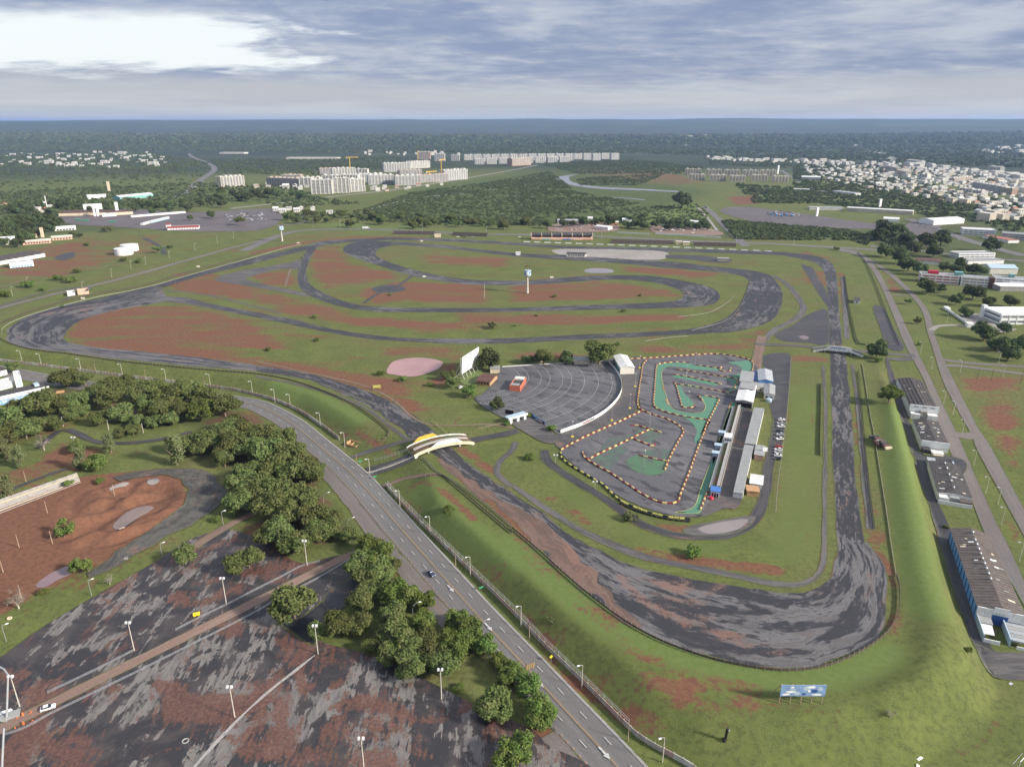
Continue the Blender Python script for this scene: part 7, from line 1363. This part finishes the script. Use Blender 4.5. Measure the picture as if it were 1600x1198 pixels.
for q, l, k in (((194,397.5), 'front white cylindrical water tank', 0), ((203,391.5), 'rear white cylindrical water tank', 1)): p = P(*q); t = thing('storage_tank', l + ' on the red earth', 'water tank', (p.x, p.y, p.z)); MB().cyl(0, 0, 0, 8.5, 11.5, 11.5, 40).build('shell', 'clean_white', t); MB().cyl(0, 0, 8.51, 9.3, 11.3, 1.0, 40).build('lid', 'white_roof', t); MB().box(11.4, 11.8, -.4, .4, 0, 9).build('ladder', 'galvanised', t)
root, L, D, ro = building('school', 'tan school wing with flat pale roofs', (36,383), (80,379), (34,374), 4.5, 'pink_wall', 'pale_cream', 'flat', D=16, over=1); wins(root, 9, 'f', L, D, 1, 3, 2.2); root, L, D, ro = building('school', 'second tan school wing behind the first', (82,376), (112,371), (80,370), 4.5, 'pink_wall', 'pale_cream', 'flat', D=16, over=1); wins(root, 6, 'f', L, D, 1, 3, 2.2); building('school', 'tile-roofed school block beside the cream tower', (36,373), (58,370), (35,368), 4.5, 'cream_wall', 'tile_roof', 'gable', 1.5, 'x', D=12)
def tower(px, py, label, w, h, m): p = P(px, py); t = thing('water_tower', label, 'tower', p, 0.3); MB().box(-w / 2, w / 2, -w / 3, w / 3, 0, h).build('shaft', m, t); MB().box(-w * .55, w * .55, -w * .38, w * .38, h * .86, h * 1.0 + .2).build('tank', m, t)
tower(67, 371, 'cream slab water tower of the tan school', 4, 15, 'cream_wall'); tower(171, 300, 'cream slab tower behind the green hangar', 6, 26, 'cream_wall'); tower(184, 334, 'white slab tower at the bus garage', 5, 22, 'clean_white'); tower(149, 338, 'left of two white pylons at the bus garage', 4, 16, 'clean_white'); tower(154, 338, 'right of two white pylons at the bus garage', 4, 16, 'clean_white'); tower(1276, 338, 'white slab tower beside the right car yard', 4, 16, 'clean_white'); tower(1215, 272, 'tall white slab tower in the cream housing estate', 5, 30, 'clean_white'); tower(1374, 325, 'white tower on the long college roof', 5, 18, 'clean_white'); tower(75, 330, 'thin white mast tower among the left trees', 1.2, 30, 'clean_white'); tower(185, 240, 'thin red lattice mast on the left horizon', 3, 90, 'rust')
root, L, D, ro = building('long_shed', 'white shed with dark doors on the grass left of the bus yard', (86,361), (119,359), (86,356), 5, 'white_wall', 'white_roof', 'gable', 1.5, 'x', D=14); wins(root, 6, 'f', L, D, 0.4, 2.6, 3)
root, L, D, ro = building('fire_station', 'white station with red roof edge beside the bus yard', (262,360), (311,358), (262,356), 5, 'clean_white', 'grey_roof', 'flat', D=16); MB().box(-.6, L + .6, -.8, -.62, 3.6, 6.4).build('fascia', 'red_roof', root); wins(root, 10, 'f', L, D, 0.3, 2.6, 2.2, 'grey_far'); MB().box(-2, 5, 3, 9, 0, 9).build('watch_tower', 'clean_white', root); MB().box(-3, 6, 2, 10, 9.01, 10).build('tower_cap', 'red_roof', root)
for q, l, m, r in ((((188,313),(240,308)), 'long pale green hangar behind the bus garage', 'teal_box', 'white_roof'), (((137,312),(166,309)), 'white arched hangar behind the bus garage', 'clean_white', 'white_roof'), (((131,328),(160,326)), 'white workshop of the bus garage', 'clean_white', 'white_roof'), (((0,383),(25,381)), 'white house at the left edge below the school', 'white_wall', 'white_roof')): building('hangar', l, *q, (q[0][0], q[0][1] - 5), 7, m, r, 'gable', 3, 'x', D=26)
building('bus_garage', 'wide dark-roofed bus garage', (92,338), (172,336), (92,330), 6, 'cream_wall', 'brown_roof', 'flat', D=45, over=1); building('bus_garage', 'smaller dark-roofed bus garage at the right', (170,337), (208,335), (170,330), 6, 'cream_wall', 'brown_roof', 'flat', D=35, over=1); building('garage_office', 'white office before the bus garage', (160,339), (182,338), (160,336), 5, 'clean_white', 'white_roof', 'flat', D=12)
building('bus_shelter', 'long white shelter on the bus yard', (205,340), (290,333), (205,338), 3.2, 'white_wall', 'white_roof', 'flat', D=5); building('bus_shelter', 'blue and white shelter on the bus yard', (236,349), (265,342), (236,347), 3.5, 'sky_blue', 'white_roof', 'flat', D=6); building('bus_shelter', 'short white shelter beside the blue one', (224,352), (238,348), (224,350), 3, 'white_wall', 'white_roof', 'flat', D=5)
BUSM = {}
def bus(px, py, rz, m, label, group):
    p = P(px, py); root = thing('bus', label, 'bus', p, rz, group)
    if m not in BUSM: BUSM[m] = [('body', MB().box(-5.5, 5.5, -1.3, 1.3, 0.5, 3.2, 0.08).mesh('body', m)), ('window', MB().box(-5.2, 5.55, -1.33, 1.33, 1.7, 2.6).mesh('window', 'glass_dark')), ('wheel', MB().tube([(-3.4, -1.35, .5), (-3.4, 1.35, .5)], .5, 10).tube([(3.2, -1.35, .5), (3.2, 1.35, .5)], .5, 10).mesh('wheel', 'tyre'))]
    for n, me in BUSM[m]: link(n, me, root)
for q in ((122,345),(134,346),(176,348)): bus(*q, 0.1, 'bus_green', 'green bus on the left bus yard', 'green buses')
for q in ((1205,336),(1213,337),(1221,338),(1229,337),(1237,338)): bus(*q, 1.4, 'bus_blue', 'blue bus on the right car yard', 'blue buses')
# lower-left campus
root, L, D, ro = building('campus_block', 'low block with dark roof and broad white fascia among the mango trees', (-34,641), (77,616), (-30,620), 4.6, 'blue_wall', 'black_roof', 'flat', D=15, over=0.3); MB().box(-0.6, L + 0.8, -0.9, -0.35, 3.8, 6.2).build('fascia', 'clean_white', root); wins(root, 10, 'f', L, D, 1, 3, 3, 'sky_blue'); MB().box(L * .86, L * .93, D * .55, D * .85, 4.9, 6.6).build('roof_tank', 'sky_blue', root)
building('campus_block', 'cream vaulted block behind the white fascia', (-30,618), (34,601), (-30,600), 4.2, 'white_wall', 'pale_cream', 'gable', 1.6, 'x', D=12); building('campus_block', 'dark-roofed far wing at the avenue bend', (-30,596), (12,585), (-30,588), 4, 'white_wall', 'black_roof', 'flat', D=10)
root, L, D, ro = building('stair_tower', 'white stair tower with blue windows at the campus', (26,606), (33,604), (24,598), 8, 'clean_white', 'clean_white', 'parapet'); wins(root, 2, 'f', L, D, 1, 6.5, 1.2, 'sky_blue'); wins(root, 3, 'r', L, D, 1, 6.5, 1.4, 'blue_sign')
t = thing('entrance_stair', 'broken concrete entrance steps at the park edge', 'steps', P(93, 613), 0.4); [MB().box(-3 + i * .5, 3, -1.6 + i * .5, -1.1 + i * .5, 0, .35 + .3 * i).build('step', 'tan_wood', t) for i in range(4)]
# ------------------------------------------------------------------ right-hand institutes
def banded(name, label, FL, FR, BL, h, floors, wall, band, D=None, roof='grey_roof', cat='building'):
    root, L, DD, ro = building(name, label, FL, FR, BL, h, wall, roof, 'parapet', cat=cat, D=D); fh = h / floors
    for i in range(floors): MB().box(1.0, L - 1.0, -0.12, 0.03, fh * i + fh * .38, fh * i + fh * .78).build('window_band', band, root); MB().box(-0.1, 0.05, 1, DD - 1, fh * i + fh * .4, fh * i + fh * .75).build('window_band', band, root)
    for i in range(int(L / 7)): MB().box(1 + i * 7 - .3, 1 + i * 7 + .3, -0.3, 0.02, 0.2, h - .3).build('pier', wall, root)
    return root, L, DD
root, L, D = banded('school_block', 'long white school with red window bands and red roof box', (1437,441), (1497,445), (1428,431), 9, 3, 'clean_white', 'red_roof', D=16); MB().box(8, 18, 6, 12, 9.1, 12.5).build('roof_box', 'red_plastic', root)
root, L, D = banded('school_block', 'white school wing with brown stair block and teal roof boxes', (1500,446), (1546,449), (1494,436), 9, 3, 'clean_white', 'brick_far', D=16); MB().box(L * .92, L + 3, -1.5, 6, 0, 11).build('stair_block', 'brown_roof', root); MB().box(-6, 2, 8, 15, 0, 13).build('roof_box', 'teal_box', root)
root, L, D = banded('school_block', 'white school wing reaching the right frame edge', (1552,447), (1625,452), (1548,437), 9, 3, 'clean_white', 'window_far', D=16); MB().box(L * .35, L * .45, 8, 14, 0, 12.5).build('roof_box', 'teal_box', root)
building('sports_roof', 'wide grey canopy before the school wing', (1562,455), (1630,456), (1560,446), 5, 'grey_concrete', 'white_roof', 'flat', D=20); building('blue_hall', 'cream hall with blue-grey arched roof behind the school', (1546,428), (1589,429), (1541,421), 7, 'pale_cream', 'sky_blue', 'gable', 3, 'x', D=22)
banded('office_block', 'white low office with ribbed front behind the school', (1497,404), (1554,403), (1488,397), 6, 2, 'clean_white', 'window_far', D=18); building('low_range', 'long low white range behind the school', (1512,413), (1568,412), (1510,408), 4.5, 'white_wall', 'grey_roof', 'flat', D=14); building('courtyard_house', 'dark-roofed courtyard house among the fence trees', (1432,412), (1470,414), (1428,403), 4, 'white_wall', 'brown_roof', 'flat', D=24)
root, L, D = banded('institute', 'white institute with blue stripe at the right edge', (1561,507), (1630,507), (1539,493), 9, 2, 'clean_white', 'window_far', D=26, roof='white_roof'); MB().box(-0.15, 0.02, .2, D - .2, 3.9, 4.5).build('stripe', 'blue_deep', root); MB().box(-2, 1.5, D - 4, D, 0, 12).build('stair_tower', 'clean_white', root)
t = thing('gate_wall', 'long white entrance wall of the institute', 'wall', P(1478, 484)); a, b = P(1478, 484), P(1519, 512); t.rotation_euler = (0, 0, math.atan2((b - a).y, (b - a).x)); L = (b - a).length; MB().box(0, L, -.3, .3, 0, 2).build('wall', 'clean_white', t); MB().box(L - 6, L, -4, 1, 0, 3.6).build('gatehouse', 'clean_white', t); MB().box(-5, 3, -1, 3, 0, 2.4).build('gatehouse', 'clean_white', t)
area('institute_yard', [(1500,492),(1536,492),(1560,510),(1590,515),(1560,520),(1525,510)], 'concrete')
building('white_hall', 'large white-roofed hall across the town avenue', (1458,352), (1506,349), (1450,344), 8, 'clean_white', 'white_roof', 'gable', 2, 'x', D=30); banded('office_block', 'white three-storey office by the town avenue', (1503,367), (1548,365), (1492,358), 9, 3, 'clean_white', 'window_far', D=24, roof='white_roof'); building('red_hall', 'red-roofed hall beside the town avenue', (1535,372), (1575,380), (1530,366), 4, 'white_wall', 'tile_roof', 'flat', D=18); banded('office_block', 'grey curved office at the right edge', (1564,374), (1620,374), (1562,364), 9, 3, 'grey_far', 'window_far', D=24)
building('market_roof', 'white tent roof at the end of the car yard', (1380,346), (1404,346), (1380,342), 5, 'clean_white', 'white_roof', 'gable', 2.5, 'x', D=16); building('college', 'long low cream college block', (1322,330), (1426,336), (1320,325), 7, 'cream_far', 'white_roof', 'flat', D=20); building('college', 'long low pale block left of the college', (1265,328), (1318,329), (1264,324), 5, 'white_far', 'zinc_roof', 'flat', D=16); building('pale_range', 'blue-grey roofed range in the right-hand trees', (1300,302), (1335,306), (1300,298), 6, 'white_far', 'zinc_roof', 'flat', D=20); building('pale_range', 'cream range in the right-hand trees', (1240,299), (1265,301), (1240,296), 6, 'cream_far', 'white_roof', 'flat', D=16); building('arch_hall', 'grey hall with arched middle in the right-hand trees', (1252,281), (1282,283), (1252,277), 9, 'grey_far', 'white_roof', 'gable', 3, 'x', D=20)

# ------------------------------------------------------------------ far apartment quarters
def apartment(label, x0, y0, x1, y1, hpx, style, group=None, D=None, seed=0):
    a, rz, L = block(x0, y0, x1, y1); mpp = depth_of(a) / FPX; h = hpx * mpp * 1.02; D = D or min(max(L * 0.5, 14), 30); rg = random.Random(seed + int(x0) * 7)
    wall, win, band = {'white': ('white_far', 'window_far', 'white_far'), 'fins': ('white_far', 'window_far', 'white_far'), 'grey': ('grey_far', 'window_far', 'white_far'), 'tan': ('cream_far', 'window_far', 'grey_far'), 'brick': ('brick_far', 'window_far', 'cream_far'), 'scaffold': ('scaffold', 'window_far', 'grey_far'), 'cream': ('cream_far', 'window_far', 'cream_far')}[style]
    root = thing('apartment_block', label, 'apartment block', a, rz, group); MB().box(0, L, 0, D, -1, h).build('wall', wall, root); fl = max(3, int(round(h / 3.4))); nb = max(3, int(L / 9))
    for i in range(nb): MB().box(L * (i + .2) / nb, L * (i + .82) / nb, -0.25, 0.02, 1.5, h - 0.8).build('window_bay', win, root)
    for i in range(1, fl): MB().box(L * .02, L * .98, -0.7, -0.26, h * i / fl - 0.45, h * i / fl + 0.45).build('balcony_slab', band, root)
    if style in ('fins', 'white'):
        for i in range(nb + 1): x = min(L * i / nb, L - 2.4); MB().box(x, x + 2.4, -1.4, -0.02, 0, h + 1.6).build('fin', 'white_far', root)
    for i in range(max(2, int(L / 14))): x = L * (i + .3) / max(2, int(L / 14)); MB().box(x, x + rg.uniform(4, 8), D * .25, D * .75, h + .01, h + rg.uniform(1.6, 3.6)).build('roof_house', 'white_far' if style != 'scaffold' else 'scaffold', root)
    MB().box(-.3, L + .3, -.3, D + .3, h - .5, h + .005).build('roof', 'white_far' if style in ('white', 'fins', 'grey') else 'cream_far', root)
    return root
GA, GW, GB = 'grey apartment block of the half-built quarter', 'white apartment block of the half-built quarter', 'white-roofed apartment block in the far row'
apartment('tan apartment block with pale gable at the avenue end', 346, 292.5, 383, 290, 15, 'tan'); apartment('long scaffolded apartment shell beside the tan block', 417, 291, 470, 293, 13, 'scaffold'); 
for q in ((487,303.5,520,303,21),(521,302,547,301.5,22),(548,300,571,299,19)): apartment('front white apartment block with tall pale fins by the woodland edge', *q, 'fins', 'finned front apartment blocks')
for q in ((468,293,488,293,14),(476,289,500,289,11),(503,285,530,285,10),(532,285,560,285,11),(556,278,575,278,13),(520,276,556,275,12),(640,264,672,262,10)): apartment(GW, *q, 'white', 'white blocks of the half-built quarter')
for q in ((576,289,616,288,14),(618,290,658,289,14),(695,282.5,731,280,15),(600,269,640,268,13),(560,284,600,283,11),(679,252,695,252,11),(705,251.5,718,251.5,9)): apartment(GA, *q, 'grey', 'grey blocks of the half-built quarter')
for q in ((655,286,700,284,12),(625,278,660,277,11),(500,273,540,272,9),(440,283,470,283,9)): apartment('unfinished brown apartment shell of the half-built quarter', *q, 'scaffold', 'unfinished apartment shells')
apartment('brick-coloured apartment block behind the cranes', 652, 249, 672, 249, 11, 'brick'); apartment('blue and brick apartment block at the end of the row', 800, 259.5, 830, 258, 11, 'brick')
for i in range(17): x = 726 + i * 14.3; apartment(GB, x, 250.5 - 0.12 * i + (i % 3), x + 12.5, 250.3 - 0.12 * i + (i % 3), 8 + (i * 37 % 3), 'grey' if i % 3 else 'white', 'far row of apartment blocks', 16)
for i in range(8): x = 742 + i * 19; apartment('pale apartment block in the second far row', x, 257 - i * 0.5, x + 15, 256.8 - i * 0.5, 8, 'white' if i % 2 else 'grey', 'second far row of apartment blocks', 16)
for i, (x, y) in enumerate(((1070,270.5),(1102,271.5),(1131,272),(1160,272.5),(1187,272.5),(1076,279),(1109,280),(1139,281),(1174,280),(1206,282))): apartment('cream four-storey housing block on the estate', x, y + 3, x + 25, y + 3.4, 9, 'cream', 'cream housing blocks', 14)
for q, s in (((1518,296,1562,303,11), 'grey'), ((1497,302,1518,304,8), 'white'), ((1518,306,1533,308,9), 'fins'), ((1435,281,1448,282,9), 'fins'), ((1382,268,1400,272,9), 'cream'), ((1400,274,1415,277,8), 'cream'), ((1544,268,1562,270,8), 'white'), ((1415,256,1440,258,6), 'white'), ((1562,303,1580,305,10), 'brick'), ((1490,286,1518,284,7), 'brick'), ((1590,318,1612,320,10), 'grey')): apartment('taller apartment block standing above the right-hand town roofs', *q, s, 'taller blocks in the right-hand town', 16)
def crane(px, py, h, label, rz): t = thing('tower_crane', label, 'crane', P(px, py), rz); MB().box(-1.2, 1.2, -1.2, 1.2, 0, h).build('mast', 'crane_yellow', t); MB().box(-12, 30, -.9, .9, h, h + 2).build('jib', 'crane_yellow', t); MB().box(-12, -8, -1.2, 1.2, h - 3, h - .01).build('counterweight', 'grey_far', t)
crane(548, 275, 60, 'yellow tower crane over the scaffolded blocks', .3); crane(690, 283, 62, 'yellow tower crane at the right end of the quarter', 1.2); crane(653, 250, 45, 'yellow tower crane beside the brick block', 2.2); crane(671, 285, 30, 'short yellow crane among the unfinished shells', .8)
building('mall', 'long cream and yellow store on the left horizon plain', (447,249), (527,249), (447,247), 9, 'cream_far', 'white_far', 'flat', D=60); building('mall', 'white warehouse on the left horizon plain', (343,240.5), (381,240.5), (343,240), 9, 'white_far', 'white_far', 'flat', D=60)
# houses of the towns: three small house shapes, copied
def house_proto(w, d, h, wall, roof, flat): 
    a = MB().box(-w / 2, w / 2, -d / 2, d / 2, -1, h).mesh('wall', wall); b = (MB().box(-w / 2 - .3, w / 2 + .3, -d / 2 - .3, d / 2 + .3, h + .01, h + .5) if flat else MB().gable(-w / 2, w / 2, -d / 2, d / 2, h, h + d * .22, .5, .2, 'x')).mesh('roof', roof); c = MB(); n = max(2, int(w / 5))
    for i in range(n): c.box(-w / 2 + w * (i + .25) / n, -w / 2 + w * (i + .75) / n, -d / 2 - .12, -d / 2 + .03, h * .35, h * .75)
    return [('wall', a), ('roof', b), ('window', c.mesh('window', 'window_far'))]
HP = [house_proto(14, 11, 6, 'white_far', 'white_far', True), house_proto(18, 12, 9, 'white_far', 'white_roof', True), house_proto(12, 10, 5, 'cream_far', 'tile_roof', False), house_proto(24, 13, 11, 'cream_far', 'white_far', True), house_proto(15, 11, 8, 'white_far', 'white_roof', False), house_proto(30, 14, 12, 'white_far', 'grey_far', True)]
HK = ['small white flat-roofed', 'two-storey white', 'tile-roofed cream', 'broad cream', 'gabled white', 'long white grey-topped']
def houses(poly, n, label, group, kinds, seed, sc=(0.9, 1.3), rz=0.2, merge=None):
    rg = random.Random(seed); xs = [q[0] for q in poly]; ys = [q[1] for q in poly]; k = tries = 0; done = []
    while k < n and tries < n * 60:
        tries += 1; a, b = rg.uniform(min(xs), max(xs)), rg.uniform(min(ys), max(ys))
        if not in_poly(np.array([a]), np.array([b]), poly)[0]: continue
        p = P(a, b)
        if any(abs(p.x - q[0]) < 19 and abs(p.y - q[1]) < 22 for q in done): continue
        done.append((p.x, p.y)); kd = rg.choice(kinds)
        if merge is not None:
            s = rg.uniform(*sc); k += 1; M = Matrix.Translation(p) @ Matrix.Rotation(rz + rg.choice((0, math.pi / 2)), 4, 'Z') @ Matrix.Scale(s, 4)
            for qi, (nm, me) in enumerate(HP[kd]):
                o_ = len(merge.v); merge.v += [tuple(M @ w.co) for w in me.vertices]; merge.f += [tuple(o_ + i for i in pl.vertices) for pl in me.polygons]; merge.m += [1 if qi == 2 else 0] * len(me.polygons)
            continue
        root = thing('house', HK[kd] + ' ' + label, 'house', p, rz + rg.choice((0, math.pi / 2)) + rg.uniform(-.08, .08), group); s = rg.uniform(*sc); k += 1
        for nm, me in HP[kd]: o = link(nm, me, root); o.scale = (s, s, s * rg.uniform(.9, 1.15))
FARH = MB()
houses([(1330,258),(1420,262),(1600,285),(1600,305),(1500,292),(1400,276),(1330,274)], 125, 'house in the dense belt of the right-hand town', 'houses of the dense belt', [0, 1, 3, 4, 5, 2], 11, (0.65, 1.05)); houses([(1105,245),(1200,250),(1330,252),(1440,258),(1600,276),(1600,282),(1420,261),(1330,258),(1110,251)], 130, 'house at the far rim of the right-hand town', 'houses at the far rim', [0, 1, 5, 3], 12, (0.8, 1.3), merge=FARH); houses([(1260,262),(1330,266),(1500,300),(1600,325),(1600,345),(1480,316),(1380,300),(1300,285)], 80, 'house among the trees of the right-hand town', 'houses among the town trees', [0, 1, 2, 3, 4], 13, (0.6, 1.0))
houses([(20,243),(120,238),(240,240),(250,262),(150,264),(60,258)], 30, 'house in the wooded left-hand suburb', 'houses of the left suburb', [0, 1, 5], 14, (0.8, 1.4)); houses([(400,286),(480,292),(480,300),(395,297)], 12, 'site hut before the half-built quarter', 'site huts', [0, 2, 4], 15, (0.8, 1.2)); houses([(575,293),(640,291),(700,288),(640,297),(580,300)], 12, 'site hut along the woodland edge', 'site huts by the woodland', [0, 2, 0], 16, (0.8, 1.1)); houses([(1520,330),(1600,335),(1600,348),(1540,345)], 12, 'house at the right edge of the town', 'cream houses at the right edge', [2, 3, 4], 17, (0.9, 1.2)); houses([(420,328),(480,326),(540,334),(450,336)], 8, 'shed in the tree belt behind the highway', 'sheds in the tree belt', [0, 4], 18, (0.7, 1.0)); houses([(1035,211),(1150,212),(1150,216),(1040,216)], 14, 'house on the far hillside', 'far hillside houses', [5, 1], 19, (1.2, 1.9), merge=FARH); houses([(1530,232),(1600,228),(1600,240),(1540,242)], 20, 'house on the far right slope', 'far right slope houses', [5, 1, 0], 20, (1.0, 1.7), merge=FARH)
houses([(0,322),(60,318),(120,326),(60,333)], 8, 'house among the trees left of the bus garage', 'houses left of the bus garage', [0, 2, 4], 21, (0.8, 1.2))

houses([(1250,256),(1330,258),(1440,262),(1600,285),(1600,338),(1500,312),(1400,296),(1330,284),(1270,280)], 330, 'x', 'x', [0, 1, 2, 3, 4, 2], 31, (0.5, 0.9), merge=FARH); houses([(0,240),(250,238),(260,256),(120,262),(0,258)], 60, 'x', 'x', [0, 1, 5, 4], 32, (0.6, 1.2), merge=FARH); houses([(560,238),(720,238),(720,243),(560,243)], 16, 'x', 'x', [0, 1, 5], 33, (0.8, 1.6), merge=FARH)
fo = FARH.build('distant_houses', ['white_far', 'window_far']); stuff(fo); tag(fo, 'mass of tiny pale houses crowding the towns towards the hills', 'houses')
# ------------------------------------------------------------------ woodland that reads as one mass
def woodland(name, label, specs, proto_seed):
    pts = []; rg = np.random.default_rng(proto_seed)
    for poly, n, s0, s1 in specs:
        w = [tuple(P(a, b)[:2]) for a, b in poly]; xs = [q[0] for q in w]; ys = [q[1] for q in w]; m = 0
        while m < n:
            k = (n - m) * 3 + 50; x = rg.uniform(min(xs), max(xs), k); y = rg.uniform(min(ys), max(ys), k); ok = in_poly(x, y, w) & (vnoise(x, y, 90, 4) * 0.6 + vnoise(x, y, 25, 6) * 0.4 > rg.random(k) * 0.62 + 0.10); x, y = x[ok][:n - m], y[ok][:n - m]; m += len(x)
            if len(x) == 0: break
            pts.append(np.stack([x, y, height_np(x, y), rg.uniform(s0, s1, len(x))], 1))
    A = np.concatenate(pts); me = bpy.data.meshes.new(name); me.vertices.add(len(A)); me.vertices.foreach_set('co', A[:, :3].ravel()); at = me.attributes.new('size', 'FLOAT', 'POINT'); at.data.foreach_set('value', A[:, 3].astype(np.float32)); me.update()
    o = link(name, me); stuff(o); tag(o, label, 'woodland'); protos = bpy.data.collections.new('foliage_shapes')
    for i in range(5):
        pm = leaf_cloud(proto_seed + 200 + i, dome_lumps(proto_seed + i, 6, 0.8, 0.45, 0.55), 170, 0.20, 'leaf_far', 'foliage', 0.6); po = bpy.data.objects.new('foliage', pm); protos.objects.link(po)
    g = bpy.data.node_groups.new('scatter', 'GeometryNodeTree'); g.interface.new_socket('Geometry', in_out='INPUT', socket_type='NodeSocketGeometry'); g.interface.new_socket('Geometry', in_out='OUTPUT', socket_type='NodeSocketGeometry'); N, L = g.nodes, g.links
    gi, go = N.new('NodeGroupInput'), N.new('NodeGroupOutput'); ci = N.new('GeometryNodeCollectionInfo'); ci.inputs['Collection'].default_value = protos; ci.inputs['Separate Children'].default_value = True; ip = N.new('GeometryNodeInstanceOnPoints'); ip.inputs['Pick Instance'].default_value = True
    na = N.new('GeometryNodeInputNamedAttribute'); na.data_type = 'FLOAT'; na.inputs['Name'].default_value = 'size'; rv = N.new('FunctionNodeRandomValue'); rv.data_type = 'FLOAT_VECTOR'; rv.inputs[1].default_value = (0, 0, 6.28); mp = N.new('GeometryNodeMeshToPoints'); ri = N.new('FunctionNodeRandomValue'); ri.data_type = 'INT'; ri.inputs['Max'].default_value = 4
    L.new(gi.outputs[0], mp.inputs[0]); L.new(mp.outputs[0], ip.inputs['Points']); L.new(ci.outputs[0], ip.inputs['Instance']); L.new(na.outputs[0], ip.inputs['Scale']); L.new(rv.outputs[0], ip.inputs['Rotation']); L.new([q for q in ri.outputs if q.enabled][0], ip.inputs['Instance Index']); L.new(ip.outputs[0], go.inputs[0])
    o.modifiers.new('scatter', 'NODES').node_group = g; return o
woodland('scrub_woodland', 'olive scrub woodland between the circuit and the apartment quarter', [([(640,302),(760,285),(860,268),(900,300),(1000,318),(900,335),(760,352),(640,344),(560,330)], 5200, 2.0, 4.2), ([(905,290),(1000,290),(1040,272),(960,275),(900,280)], 900, 2.2, 4.5), ([(560,345),(700,350),(860,352),(860,344),(700,342),(560,338)], 700, 2.0, 4.0), ([(840,255),(1000,250),(1100,262),(1060,272),(900,272)], 2200, 3, 5.5), ([(900,330),(1100,318),(1110,340),(1000,348)], 500, 1.5, 3.2)], 1)
woodland('dense_wood', 'dark dense wood beside the highway on the right', [([(1128,345),(1200,350),(1320,360),(1370,372),(1340,376),(1150,374)], 1500, 3, 5), ([(1330,375),(1372,360),(1380,372),(1350,384)], 120, 3, 5)], 2)
woodland('town_trees', 'dark trees filling the right-hand town between the roofs', [([(1240,262),(1330,268),(1440,285),(1600,322),(1600,375),(1500,345),(1380,330),(1280,318),(1240,300)], 3600, 3.2, 5.8), ([(1100,246),(1330,252),(1600,282),(1600,300),(1330,266),(1110,258)], 1700, 3.2, 5.5), ([(1150,288),(1260,296),(1280,318),(1180,318)], 500, 4, 7), ([(1370,345),(1420,372),(1440,392),(1380,388)], 120, 4, 7)], 3)
woodland('suburb_trees', 'dark trees of the left-hand suburb and fields', [([(0,240),(240,238),(330,255),(250,268),(0,262)], 2400, 4, 8), ([(0,300),(330,285),(330,300),(150,312),(0,318)], 420, 4, 8), ([(0,262),(330,260),(310,285),(0,298)], 420, 3.5, 7), ([(0,305),(330,298),(345,322),(200,328),(120,324),(60,345),(0,350)], 420, 4.5, 8), ([(0,352),(40,360),(36,372),(0,378)], 60, 5, 8), ([(330,285),(480,296),(480,312),(420,318),(330,318)], 160, 4, 7), ([(430,330),(560,330),(860,345),(860,354),(560,350),(450,345)], 260, 2.5, 5), ([(870,340),(1100,342),(1115,358),(960,352),(870,350)], 200, 3, 5), ([(330,250),(620,245),(640,262),(480,275),(350,270)], 1500, 3.5, 7), ([(420,318),(480,306),(560,318),(440,326)], 160, 3, 6), ([(60,320),(330,312),(340,322),(90,328)], 160, 4, 7)], 4)
woodland('valley_forest', 'hazy dark forest covering the valley below the hills', [([(0,236),(300,236),(620,240),(1000,240),(1600,262),(1600,222),(1000,222),(0,222)], 7000, 7, 15), ([(0,223),(1600,223),(1600,206),(0,206)], 6000, 16, 36)], 5)
# ------------------------------------------------------------------ the air
def haze():
    mb = MB(); s = 66000; mb.box(-s, s, -3000, s, -45, 285); m, T = new_mat('haze_air'); N, L, n, *_ = T
    v = n('ShaderNodeVolumePrincipled'); v.inputs['Color'].default_value = (0.42, 0.62, 1.0, 1); v.inputs['Density'].default_value = 3.8e-5; v.inputs['Anisotropy'].default_value = 0.15
    o = n('ShaderNodeOutputMaterial'); L.new(v.outputs[0], o.inputs['Volume'])
    stuff(mb.build('haze', 'haze_air'))
haze()
